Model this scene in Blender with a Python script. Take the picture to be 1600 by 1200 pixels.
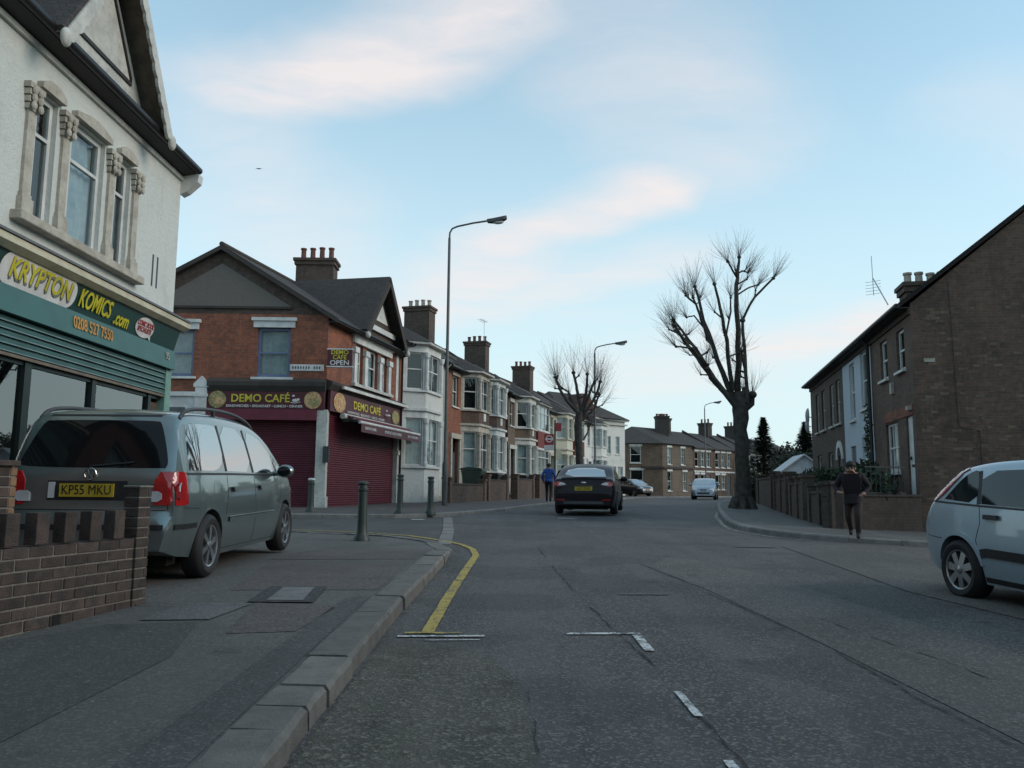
import bpy, bmesh, math, random
from mathutils import Vector, Matrix
from mathutils.bvhtree import BVHTree
rnd = random.Random(7)
for o in list(bpy.data.objects): bpy.data.objects.remove(o)
scene = bpy.context.scene
C = scene.collection

# ------------------------------------------------------------------ camera
FPX = 1300.0                      # focal length in pixels of a 1600 px wide picture
PITCH = math.atan(168 / FPX); ROLL = math.radians(0.5)
cam = bpy.data.cameras.new('camera')
cam.sensor_fit = 'HORIZONTAL'; cam.sensor_width = 36.0; cam.lens = 36.0 * FPX / 1600
cam.clip_start = 0.05; cam.clip_end = 3000
camo = bpy.data.objects.new('camera', cam); C.objects.link(camo)
camo.matrix_world = Matrix.Translation((0, 0, 1.30)) @ Matrix.Rotation(math.pi/2 + PITCH, 4, 'X') @ Matrix.Rotation(ROLL, 4, 'Z')
scene.camera = camo

# ------------------------------------------------------------------ world, sun, exposure
SUN_EL, SUN_AZ = 25.0, 100.0      # degrees; azimuth clockwise from +Y
SKY_STRENGTH = 0.15
w = bpy.data.worlds.new('World'); scene.world = w; w.use_nodes = True
nt = w.node_tree; N = nt.nodes; L = nt.links
for n in list(N): N.remove(n)
def nd(tree, typ, **kw):
    n = tree.nodes.new(typ)
    for k, v in kw.items(): setattr(n, k, v)
    return n
def mth(tree, op, a, b=None, c=None, clamp=False):
    n = nd(tree, 'ShaderNodeMath', operation=op); n.use_clamp = clamp
    for i, v in enumerate((a, b, c)):
        if v is None: continue
        if isinstance(v, (int, float)): n.inputs[i].default_value = v
        else: tree.links.new(v, n.inputs[i])
    return n.outputs[0]
def vmth(tree, op, a, b=None):
    n = nd(tree, 'ShaderNodeVectorMath', operation=op)
    for i, v in enumerate((a, b)):
        if v is None: continue
        if isinstance(v, (tuple, list)): n.inputs[i].default_value = v
        else: tree.links.new(v, n.inputs[i])
    return n
sky = nd(nt, 'ShaderNodeTexSky', sky_type='NISHITA'); sky.sun_disc = False
sky.sun_elevation = math.radians(SUN_EL); sky.sun_rotation = math.radians(SUN_AZ)
sky.air_density = 1.0; sky.dust_density = 0.0; sky.ozone_density = 1.5
tc = nd(nt, 'ShaderNodeTexCoord')
sep = nd(nt, 'ShaderNodeSeparateXYZ'); L.new(tc.outputs['Generated'], sep.inputs[0])
zc = mth(nt, 'ADD', mth(nt, 'MAXIMUM', sep.outputs[2], 0.0), 0.12)
cmb = nd(nt, 'ShaderNodeCombineXYZ')
L.new(mth(nt, 'DIVIDE', sep.outputs[0], zc), cmb.inputs[0]); L.new(mth(nt, 'DIVIDE', sep.outputs[1], zc), cmb.inputs[1])
# wind-blown edges: the cloud layer's coordinates are pushed about by noise
def wnoise(scale, detail, vec, rough=0.55):
    n = nd(nt, 'ShaderNodeTexNoise'); n.inputs['Scale'].default_value = scale
    n.inputs['Detail'].default_value = detail; n.inputs['Roughness'].default_value = rough
    L.new(vec, n.inputs['Vector']); return n
pert = vmth(nt, 'SUBTRACT', wnoise(1.6, 4, cmb.outputs[0]).outputs['Color'], (.5, .5, .5))
psc = nd(nt, 'ShaderNodeVectorMath', operation='SCALE'); L.new(pert.outputs[0], psc.inputs[0]); psc.inputs['Scale'].default_value = 0.38
P = vmth(nt, 'ADD', cmb.outputs[0], psc.outputs[0]).outputs[0]
def cloud_point(px, py):
    a, b = px - 800, 600 - py; c, s = math.cos(ROLL), math.sin(ROLL)
    u, v = c*a - s*b, s*a + c*b
    d = Vector((u, FPX*math.cos(PITCH) - v*math.sin(PITCH), FPX*math.sin(PITCH) + v*math.cos(PITCH))).normalized()
    return (d.x/(d.z + .12), d.y/(d.z + .12), 0)
def streak(a, b, r0, dens):
    ab = Vector(b) - Vector(a)
    pa = vmth(nt, 'SUBTRACT', P, a).outputs[0]
    dt = nd(nt, 'ShaderNodeVectorMath', operation='DOT_PRODUCT'); L.new(pa, dt.inputs[0]); dt.inputs[1].default_value = ab
    t = mth(nt, 'MULTIPLY', dt.outputs['Value'], 1/ab.length_squared, clamp=True)
    sc = nd(nt, 'ShaderNodeVectorMath', operation='SCALE'); sc.inputs[0].default_value = ab; L.new(t, sc.inputs['Scale'])
    df = vmth(nt, 'SUBTRACT', pa, sc.outputs[0]).outputs[0]
    ln = nd(nt, 'ShaderNodeVectorMath', operation='LENGTH'); L.new(df, ln.inputs[0])
    mr = nd(nt, 'ShaderNodeMapRange', interpolation_type='SMOOTHSTEP')
    mr.inputs['From Min'].default_value = r0; mr.inputs['From Max'].default_value = r0*0.05
    mr.inputs['To Min'].default_value = 0; mr.inputs['To Max'].default_value = dens
    L.new(ln.outputs['Value'], mr.inputs['Value']); return mr.outputs[0]
cp = cloud_point
streaks = [streak(cp(420, 150), cp(760, 0), .22, 1.0), streak(cp(380, 200), cp(430, 300), .26, .4),
           streak(cp(740, 390), cp(1010, 300), .19, .9), streak(cp(640, 490), cp(780, 410), .36, .8),
           streak(cp(1000, 110), cp(1120, 240), .34, .42), streak(cp(760, 480), cp(1020, 405), .30, .6),
           streak(cp(1220, 545), cp(1400, 505), .42, .9), streak(cp(990, 590), cp(1130, 560), .8, .5),
           streak(cp(850, 10), cp(980, 40), .2, .4), streak(cp(430, 330), cp(520, 420), .4, .4),
           streak(cp(1700, 230), cp(1560, 180), .25, .3)]
m = streaks[0]
for s_ in streaks[1:]: m = mth(nt, 'MAXIMUM', m, s_)
gen = nd(nt, 'ShaderNodeMapRange', interpolation_type='SMOOTHSTEP')          # the same thin streaks all round the sky
stretch = nd(nt, 'ShaderNodeMapping'); stretch.inputs['Rotation'].default_value = (0, 0, .5); stretch.inputs['Scale'].default_value = (.45, 1.3, 1)
L.new(cmb.outputs[0], stretch.inputs[0])
gn = wnoise(.75, 5, stretch.outputs[0], .6)
L.new(gn.outputs['Fac'], gen.inputs['Value']); gen.inputs['From Min'].default_value = .52; gen.inputs['From Max'].default_value = .78
gen.inputs['To Max'].default_value = .4
m = mth(nt, 'MAXIMUM', m, gen.outputs[0])
fst = nd(nt, 'ShaderNodeMapping'); fst.inputs['Rotation'].default_value = (0, 0, -.75); fst.inputs['Scale'].default_value = (1.0, 2.6, 1); L.new(P, fst.inputs[0])
fine = wnoise(1.9, 7, fst.outputs[0], .62)
m = mth(nt, 'MULTIPLY', m, mth(nt, 'MULTIPLY_ADD', fine.outputs['Fac'], 2.0, -.12), clamp=True)
m = mth(nt, 'MULTIPLY', m, 0.86)
mix = nd(nt, 'ShaderNodeMix', data_type='RGBA'); L.new(m, mix.inputs['Factor'])
tint = nd(nt, 'ShaderNodeMix', data_type='RGBA', blend_type='MULTIPLY'); tint.inputs['Factor'].default_value = 1
L.new(sky.outputs[0], tint.inputs['A']); tint.inputs['B'].default_value = (.92, 1.22, 1.08, 1)
veil = nd(nt, 'ShaderNodeMix', data_type='RGBA')                       # thin high haze, thicker along the longer path near the horizon
vf = nd(nt, 'ShaderNodeMapRange', interpolation_type='SMOOTHSTEP'); L.new(sep.outputs[2], vf.inputs['Value'])
vf.inputs['From Min'].default_value = -.02; vf.inputs['From Max'].default_value = .58; vf.inputs['To Min'].default_value = .95; vf.inputs['To Max'].default_value = .30
L.new(vf.outputs[0], veil.inputs['Factor']); L.new(tint.outputs['Result'], veil.inputs['A']); veil.inputs['B'].default_value = (3.3, 3.95, 4.15, 1)
L.new(veil.outputs['Result'], mix.inputs['A']); mix.inputs['B'].default_value = (4.3, 3.92, 3.84, 1)   # sun-warmed thin cloud, in the sky's own units
CLOUD_MIX = mix
bg = nd(nt, 'ShaderNodeBackground'); bg.inputs['Strength'].default_value = SKY_STRENGTH
L.new(mix.outputs['Result'], bg.inputs['Color'])
wo = nd(nt, 'ShaderNodeOutputWorld'); L.new(bg.outputs[0], wo.inputs[0])

sl = bpy.data.lights.new('sun', 'SUN'); sl.energy = 1.0; sl.angle = math.radians(30); sl.color = (1.0, .84, .68)
so = bpy.data.objects.new('sun', sl); C.objects.link(so)
sd = Vector((math.sin(math.radians(SUN_AZ))*math.cos(math.radians(SUN_EL)), math.cos(math.radians(SUN_AZ))*math.cos(math.radians(SUN_EL)), math.sin(math.radians(SUN_EL))))
so.rotation_euler = (-sd).to_track_quat('-Z', 'Y').to_euler()
so.location = (60, -40, 60)
scene.view_settings.view_transform = 'Standard'; scene.view_settings.look = 'None'
scene.view_settings.exposure = 0.55; scene.view_settings.gamma = 1.0; scene.view_settings.use_curve_mapping = False
scene.render.engine = 'CYCLES'
scene.cycles.max_bounces = 5; scene.cycles.diffuse_bounces = 3; scene.cycles.glossy_bounces = 3; scene.cycles.transparent_max_bounces = 8; scene.cycles.caustics_reflective = False; scene.cycles.caustics_refractive = False

# ------------------------------------------------------------------ ground height (the road climbs gently, the right-hand side falls away)
def smooth(a, b, x):
    t = min(max((x - a)/(b - a), 0), 1); return t*t*(3 - 2*t)
def g(x, y):
    return 0.95*(1 - math.exp(-max(y, -6)/25)) - 0.27*smooth(4, 13, x)*(1 - smooth(20, 40, y))

# ------------------------------------------------------------------ mesh helpers
class MB:
    def __init__(s): s.v = []; s.f = []
    def add(s, vs, fs):
        k = len(s.v); s.v += [tuple(v) for v in vs]; s.f += [tuple(i + k for i in f) for f in fs]; return s
    def quad(s, a, b, c, d): return s.add([a, b, c, d], [(0, 1, 2, 3)])
    def box(s, x0, x1, y0, y1, z0, z1):
        return s.add([(x0,y0,z0),(x1,y0,z0),(x1,y1,z0),(x0,y1,z0),(x0,y0,z1),(x1,y0,z1),(x1,y1,z1),(x0,y1,z1)],
                     [(0,3,2,1),(4,5,6,7),(0,1,5,4),(1,2,6,5),(2,3,7,6),(3,0,4,7)])
    def obox(s, p, ax, ay, az):           # oriented box: corner p and three edge vectors
        p, ax, ay, az = map(Vector, (p, ax, ay, az))
        return s.add([p, p+ax, p+ax+ay, p+ay, p+az, p+ax+az, p+ax+ay+az, p+ay+az],
                     [(0,3,2,1),(4,5,6,7),(0,1,5,4),(1,2,6,5),(2,3,7,6),(3,0,4,7)])
    def prism(s, poly, vec):
        n = len(poly); vec = Vector(vec); a = [Vector(p) for p in poly]
        return s.add(a + [p + vec for p in a], [tuple(range(n))[::-1], tuple(range(n, 2*n))] + [(i, (i+1) % n, n + (i+1) % n, n + i) for i in range(n)])
    def tube(s, pts, rad, n=8, cap=True):
        pts = [Vector(p) for p in pts]; m = len(pts)
        if isinstance(rad, (int, float)): rad = [rad]*m
        vs = []; prev = None
        for i, p in enumerate(pts):
            t = (pts[min(i+1, m-1)] - pts[max(i-1, 0)]).normalized()
            if prev is None: u = t.orthogonal().normalized()
            else:
                u = prev - t*prev.dot(t)
                u = u.normalized() if u.length > 1e-5 else t.orthogonal().normalized()
            prev = u; v = t.cross(u)
            vs += [p + (u*math.cos(2*math.pi*k/n) + v*math.sin(2*math.pi*k/n))*rad[i] for k in range(n)]
        fs = [(i*n+k, i*n+(k+1) % n, (i+1)*n+(k+1) % n, (i+1)*n+k) for i in range(m-1) for k in range(n)]
        if cap and n > 2: fs += [tuple(range(n))[::-1], tuple(range((m-1)*n, m*n))]
        return s.add(vs, fs)
    def lathe(s, prof, n=16, c=(0,0,0), axis='z', cap=True):
        c = Vector(c); vs = []
        for r, h in prof:
            for k in range(n):
                a = 2*math.pi*k/n; p = (r*math.cos(a), r*math.sin(a), h)
                if axis == 'y': p = (p[0], p[2], p[1])
                if axis == 'x': p = (p[2], p[0], p[1])
                vs.append(c + Vector(p))
        m = len(prof)
        fs = [(i*n+k, i*n+(k+1) % n, (i+1)*n+(k+1) % n, (i+1)*n+k) for i in range(m-1) for k in range(n)]
        if cap: fs += [tuple(range(n))[::-1], tuple(range((m-1)*n, m*n))]
        return s.add(vs, fs)
    def ball(s, c, rx, ry, rz, nu=12, nv=8):
        c = Vector(c); vs = []
        for j in range(nv+1):
            t = math.pi*j/nv
            for i in range(nu):
                p = 2*math.pi*i/nu
                vs.append((c.x + rx*math.sin(t)*math.cos(p), c.y + ry*math.sin(t)*math.sin(p), c.z + rz*math.cos(t)))
        return s.add(vs, [(j*nu+i, (j+1)*nu+i, (j+1)*nu+(i+1) % nu, j*nu+(i+1) % nu) for j in range(nv) for i in range(nu)])
    def build(s, name, mat, parent=None, sm=None, fix=True, bevel=0):
        me = bpy.data.meshes.new(name)
        bm = bmesh.new(); vs = [bm.verts.new(v) for v in s.v]
        for f in s.f:
            try: bm.faces.new([vs[i] for i in f])
            except ValueError: pass
        if sm is not None: bmesh.ops.remove_doubles(bm, verts=bm.verts, dist=1e-5)
        if fix: bmesh.ops.recalc_face_normals(bm, faces=bm.faces)
        if bevel: bmesh.ops.bevel(bm, geom=list(bm.edges), offset=bevel, segments=1, affect='EDGES', profile=.5)
        bm.to_mesh(me); bm.free()
        if sm is not None:
            me.shade_smooth()
            if sm < 180: me.set_sharp_from_angle(angle=math.radians(sm))
        o = bpy.data.objects.new(name, me); C.objects.link(o)
        me.materials.append(M[mat] if isinstance(mat, str) else mat)
        if parent: o.parent = parent
        return o
def bx(name, mat, parent, *a, bevel=0): return MB().box(*a).build(name, mat, parent, bevel=bevel)
def thing(name, label, cat, loc=(0,0,0), rotz=0, group=None):
    o = bpy.data.objects.new(name, None); C.objects.link(o); o.empty_display_size = .3
    o.location = loc; o.rotation_euler = (0, 0, rotz); o['label'] = label; o['category'] = cat
    if group: o['group'] = group
    return o
def tag(o, label, cat, group=None):
    o['label'] = label; o['category'] = cat
    if group: o['group'] = group
    return o
def struct(o): o['kind'] = 'structure'; return o
def stuff(o): o['kind'] = 'stuff'; return o
def copy_tree(o, parent=None):
    c = o.copy(); C.objects.link(c); c.parent = parent
    for ch in list(o.children): copy_tree(ch, c)
    return c
def text(name, body, size, mat, parent, loc, align='CENTER', bold=0.0, shear=0, rot=(math.pi/2, 0, 0), extrude=.006, sx=1.0, spacing=1.0):
    cu = bpy.data.curves.new(name, 'FONT'); cu.body = body; cu.size = size; cu.align_x = align; cu.align_y = 'CENTER'
    cu.extrude = extrude; cu.offset = bold; cu.shear = shear; cu.resolution_u = 3; cu.space_character = spacing; cu.space_line = .85
    t = bpy.data.objects.new(name, cu); C.objects.link(t)
    dg = bpy.context.evaluated_depsgraph_get()
    me = bpy.data.meshes.new_from_object(t.evaluated_get(dg))
    bpy.data.objects.remove(t); bpy.data.curves.remove(cu)
    me.transform(Matrix.Translation(loc) @ Matrix.Rotation(rot[2], 4, 'Z') @ Matrix.Rotation(rot[0], 4, 'X') @ Matrix.Scale(sx, 4, (1, 0, 0)))
    me.materials.clear(); me.materials.append(M[mat])
    o = bpy.data.objects.new(name, me); C.objects.link(o); o.parent = parent
    return o

# ------------------------------------------------------------------ materials
M = {}
def bsdf(name):
    m_ = bpy.data.materials.new(name); m_.use_nodes = True; M[name] = m_
    t = m_.node_tree; return m_, t, t.nodes['Principled BSDF']
def noise(t, vec, scale, detail=4, rough=.6):
    n = nd(t, 'ShaderNodeTexNoise'); n.inputs['Scale'].default_value = scale; n.inputs['Detail'].default_value = detail
    n.inputs['Roughness'].default_value = rough; t.links.new(vec, n.inputs['Vector']); return n.outputs['Fac']
def ramp(t, fac, lo, hi):
    r = nd(t, 'ShaderNodeMapRange', interpolation_type='SMOOTHSTEP'); t.links.new(fac, r.inputs['Value'])
    r.inputs['From Min'].default_value = lo; r.inputs['From Max'].default_value = hi; return r.outputs[0]
def cmix(t, fac, a, b, blend='MIX'):
    n = nd(t, 'ShaderNodeMix', data_type='RGBA', blend_type=blend)
    for k, v in (('Factor', fac), ('A', a), ('B', b)):
        if isinstance(v, (int, float)): n.inputs[k].default_value = v
        elif isinstance(v, (tuple, list)): n.inputs[k].default_value = (*v, 1) if len(v) == 3 else v
        else: t.links.new(v, n.inputs[k])
    return n.outputs['Result']
def obvec(t, world=False):
    if world: return nd(t, 'ShaderNodeNewGeometry').outputs['Position']
    return nd(t, 'ShaderNodeTexCoord').outputs['Object']
def bump(t, p, h, strength, dist):
    b = nd(t, 'ShaderNodeBump'); b.inputs['Strength'].default_value = strength; b.inputs['Distance'].default_value = dist
    t.links.new(h, b.inputs['Height']); t.links.new(b.outputs[0], p.inputs['Normal'])
def plain(name, c, rough=.6, metal=0, c2=None, scale=3, bs=0, bscale=40, coat=0, spec=.5, rand=0, dirt=0, ior=1.5):
    m_, t, p = bsdf(name); v = obvec(t)
    p.inputs['Roughness'].default_value = rough; p.inputs['Metallic'].default_value = metal
    p.inputs['Coat Weight'].default_value = coat; p.inputs['Coat Roughness'].default_value = .04
    p.inputs['Specular IOR Level'].default_value = spec; p.inputs['IOR'].default_value = ior
    c2 = c2 or tuple(x*.75 for x in c)
    col = cmix(t, ramp(t, noise(t, v, scale, 5), .35, .68), c, c2)
    if dirt: col = cmix(t, mth(t, 'MULTIPLY', ramp(t, noise(t, v, scale*4.3, 6, .7), .48, .75), dirt), col, (.05, .046, .04))
    if rand:
        oi = nd(t, 'ShaderNodeObjectInfo'); h = nd(t, 'ShaderNodeHueSaturation')
        t.links.new(mth(t, 'MULTIPLY_ADD', oi.outputs['Random'], rand, 1 - rand/2), h.inputs['Value']); t.links.new(col, h.inputs['Color']); col = h.outputs[0]
    t.links.new(col, p.inputs['Base Color'])
    if bs: bump(t, p, noise(t, v, bscale, 4), bs, .02)
    return m_
def uvz(t, slope=1.0):                    # (x - y, z) wall coordinates in metres
    s_ = nd(t, 'ShaderNodeSeparateXYZ'); t.links.new(obvec(t), s_.inputs[0]); c_ = nd(t, 'ShaderNodeCombineXYZ')
    t.links.new(mth(t, 'SUBTRACT', s_.outputs[0], s_.outputs[1]), c_.inputs[0]); t.links.new(mth(t, 'MULTIPLY', s_.outputs[2], slope), c_.inputs[1])
    return c_.outputs[0]
def brick(name, c1, c2, mortar, dark=(.03, .025, .022), dk=.5, bw=.225, rh=.075, ms=.007, rough=.85, slope=1.0, bstr=.5):
    m_, t, p = bsdf(name); uv = uvz(t, slope); v = obvec(t)
    b = nd(t, 'ShaderNodeTexBrick'); t.links.new(uv, b.inputs['Vector'])
    b.inputs['Color1'].default_value = (*c1, 1); b.inputs['Color2'].default_value = (*c2, 1); b.inputs['Mortar'].default_value = (*mortar, 1)
    b.inputs['Scale'].default_value = 1; b.inputs['Mortar Size'].default_value = ms; b.inputs['Mortar Smooth'].default_value = .2
    b.inputs['Brick Width'].default_value = bw; b.inputs['Row Height'].default_value = rh; b.inputs['Bias'].default_value = 0
    col = cmix(t, mth(t, 'MULTIPLY', ramp(t, noise(t, v, .9, 6, .65), .4, .72), dk), b.outputs['Color'], dark)
    col = cmix(t, mth(t, 'MULTIPLY', ramp(t, noise(t, uv, 7, 3), .45, .7), .45), col, tuple(x*1.5 for x in c1))
    mp = nd(t, 'ShaderNodeMapping'); mp.inputs['Scale'].default_value = (1.6, .22, 1); t.links.new(uv, mp.inputs[0])
    col = cmix(t, mth(t, 'MULTIPLY', ramp(t, noise(t, mp.outputs[0], 1.7, 5, .65), .52, .72), .45), col, tuple(x*.5 for x in c2))     # rain and soot streaks
    col = cmix(t, mth(t, 'MULTIPLY', ramp(t, noise(t, v, .55, 3, .5), .58, .66), .3), col, tuple((x + y)*.62 for x, y in zip(c1, mortar)))     # repointed areas
    t.links.new(col, p.inputs['Base Color']); p.inputs['Roughness'].default_value = rough
    bump(t, p, mth(t, 'SUBTRACT', noise(t, v, 60, 3), b.outputs['Fac']), bstr, .01)
    return m_
def asphalt(name, c, speck, wear, bs=.35, moss=0, scale=1.0):
    m_, t, p = bsdf(name); v = obvec(t, True)
    f1 = noise(t, v, 130*scale, 3, .7); f2 = noise(t, v, 1.1, 5, .6); f3 = noise(t, v, 9, 5, .65)
    col = cmix(t, ramp(t, f2, .35, .7), c, wear)
    col = cmix(t, mth(t, 'MULTIPLY', ramp(t, f3, .45, .75), .5), col, tuple(x*.6 for x in c))
    vo = nd(t, 'ShaderNodeTexVoronoi'); vo.inputs['Scale'].default_value = 70*scale; t.links.new(v, vo.inputs['Vector'])
    hs = nd(t, 'ShaderNodeSeparateColor'); t.links.new(vo.outputs['Color'], hs.inputs[0])
    col = cmix(t, mth(t, 'MULTIPLY', ramp(t, hs.outputs[0], .66, .98), .85), col, speck)
    col = cmix(t, mth(t, 'MULTIPLY', ramp(t, f1, .5, .75), .5), col, tuple(x*.45 for x in c))
    mp = nd(t, 'ShaderNodeMapping'); mp.inputs['Scale'].default_value = (1.6, .09, 1); t.links.new(v, mp.inputs[0])      # wheel tracks and drip stains along the road
    col = cmix(t, mth(t, 'MULTIPLY', ramp(t, noise(t, mp.outputs[0], 1.3, 4, .6), .42, .66), .42), col, tuple(x*1.5 for x in wear))
    col = cmix(t, mth(t, 'MULTIPLY', ramp(t, noise(t, v, 17, 4, .7), .5, .7), .38), col, tuple(x*1.75 for x in wear))
    col = cmix(t, mth(t, 'MULTIPLY', ramp(t, noise(t, v, .6, 2, .4), .52, .56), .30), col, tuple(x*.62 for x in c))      # old patch repairs
    col = cmix(t, mth(t, 'MULTIPLY', ramp(t, noise(t, v, 2.3, 3, .5), .64, .74), .55), col, tuple(x*.42 for x in c))
    if moss: col = cmix(t, mth(t, 'MULTIPLY', ramp(t, noise(t, v, 3.2, 6, .7), .5, .68), moss), col, (.055, .06, .035))
    t.links.new(col, p.inputs['Base Color']); p.inputs['Roughness'].default_value = .82; p.inputs['Specular IOR Level'].default_value = .35
    bump(t, p, mth(t, 'ADD', mth(t, 'MULTIPLY', vo.outputs['Distance'], .8), mth(t, 'ADD', f1, mth(t, 'MULTIPLY', f3, 1.5))), bs, .012)
    return m_
asphalt('asphalt', (.060, .0575, .056), (.20, .19, .18), (.084, .079, .075))
asphalt('asphalt_old', (.108, .098, .089), (.24, .22, .20), (.074, .069, .064), bs=.5)
asphalt('asphalt_gutter', (.074, .068, .058), (.22, .205, .175), (.098, .088, .073), bs=.8, moss=.45, scale=.75)
asphalt('asphalt_dark', (.040, .040, .043), (.11, .11, .11), (.05, .05, .052))
asphalt('pave', (.096, .092, .084), (.17, .17, .16), (.098, .094, .088), bs=.25, moss=.12)
asphalt('pave_red', (.100, .084, .076), (.18, .165, .155), (.075, .066, .062), bs=.25)
asphalt('pave_dark', (.068, .068, .064), (.14, .14, .135), (.07, .07, .068), bs=.25, moss=.15)
asphalt('pave_light', (.125, .125, .12), (.22, .22, .21), (.10, .10, .098), bs=.2)
asphalt('seam', (.027, .026, .026), (.05, .05, .05), (.032, .031, .030), bs=.5)
asphalt('earth', (.05, .048, .035), (.08, .08, .06), (.045, .055, .03), moss=.6)
def granite(name, c, rand=.35):
    m_, t, p = bsdf(name); v = obvec(t)
    col = cmix(t, ramp(t, noise(t, v, 5, 6, .65), .35, .7), c, tuple(x*.66 for x in c))
    col = cmix(t, mth(t, 'MULTIPLY', ramp(t, noise(t, v, 160, 2), .5, .75), .6), col, tuple(min(x*1.6, .6) for x in c))
    col = cmix(t, mth(t, 'MULTIPLY', ramp(t, noise(t, v, 14, 5, .7), .52, .75), .55), col, (.06, .055, .045))
    oi = nd(t, 'ShaderNodeObjectInfo'); h = nd(t, 'ShaderNodeHueSaturation')
    t.links.new(mth(t, 'MULTIPLY_ADD', oi.outputs['Random'], rand, 1 - rand/2), h.inputs['Value']); t.links.new(col, h.inputs['Color'])
    t.links.new(h.outputs[0], p.inputs['Base Color']); p.inputs['Roughness'].default_value = .8
    bump(t, p, mth(t, 'ADD', noise(t, v, 90, 4), mth(t, 'MULTIPLY', noise(t, v, 9, 4), 2)), .5, .012); return m_
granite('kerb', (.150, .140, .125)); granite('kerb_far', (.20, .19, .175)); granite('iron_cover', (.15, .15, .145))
def paint(name, c, wear=.55, base=(.07, .07, .07)):
    m_, t, p = bsdf(name); v = obvec(t, True)
    k = mth(t, 'ADD', mth(t, 'MULTIPLY', noise(t, v, 28, 5, .7), .7), mth(t, 'MULTIPLY', noise(t, v, 5, 3), .4))
    t.links.new(cmix(t, ramp(t, k, wear - .06, wear + .1), c, base), p.inputs['Base Color']); p.inputs['Roughness'].default_value = .75
    bump(t, p, noise(t, v, 150, 3), .3, .006); return m_
paint('line_white', (.58, .58, .56), .56); paint('line_yellow', (.42, .31, .06), .585); paint('line_faded', (.36, .33, .25), .5); paint('line_ghost', (.13, .14, .13), .5)
brick('brick_red', (.30, .095, .048), (.20, .062, .036), (.17, .13, .10), dk=.55)
brick('brick_stock', (.17, .115, .075), (.115, .078, .052), (.14, .12, .10), dk=.6)
brick('brick_dark', (.105, .068, .050), (.066, .044, .034), (.085, .073, .062), dk=.6)
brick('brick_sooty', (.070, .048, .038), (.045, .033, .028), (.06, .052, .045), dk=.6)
brick('brick_brown', (.14, .082, .056), (.092, .058, .042), (.11, .093, .078), dk=.6)
brick('tiles', (.062, .052, .047), (.042, .037, .035), (.022, .02, .02), bw=.19, rh=.12, ms=.008, slope=1.55, dk=.45, bstr=.9)
brick('tiles_red', (.13, .055, .042), (.09, .042, .034), (.03, .02, .02), bw=.19, rh=.12, ms=.008, slope=1.55, dk=.4, bstr=.9)
brick('tile_hung', (.22, .05, .045), (.16, .04, .037), (.06, .02, .02), bw=.17, rh=.11, ms=.006, dk=.3, bstr=.8)
plain('wallbrick', (.082, .056, .046), .9, c2=(.042, .034, .030), scale=9, bs=.6, bscale=70, rand=.55, dirt=.35)
plain('wallbrick_pale', (.30, .18, .10), .9, c2=(.2, .12, .075), scale=9, bs=.6, bscale=70, rand=.3)
plain('mortar', (.23, .21, .18), .95, scale=12, bs=.5, bscale=90, dirt=.4)
def roughcast(name, c, stain=(.28, .27, .22)):
    m_, t, p = bsdf(name); v = obvec(t)
    col = cmix(t, mth(t, 'MULTIPLY', ramp(t, noise(t, v, .8, 6, .7), .48, .8), .5), c, stain)
    mp = nd(t, 'ShaderNodeMapping'); mp.inputs['Scale'].default_value = (6, 6, .5); t.links.new(v, mp.inputs[0])
    col = cmix(t, mth(t, 'MULTIPLY', ramp(t, noise(t, mp.outputs[0], 1.5, 5), .55, .8), .35), col, stain)
    t.links.new(col, p.inputs['Base Color']); p.inputs['Roughness'].default_value = .9
    bump(t, p, mth(t, 'ADD', noise(t, v, 38, 4, .7), mth(t, 'MULTIPLY', noise(t, v, 9, 3), 1.2)), .8, .02); return m_
roughcast('render_white', (.63, .65, .61)); roughcast('render_cream', (.58, .55, .44), (.34, .31, .24)); roughcast('render_house', (.66, .66, .62))
roughcast('render_grey', (.165, .140, .122), (.105, .09, .078)); roughcast('render_pale', (.52, .57, .62), (.33, .36, .38))
plain('white', (.70, .70, .67), .55, dirt=.12, scale=2.2); plain('white_old', (.58, .57, .52), .7, dirt=.35, scale=3, bs=.2)
plain('stone_paint', (.50, .47, .40), .8, c2=(.36, .32, .26), dirt=.3, scale=4, bs=.5, bscale=30)
plain('cream', (.60, .55, .40), .6, dirt=.2); plain('lead', (.13, .135, .14), .6, bs=.2)
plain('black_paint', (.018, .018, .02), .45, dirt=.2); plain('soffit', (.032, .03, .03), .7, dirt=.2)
plain('wood_old', (.20, .165, .125), .8, c2=(.13, .105, .08), scale=6, dirt=.3)
plain('green_dark', (.012, .048, .042), .4, c2=(.016, .056, .05)); plain('green_mid', (.040, .130, .122), .45, c2=(.034, .11, .102)); plain('green_pale', (.17, .33, .27), .5, dirt=.15)
plain('slat_green', (.035, .105, .098), .4, metal=.2); plain('slat_edge', (.20, .30, .30), .35, metal=.4)
plain('yellow', (.62, .55, .03), .5); plain('orange', (.55, .27, .06), .5); plain('red_print', (.42, .05, .06), .5); plain('shadow_print', (.20, .20, .17), .6)
plain('maroon', (.085, .010, .018), .5, c2=(.065, .009, .015)); plain('maroon_box', (.15, .017, .035), .5); plain('shutter_red', (.13, .018, .032), .5, c2=(.10, .014, .026), dirt=.2)
plain('sign_yellow', (.66, .56, .05), .5); plain('sign_white', (.72, .70, .68), .5)
plain('food', (.45, .36, .16), .6, c2=(.12, .13, .05), scale=14); plain('food2', (.55, .42, .22), .6, c2=(.40, .14, .04), scale=10)
plain('door_grey', (.09, .10, .11), .5); plain('blue_frame', (.16, .20, .33), .5)
plain('net', (.72, .75, .73), .9, c2=(.50, .54, .54), scale=2.5); plain('net_blue', (.66, .74, .78), .9, c2=(.40, .50, .56), scale=3); plain('dark_room', (.018, .018, .018), .9)
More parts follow.
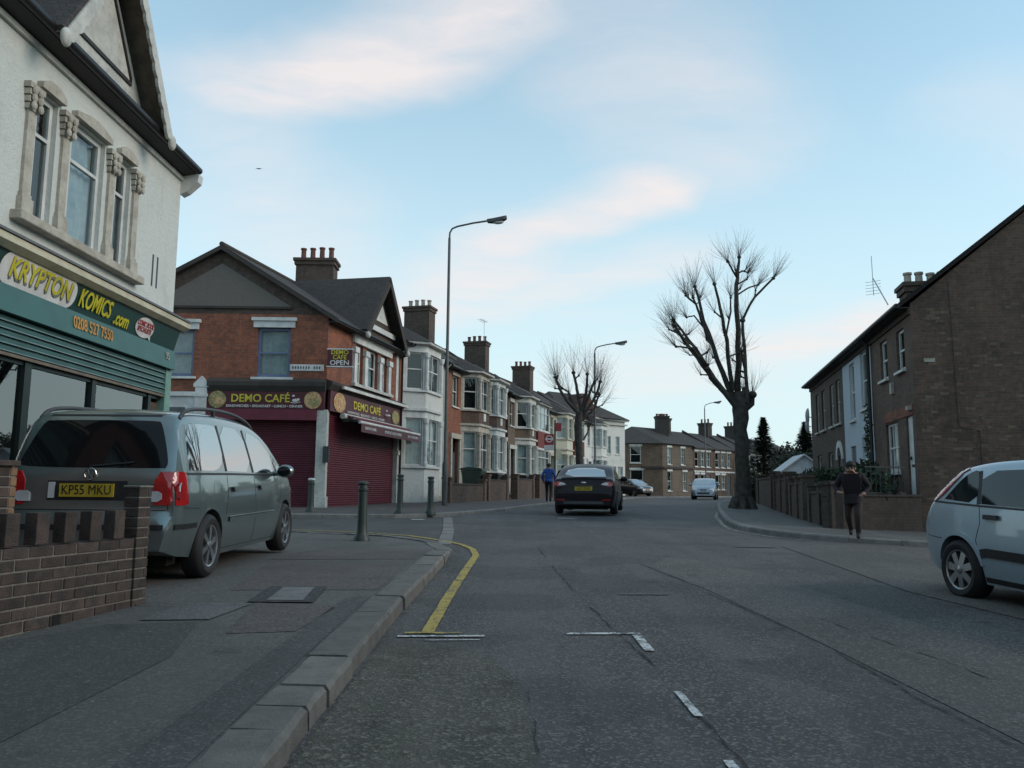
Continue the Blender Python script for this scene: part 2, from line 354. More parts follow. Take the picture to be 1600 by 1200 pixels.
plain('pot_red', (.17, .065, .045), .8, dirt=.3); plain('pot_pale', (.42, .36, .29), .8, dirt=.3); plain('dark_stack', (.06, .05, .045), .9)
plain('lamp_grey', (.105, .108, .105), .5, metal=.3, dirt=.25); plain('lamp_head', (.06, .06, .065), .45); plain('lamp_lens', (.5, .5, .48), .2)
plain('bollard', (.030, .042, .036), .5, dirt=.3); plain('bin_green', (.022, .045, .032), .55); plain('bin_black', (.015, .016, .018), .55)
plain('bark', (.070, .062, .052), .95, c2=(.030, .027, .024), scale=4, bs=1.0, bscale=14); plain('twig', (.05, .038, .03), .9)
plain('leaf_dark', (.022, .04, .02), .8, c2=(.035, .055, .025), scale=3); plain('leaf_con', (.02, .034, .022), .8, c2=(.032, .045, .027), scale=3); plain('leaf_brown', (.05, .04, .028), .8, c2=(.03, .035, .02), scale=4)
plain('iron', (.02, .02, .022), .5); plain('dish', (.30, .31, .32), .5); plain('aluminium', (.4, .41, .42), .35, metal=.8)
plain('rubber', (.017, .017, .018), .75, bs=.2); plain('trim', (.016, .016, .018), .5); plain('under', (.008, .008, .008), .9)
plain('alloy', (.42, .43, .44), .3, metal=.85, dirt=.25); plain('chrome', (.6, .6, .6), .12, metal=1); plain('plastic_grey', (.05, .052, .055), .5)
plain('plate_yellow', (.50, .34, .03), .4); plain('plate_white', (.6, .6, .58), .4); plain('ink', (.012, .012, .012), .5)
plain('lens_red', (.42, .012, .014), .12, coat=1, c2=(.30, .008, .01)); plain('lens_clear', (.55, .55, .56), .1, coat=1); plain('lens_pink', (.50, .07, .07), .15, coat=1)
plain('paint_green', (.20, .25, .25), .30, metal=.75, c2=(.185, .232, .232), coat=1, dirt=.06)
plain('paint_white', (.38, .47, .53), .35, metal=.35, c2=(.36, .45, .51), coat=1, dirt=.10)
plain('paint_black', (.012, .009, .013), .35, metal=0, coat=.2, spec=.15); plain('paint_silver', (.26, .31, .37), .35, metal=.6, coat=1); plain('paint_navy', (.014, .016, .02), .3, coat=1)
plain('jacket_blue', (.02, .075, .30), .8, c2=(.015, .055, .22), scale=9); plain('trouser', (.012, .012, .014), .85); plain('skin', (.36, .20, .14), .6); plain('hair', (.015, .012, .01), .7)
plain('coat_plum', (.018, .010, .016), .85, c2=(.010, .007, .010), scale=8); plain('jean_brown', (.036, .025, .022), .85); plain('shoe', (.02, .015, .013), .6); plain('bag', (.02, .02, .022), .7)
plain('tfl_red', (.28, .03, .03), .5); plain('conserv', (.50, .52, .54), .6)
def glassmat(name, tint, ior, gl=(1, 1, 1)):
    m_ = bpy.data.materials.new(name); m_.use_nodes = True; M[name] = m_; t = m_.node_tree
    for n in list(t.nodes): t.nodes.remove(n)
    fr = nd(t, 'ShaderNodeFresnel'); fr.inputs['IOR'].default_value = ior
    tr = nd(t, 'ShaderNodeBsdfTransparent'); tr.inputs[0].default_value = (*tint, 1)
    gl_ = nd(t, 'ShaderNodeBsdfGlossy'); gl_.inputs['Roughness'].default_value = .015; gl_.inputs['Color'].default_value = (*gl, 1)
    gm = nd(t, 'ShaderNodeNewGeometry'); fk = mth(t, 'MULTIPLY', fr.outputs[0], mth(t, 'SUBTRACT', 1.0, gm.outputs['Backfacing'])); mx = nd(t, 'ShaderNodeMixShader'); t.links.new(fk, mx.inputs[0]); t.links.new(tr.outputs[0], mx.inputs[1]); t.links.new(gl_.outputs[0], mx.inputs[2])
    out = nd(t, 'ShaderNodeOutputMaterial'); t.links.new(mx.outputs[0], out.inputs[0])
glassmat('glass', (.78, .82, .82), 1.7); glassmat('glass_shop', (.72, .76, .76), 2.5)
plain('car_glass', (.008, .009, .010), .03, spec=.5, c2=(.009, .010, .011), ior=1.35); plain('car_glass_mid', (.012, .02, .022), .03, spec=.5, c2=(.014, .022, .024), ior=1.5); plain('car_glass_side', (.012, .016, .018), .02, spec=1.0, c2=(.014, .018, .02), ior=3.2)
plain('litter', (.22, .19, .14), .9, c2=(.06, .045, .03), scale=7)
plain('black_green', (.008, .018, .016), .4)
plain('odd_brick', (.19, .135, .095), .9, c2=(.075, .05, .04), scale=3.1, bs=.5, bscale=60)

# ------------------------------------------------------------------ ground, road, pavements
def surface(name, poly, off, mat, parent=None, cell=1.0):
    bm = bmesh.new(); f = bm.faces.new([bm.verts.new((x, y, 0)) for x, y in poly])
    bmesh.ops.recalc_face_normals(bm, faces=[f]); f.normal_update()
    if f.normal.z < 0: f.normal_flip()
    xs = [p[0] for p in poly]; ys = [p[1] for p in poly]
    for ax, lo, hi in ((0, min(xs), max(xs)), (1, min(ys), max(ys))):
        k = math.floor(lo/cell)*cell + cell
        while k < hi:
            if cell < 2 or True:
                co = (k, 0, 0) if ax == 0 else (0, k, 0); no = (1, 0, 0) if ax == 0 else (0, 1, 0)
                bmesh.ops.bisect_plane(bm, geom=bm.verts[:] + bm.edges[:] + bm.faces[:], plane_co=co, plane_no=no)
            k += cell if (abs(k) < 45) else cell*4
    fo = off if callable(off) else (lambda x, y: off)
    for v in bm.verts: v.co.z = g(v.co.x, v.co.y) + fo(v.co.x, v.co.y)
    me = bpy.data.meshes.new(name); bm.to_mesh(me); bm.free(); me.shade_smooth()
    o = bpy.data.objects.new(name, me); C.objects.link(o); me.materials.append(M[mat])
    if parent: o.parent = parent
    return o
# open ground out to the horizon
xs = [-900, -400, -200, -120, -70, -45] + list(range(-30, 46)) + [60, 80, 110, 150, 220, 400, 900]
ys = [-300, -120, -60, -30, -15, -8] + list(range(-6, 64)) + [68, 74, 82, 92, 105, 120, 140, 170, 220, 320, 600, 1500]
mb = MB(); nx = len(xs)
for y in ys:
    for x in xs: mb.v.append((x, y, g(x, y) - .03))
mb.f = [(j*nx+i, j*nx+i+1, (j+1)*nx+i+1, (j+1)*nx+i) for j in range(len(ys)-1) for i in range(nx-1)]
struct(mb.build('ground', 'earth', sm=180))
road = struct(surface('road', [(-40, -8), (40, -8), (46, 30), (60, 110), (30, 118), (5, 92), (-14, 80), (-40, 60)], 0, 'asphalt'))

LK = [(-.95, -6), (-.96, 4), (-.93, 8), (-.86, 11.2), (-.90, 13.2), (-1.25, 14.7), (-2.05, 15.8), (-4.3, 16.95), (-9, 17.5), (-24, 18.2)]
def low(x, y): return .105*(1 - smooth(11.0, 13.6, y)) + .012
pave1 = struct(surface('pavement_near', [(-1.2, -6), (-1.21, 4), (-1.19, 8), (-1.10, 11.2), (-1.13, 13.2), (-1.45, 14.6), (-2.2, 15.6), (-4.4, 16.7), (-9, 17.25), (-24, 17.9), (-24, -6)], lambda x, y: low(x, y) - .006, 'pave'))
def arclen(path):
    s_ = [0]
    for a, b in zip(path, path[1:]): s_.append(s_[-1] + math.hypot(b[0]-a[0], b[1]-a[1]))
    return s_
def along(path, s_, t):
    t = min(max(t, 0), s_[-1] - 1e-6)
    for i in range(len(path)-1):
        if t <= s_[i+1]:
            k = (t - s_[i])/(s_[i+1] - s_[i]); a, b = Vector(path[i]), Vector(path[i+1]); return a + (b - a)*k, (b - a).normalized()
def kerb_run(path, joints, width, hf, parent, mat, side, gap=.012, wob=.004, seg=1.0, jit=0.0):
    """joints: arclengths; side=+1 puts the stone to the left of the path's direction"""
    s_ = arclen(path)
    for a, b in zip(joints, joints[1:]):
        mb = MB(); prof = []
        dz = rnd.uniform(-wob, wob); dw = rnd.uniform(-wob, wob)
        nseg = max(1, int((b - a)/seg)); jt_ = lambda: rnd.uniform(-jit, jit)
        rings = []
        for k in range(nseg + 1):
            t = a + gap/2 + (b - a - gap)*k/nseg; p, d = along(path, s_, t); n = Vector((-d.y, d.x))*side
            q = lambda o, z: (p.x + n.x*(o + dw), p.y + n.y*(o + dw), g(p.x, p.y) + z)
            h = hf(p.x, p.y) + dz
            rings.append([q(0, -.12), q(.010 + jt_()*.5, h - .03 + jt_()), q(.034 + jt_(), h - .003 + jt_()*.4), q(width + jt_(), h + jt_()*.3), q(width, -.12)])
        vs = [v for r in rings for v in r]; m5 = 5
        fs = [(i*m5+j, i*m5+(j+1) % m5, (i+1)*m5+(j+1) % m5, (i+1)*m5+j) for i in range(nseg) for j in range(m5)] + [tuple(range(m5)), tuple(range(nseg*m5, nseg*m5+m5))]
        mb.add(vs, fs).build('kerb_stone', mat, parent)
s0 = 6.0
j1 = [s0 + y for y in (2.6, 3.10, 3.82, 4.19, 4.57, 5.23, 6.76, 7.57, 8.97, 10.1, 11.12, 11.9, 12.7)]
t_ = j1[-1]
while t_ < 31: t_ += .9; j1.append(t_)
kerb_run(LK, j1, .27, lambda x, y: low(x, y) + .006, pave1, 'kerb', 1, gap=.026, wob=.010, seg=.12, jit=.007)
kerb_run(LK, [s0 - 1 + .9*i for i in range(5)], .27, lambda x, y: low(x, y) + .004, pave1, 'kerb', 1)

# the far left pavement in front of the cafe and the terrace
FK = [(-24, 22.9), (-10, 22.5), (-4.6, 22.35), (-3.0, 22.5), (-2.1, 23.2), (-1.12, 25.3), (-.18, 28.3), (1.93, 37.6), (4.73, 47.2), (9.4, 61.6), (15.2, 74), (20.5, 81), (44, 104)]
pin = [(x - .13, y + .02) for x, y in FK]
pave2 = struct(surface('pavement_terrace', [(-24, 22.95), (-10, 22.6), (-4.6, 22.45), (-3.1, 22.6), (-2.25, 23.3), (-1.25, 25.36), (-.3, 28.35), (1.82, 37.65), (4.62, 47.25), (9.3, 61.7), (15.1, 74.1), (20.4, 81.2), (43.8, 104.1), (38, 112), (-14, 88), (-24, 60)], .10, 'pave_red'))
fl = arclen(FK)[-1]
kerb_run(FK, [i*.95 for i in range(int(fl/.95) - 20)], .14, lambda x, y: .112, pave2, 'kerb_far', 1, gap=.008)
# the right-hand pavement round the corner
RK = [(40, 15.2), (16, 15.5), (7.75, 15.7), (6.6, 15.85), (5.7, 16.35), (5.2, 17.6), (5.15, 19.2), (5.5, 21.6), (7.55, 30.8), (9.3, 38), (12.0, 47), (16.6, 60), (23.5, 71), (44, 90)]
pave3 = struct(surface('pavement_corner', [(40, 15.32), (16, 15.62), (7.8, 15.82), (6.65, 15.98), (5.83, 16.45), (5.33, 17.65), (5.28, 19.2), (5.63, 21.6), (7.68, 30.8), (9.43, 38), (12.15, 47), (16.75, 60), (23.6, 70.9), (44, 89.8), (60, 60), (40, 22)], .10, 'pave'))
rl = arclen(RK)
kerb_run(RK, [rl[1] + 3 + i*.95 for i in range(70)], .15, lambda x, y: .112, pave3, 'kerb_far', -1, gap=.008)

# dressed-stone channel across the mouth of the side street
CH = [(-.97, 14.2), (-1.15, 17.5), (-1.42, 21), (-1.62, 23.6)]
cl = arclen(CH)[-1]
kerb_run(CH, [i*.6 for i in range(int(cl/.6) + 1)], .26, lambda x, y: .010, road, 'kerb_far', 1, gap=.01, wob=.002)

def ribbon(name, pts, wdt, off, mat, parent, ragged=0.0, step=.25, taper=False):
    s_ = arclen(pts); n = max(2, int(s_[-1]/step)); mb = MB(); k = 0
    for i in range(n + 1):
        p, d = along(pts, s_, s_[-1]*i/n); nn = Vector((-d.y, d.x))
        ww = (wdt if not callable(wdt) else wdt(i/n))
        a = p + nn*(ww/2 + rnd.uniform(-ragged, ragged)); b = p - nn*(ww/2 + rnd.uniform(-ragged, ragged))
        fo = off if callable(off) else (lambda x, y: off)
        mb.v += [(a.x, a.y, g(a.x, a.y) + fo(a.x, a.y)), (b.x, b.y, g(b.x, b.y) + fo(b.x, b.y))]
    mb.f = [(2*i, 2*i+1, 2*i+3, 2*i+2) for i in range(n)]
    return mb.build(name, mat, parent)
# patches and seams in the road surface
surface('worn_gutter_patch', [(-.94, -2), (.10, -2), (.12, 3.9), (.09, 4.6), (.02, 5.25), (-.12, 5.75), (-.35, 6.05), (-.93, 6.2)], .004, 'asphalt_gutter', road)
surface('old_surface_band', [(2.4, 12.6), (3.05, 10.6), (3.3, 8.1), (3.55, 5.85), (3.7, 3.2), (3.8, 0), (2.45, 0), (2.42, 4.1), (2.3, 6.2), (2.08, 9.0), (1.8, 11.1)], .004, 'asphalt_old', road)
surface('side_road_patch', [(5.2, 2), (12, 2), (14, 14.9), (6.2, 15.3), (4.6, 14.4), (4.2, 9)], .004, 'asphalt_old', road)
surface('junction_patch', [(-1.7, 15.9), (-6, 17.4), (-12, 17.9), (-12, 22.1), (-4.6, 22.0), (-2.4, 22.4), (-1.7, 21)], .004, 'pave_dark', road)
for pts, wd in (([(.45, 13.6), (.47, 13.24), (.57, 10.35), (.66, 8.9), (.69, 8.54), (.82, 6.73), (.90, 5.9), (.98, 5.18), (1.0, 4.17), (1.03, 3.2), (1.05, 1.5)], .022),
                ([(1.72, 11.6), (1.78, 11.13), (1.93, 9.9), (2.0, 9.07), (2.17, 7.36), (2.28, 6.21), (2.30, 4.75), (2.38, 3.8), (2.4, 1.5)], .02),
                ([(2.66, 7.3), (2.72, 6.82), (2.78, 6.4), (2.8, 6.23), (2.92, 5.74), (2.94, 5.29)], .018), ([(.10, 4.9), (.13, 4.2), (.11, 3.2), (.12, 2)], .016),
                ([(.05, 8.9), (.3, 8.95), (.42, 8.8)], .012)):
    fine_p = []
    for (a, b) in zip(pts, pts[1:]):
        n = max(1, int(math.hypot(b[0]-a[0], b[1]-a[1])/.14))
        for i in range(n): fine_p.append((a[0] + (b[0]-a[0])*i/n + rnd.gauss(0, .007), a[1] + (b[1]-a[1])*i/n))
    fine_p.append(pts[-1])
    ribbon('tar_seam', fine_p, lambda t, wd=wd: wd*.6*rnd.uniform(.2, 1.3)*(1 if math.sin(t*23 + wd*900) > -.55 else .12), .0075, 'seam', road, step=.08)
# painted markings
ribbon('bay_end_line', [(-.84, 6.40), (-.19, 6.44)], .06, .009, 'line_white', road, .002, step=.05)
ribbon('bay_end_line', [(-.62, 6.27), (-.22, 6.30)], .024, .009, 'line_white', road, .003, step=.05)
ribbon('bay_end_line', [(.43, 6.55), (1.0, 6.59)], .065, .009, 'line_white', road, .002, step=.05)
ribbon('bay_edge_line', [(.965, 6.53), (.975, 5.98)], .07, .0092, 'line_white', road, .002, step=.05)
for y0, y1 in ((4.93, 4.46), (3.82, 3.3), (2.2, 1.7)): ribbon('bay_edge_line', [(.96, y0), (.975, y1)], .045, .009, 'line_white', road, .003, step=.05)
ribbon('yellow_line', [(-.63, 6.5), (-.60, 8.5), (-.53, 11.3), (-.50, 12.3), (-.60, 13.3), (-.82, 14.1), (-1.02, 14.55), (-1.4, 15.2), (-1.9, 15.95), (-2.9, 16.75), (-4.33, 17.35), (-7, 17.75), (-12, 18.0)], lambda t: .10*(1 if t < .5 else 1 - .35*(t - .5)*2), .0095, 'line_yellow', road, .004, step=.1)
ribbon('yellow_line_ghost', [(-.80, 6.52), (-.36, 6.53)], .05, .0125, 'line_yellow', road, .01, step=.04)
ribbon('kerbside_line', [(12.0, 45), (8.95, 35.2), (8.05, 32.6), (6.35, 26.1), (5.25, 20.9), (4.9, 18.9), (4.95, 17.6), (5.15, 16.7), (5.6, 15.9)], .10, .009, 'line_faded', road, .006, step=.15)
ribbon('kerbside_line', [(1.55, 37.3), (-.5, 28.3), (-1.42, 25.4), (-1.9, 24.1)], .08, .009, 'line_faded', road, .008, step=.15)
ribbon('junction_dash', [(3.75, 14.15), (4.45, 14.1)], .13, .0095, 'line_ghost', road, .01, step=.05)
ribbon('junction_dash', [(1.1, 8.6), (1.6, 8.6)], .05, .0095, 'line_ghost', road, .01, step=.05)
surface('paint_patch', [(-2.6, 21.6), (-2.25, 21.6), (-2.2, 21.9), (-2.55, 21.95)], .0135, 'line_white', road)
surface('paint_patch', [(.15, 24.6), (.8, 24.7), (.8, 24.95), (.15, 24.9)], .009, 'line_faded', road)
surface('utility_cover', [(1.28, 22.6), (1.72, 22.6), (1.72, 23.4), (1.28, 23.4)], .011, 'iron_cover', road)
surface('dark_patch', [(1.7, 21.8), (3.0, 21.9), (3.3, 23), (2.9, 23.9), (1.9, 23.8)], .006, 'asphalt_dark', road)  # polygon of darker asphalt behind the black car
# repairs in the near pavement, and the cover with its frame
po = lambda d: (lambda x, y: low(x, y) - .006 + d)
surface('paving_repair', [(-3.3, 2), (-2.2, 2), (-2.05, 5.2), (-2.3, 6.3), (-2.9, 6.2), (-3.3, 5.6)], po(.004), 'pave_dark', pave1)
surface('paving_repair', [(-1.95, 5.9), (-1.5, 6.0), (-1.42, 7.1), (-2.15, 7.2)], po(.004), 'pave_red', pave1)
surface('paving_repair', [(-2.6, 7.9), (-1.25, 8.0), (-1.22, 10.3), (-2.9, 10.2)], po(.004), 'pave_red', pave1)
surface('paving_repair', [(-3.0, 10.5), (-1.2, 10.7), (-1.2, 13.0), (-2.8, 13.3)], po(.004), 'pave_red', pave1)
surface('paving_repair', [(-2.75, 6.35), (-2.25, 6.4), (-2.15, 7.15), (-2.7, 7.1)], po(.008), 'pave_light', pave1)
surface('paving_repair', [(-1.55, 2.2), (-1.25, 2.2), (-1.25, 7.5), (-1.45, 7.5)], po(.004), 'pave_dark', pave1)
surface('cover_frame', [(-2.22, 7.2), (-1.66, 7.2), (-1.75, 8.14), (-2.28, 8.12)], po(.012), 'asphalt_dark', pave1)
surface('cover_plate', [(-2.08, 7.28), (-1.77, 7.28), (-1.85, 8.06), (-2.14, 8.05)], po(.016), 'iron_cover', pave1)
for x0, x1, y0 in ((-3.2, -1.7, 7.0), (-3.1, -1.25, 10.35), (-2.3, -1.25, 8.75), (-2.9, -1.3, 12.9)):
    pts = [(x0 + (x1-x0)*i/14, y0 + rnd.gauss(0, .03)) for i in range(15)]
    ribbon('pavement_crack', pts, lambda t: .012*rnd.uniform(.3, 1.4), po(.0185), 'seam', pave1, step=.06)

# grit, leaf crumbs and paper scraps swept into the gutter and over the footway
p = MB()
for k in range(1500):
    if k < 950: x = -.94 + abs(rnd.gauss(0, .22)); y = rnd.uniform(2, 15); z = g(x, y) + .012
    elif k < 1250: x = rnd.uniform(-3.0, -1.2); y = rnd.uniform(3, 13); z = g(x, y) + low(x, y) + .014
    else: x = rnd.uniform(-.9, 3.5); y = rnd.uniform(3, 12); z = g(x, y) + .011
    r = rnd.uniform(.004, .013); a = rnd.uniform(0, 6.28)
    p.quad(*[(x + r*math.cos(a + i*1.57)*(1.4 if i % 2 else .8), y + r*math.sin(a + i*1.57), z + rnd.uniform(0, .006)) for i in range(4)])
lt = stuff(p.build('leaf_litter', 'litter', fix=False)); lt['label'] = 'crumbs of dead leaf and grit along the near kerb'; lt['category'] = 'litter'

# ------------------------------------------------------------------ building helpers (local frame: x along the facade seen from the street, -y outwards)
def V2(p): return Vector((p[0], p[1], 0))
def wallseg(mb, p0, p1, z0, z1, ops=(), reveal=.12):
    p0, p1 = V2(p0), V2(p1); d = (p1 - p0); ln = d.length; d.normalize(); inn = Vector((-d.y, d.x, 0))
    us = sorted({0, ln, *[o[0] for o in ops], *[o[1] for o in ops]}); zs = sorted({z0, z1, *[o[2] for o in ops], *[o[3] for o in ops]})
    pt = lambda u, z, dp=0: tuple(p0 + d*u + inn*dp + Vector((0, 0, z)))
    for a, b in zip(us, us[1:]):
        for c_, e in zip(zs, zs[1:]):
            um, zm = (a+b)/2, (c_+e)/2
            if any(o[0] < um < o[1] and o[2] < zm < o[3] for o in ops): continue
            mb.quad(pt(a, c_), pt(b, c_), pt(b, e), pt(a, e))
    for u0, u1, a, b in ops:
        mb.quad(pt(u0, a), pt(u0, b), pt(u0, b, reveal), pt(u0, a, reveal)); mb.quad(pt(u1, a), pt(u1, a, reveal), pt(u1, b, reveal), pt(u1, b))
        mb.quad(pt(u0, b), pt(u1, b), pt(u1, b, reveal), pt(u0, b, reveal)); mb.quad(pt(u0, a), pt(u0, a, reveal), pt(u1, a, reveal), pt(u1, a))
def window(root, p0, p1, u0, u1, z0, z1, frame='white', cur='net', rail=.5, inset=.09, fw=.055, mull=0, sill=None, glass='glass', lead=False):
    p0, p1 = V2(p0), V2(p1); d = (p1 - p0).normalized(); inn = Vector((-d.y, d.x, 0)); up = Vector((0, 0, 1))
    o = lambda u, z, dp: p0 + d*u + inn*dp + up*z
    mb = MB(); e = .003
    def bar(a, b, c_, f_, dp=inset, th=.055): mb.obox(o(a, c_, dp), d*(b-a), inn*th, up*(f_-c_))
    bar(u0+e, u0+fw, z0+e, z1-e); bar(u1-fw, u1-e, z0+e, z1-e); bar(u0+fw, u1-fw, z1-fw, z1-e); bar(u0+fw, u1-fw, z0+e, z0+fw*1.3)
    zr = z0 + (z1-z0)*rail if rail else None
    if zr: bar(u0+fw, u1-fw, zr-.025, zr+.025)
    xs_ = [u0 + (u1-u0)*k/(mull+1) for k in range(1, mull+1)]
    for x in xs_: bar(x-.025, x+.025, z0+fw*1.3, z1-fw, inset+.004, .05)
    if sill: mb.obox(o(u0-.08, z0-.07, -.09), d*(u1-u0+.16), inn*(.09+inset), up*.067)
    wn = mb.build('window', frame, root)
    spans = [(z0, zr), (zr, z1)] if zr else [(z0, z1)]
    for a, b in spans:
        MB().obox(o(u0+fw*.6, a+.01, inset+.028 + rnd.uniform(0, .004)), d*(u1-u0-fw*1.2), inn*.006 + d*rnd.uniform(-.004, .004)*.5, up*(b-a-.02)).build('pane', glass, wn)
    if cur:
        mb = MB(); n = max(4, int((u1-u0)/.06))
        pl = [o(u0+.02 + (u1-u0-.04)*k/n, 0, inset + .12 + .018*math.sin(k*2.1) + rnd.uniform(0, .01)) for k in range(n+1)]
        for a, b in zip(pl, pl[1:]): mb.quad(a+up*(z0+.02), b+up*(z0+.02), b+up*(z1-.02), a+up*(z1-.02))
        mb.build('curtain' if cur != 'dark_room' else 'dark_backing', cur, wn, sm=180, fix=False)  # the dark_room sheet's near-black colour stands in for the unlit room behind
    return wn
def heading(theta): return math.radians(90 - theta)          # rotation of a facade on the left of a street with that heading
def heading_r(theta): return math.radians(-90 - theta)       # ... on the right of it
def chimney(root, x, y, wx, wy, z0, z1, pots, stack='brick_dark', pot='pot_red', ph=.45, along_x=True):
    mb = MB(); mb.box(x-wx/2, x+wx/2, y-wy/2, y+wy/2, z0, z1-.28)
    mb.box(x-wx/2-.06, x+wx/2+.06, y-wy/2-.06, y+wy/2+.06, z1-.28, z1-.12); mb.box(x-wx/2-.11, x+wx/2+.11, y-wy/2-.11, y+wy/2+.11, z1-.12, z1)
    st = mb.build('chimney', stack, root)
    for k in range(pots):
        f = (k+.5)/pots - .5; px_, py_ = (x + f*wx, y) if along_x else (x, y + f*wy)
        r = .115; h = ph*rnd.uniform(.92, 1.05)
        MB().lathe([(r*1.15, 0), (r*1.1, .06), (r*.95, .1), (r*.88, h-.08), (r*1.12, h-.06), (r*1.12, h), (r*.8, h), (r*.8, h-.15)], 12, (px_, py_, z1-.02)).build('chimney_pot', pot, st, sm=40)
    return st
def slab_roof(mb, a, b, c_, d, th=.12):                       # sloping slab, corners in order, thickness downwards
    mb.prism([a, b, c_, d], (0, 0, -th))

# ------------------------------------------------------------------ the comic shop on the left
sh = thing('comic_shop', 'white roughcast comic shop with dark green signboard and gabled roof, at the left edge', 'shop', (-6.29, 14.84, .41), heading(.7))
Z = lambda z: z - .41
mb = MB(); W0, W1 = -9.5, .28
wins = [(-4.32, -3.86), (-3.46, -2.54), (-2.14, -1.68)]
wallseg(mb, (W0, 0), (W1, 0), Z(4.2), Z(7.22), [(a - W0, b - W0, Z(4.8), Z(6.56)) for a, b in wins], .2)
wallseg(mb, (W1, 0), (W1, 8), Z(.3), Z(7.22))
mb.build('upper_wall', 'render_white', sh)
for a, b in wins:
    window(sh, (W0, 0), (W1, 0), a - W0, b - W0, Z(4.8), Z(6.56), 'white', 'net_blue' if b - a > .6 else 'dark_room', rail=.68, inset=.07, fw=.075)
mb = MB()
for a, b in ((-4.66, -4.32), (-3.86, -3.46), (-2.54, -2.14), (-1.68, -1.36)):            # carved piers between the lights
    mx = (a+b)/2; hw = .085
    p = MB(); p.box(mx-hw, mx+hw, -.045, .02, Z(5.0), Z(6.18)); p.box(mx-hw-.04, mx+hw+.04, -.08, .02, Z(4.79), Z(5.0)); p.box(mx-hw-.02, mx+hw+.02, -.06, .02, Z(5.0), Z(5.06))
    for k in range(4): p.box(mx-hw-.03-.018*k, mx+hw+.03+.018*k, -.06-.012*k, .02, Z(6.18+.09*k), Z(6.255+.09*k))
    for q in (-.5, .5):
        for k in range(3): p.ball((mx+q*hw*1.5 + rnd.uniform(-.015, .015), -.105, Z(6.23+.1*k)), .05, .03, .06, 8, 6)
    p.build('window_pier', 'stone_paint', sh)
for a, b in wins:                                                                        # shaped heads
    p = MB(); p.prism([(a-.06, 0, Z(6.58)), (b+.06, 0, Z(6.58)), (b+.06, 0, Z(6.66)), ((a+b)/2+.12, 0, Z(6.75)), ((a+b)/2-.12, 0, Z(6.75)), (a-.06, 0, Z(6.66))], (0, -.09, 0)); p.build('window_head', 'stone_paint', sh)
bx('window_sill', 'stone_paint', sh, -4.72, -1.28, -.16, .02, Z(4.66), Z(4.785), bevel=.012)
for s_ in (-.68, -.50): bx('vent_slot', 'black_paint', sh, s_-.025, s_+.025, -.006, .03, Z(4.8), Z(5.36))
bx('string_course', 'white_old', sh, W0, W1+.02, -.05, .02, Z(7.06), Z(7.14))
# cornice over the signboard
p = MB(); p.prism([(W0, 0, Z(4.42)), (W0, -.30, Z(4.33)), (W0, -.30, Z(4.24)), (W0, -.20, Z(4.18)), (W0, 0, Z(4.18))], (W1-W0+.1, 0, 0)); p.build('cornice', 'cream', sh)
p = MB(); p.prism([(W0, .01, Z(4.475)), (W0, -.325, Z(4.37)), (W0, -.325, Z(4.335)), (W0, .01, Z(4.425))], (W1-W0+.12, 0, 0)); p.build('lead_flashing', 'lead', sh)
p = MB(); p.prism([(W0, -.04, Z(3.77)), (W0, -.16, Z(4.20)), (W0, 0, Z(4.20)), (W0, 0, Z(3.77))], (W1-W0, 0, 0)); sb = p.build('signboard', 'green_dark', sh)
p = MB(); p.prism([(W0, -.20, Z(3.42)), (W0, -.17, Z(3.76)), (W0, 0, Z(3.765)), (W0, 0, Z(3.42))], (W1-.22-W0, 0, 0)); ph = p.build('shutter_box', 'green_mid', sh)
tilt = math.atan2(.12, .43)
def on_board(u, z): return (u, -.04 - .12*(z - 3.77)/.43 - .012, Z(z))
def capsule(name, mat, u0, u1, z0, z1, dy, rad=.5, parent=None):
    n = 10; r = (z1-z0)/2*rad; pts = []
    for cx, cz, a0 in ((u1-r, z1-r, 0), (u0+r, z1-r, 90), (u0+r, z0+r, 180), (u1-r, z0+r, 270)):
        for k in range(n+1):
            a = math.radians(a0 + 90*k/n); u, z = cx + r*math.cos(a), cz + r*math.sin(a); q = on_board(u, z); pts.append((q[0], q[1] - dy, q[2]))
    return MB().prism(pts, (0, .006, 0)).build(name, mat, parent or sb)
capsule('sign_panel', 'sign_white', -4.98, -3.25, 3.80, 4.19, 0, .95)
rx = math.pi/2 + tilt
q = on_board(-4.10, 4.01); text('lettering', 'KRYPTON', .36, 'shadow_print', sb, (q[0]+.02, q[1]-.002, q[2]-.03), bold=.008, sx=.86, rot=(rx, 0, 0), extrude=.003)
text('lettering', 'KRYPTON', .36, 'yellow', sb, (q[0], q[1]-.012, q[2]), bold=.006, sx=.86, rot=(rx, 0, 0), extrude=.003)
q = on_board(-2.70, 4.0); text('lettering', 'KOMICS', .36, 'yellow', sb, (q[0], q[1]-.006, q[2]), bold=.006, sx=.70, rot=(rx, 0, 0))
q = on_board(-1.86, 3.94); text('lettering', '.com', .30, 'yellow', sb, (q[0], q[1]-.006, q[2]), bold=.008, sx=.80, rot=(rx, 0, 0))
p = MB(); pts = []
for k in range(20):
    a = 2*math.pi*k/20 - .6; u, z = -1.05 + .33*math.cos(a), 3.98 + .165*math.sin(a)
    q = on_board(u, z); pts.append((q[0], q[1], q[2]))
q = on_board(-.74, 3.80); pts.insert(0, q)
p.prism(pts, (0, .006, 0)); p.build('speech_bubble', 'sign_white', sb)
q = on_board(-1.05, 3.985); text('lettering', 'COMIC BOOK\nSPECIALISTS', .115, 'red_print', sb, (q[0], q[1]-.006, q[2]), bold=.003, sx=.80, rot=(rx, 0, 0), extrude=.002)
text('lettering', '0208 527 7550', .24, 'orange', ph, (-2.84, -.192, Z(3.60)), bold=.004, sx=.78, rot=(math.pi/2 - .08, 0, 0))
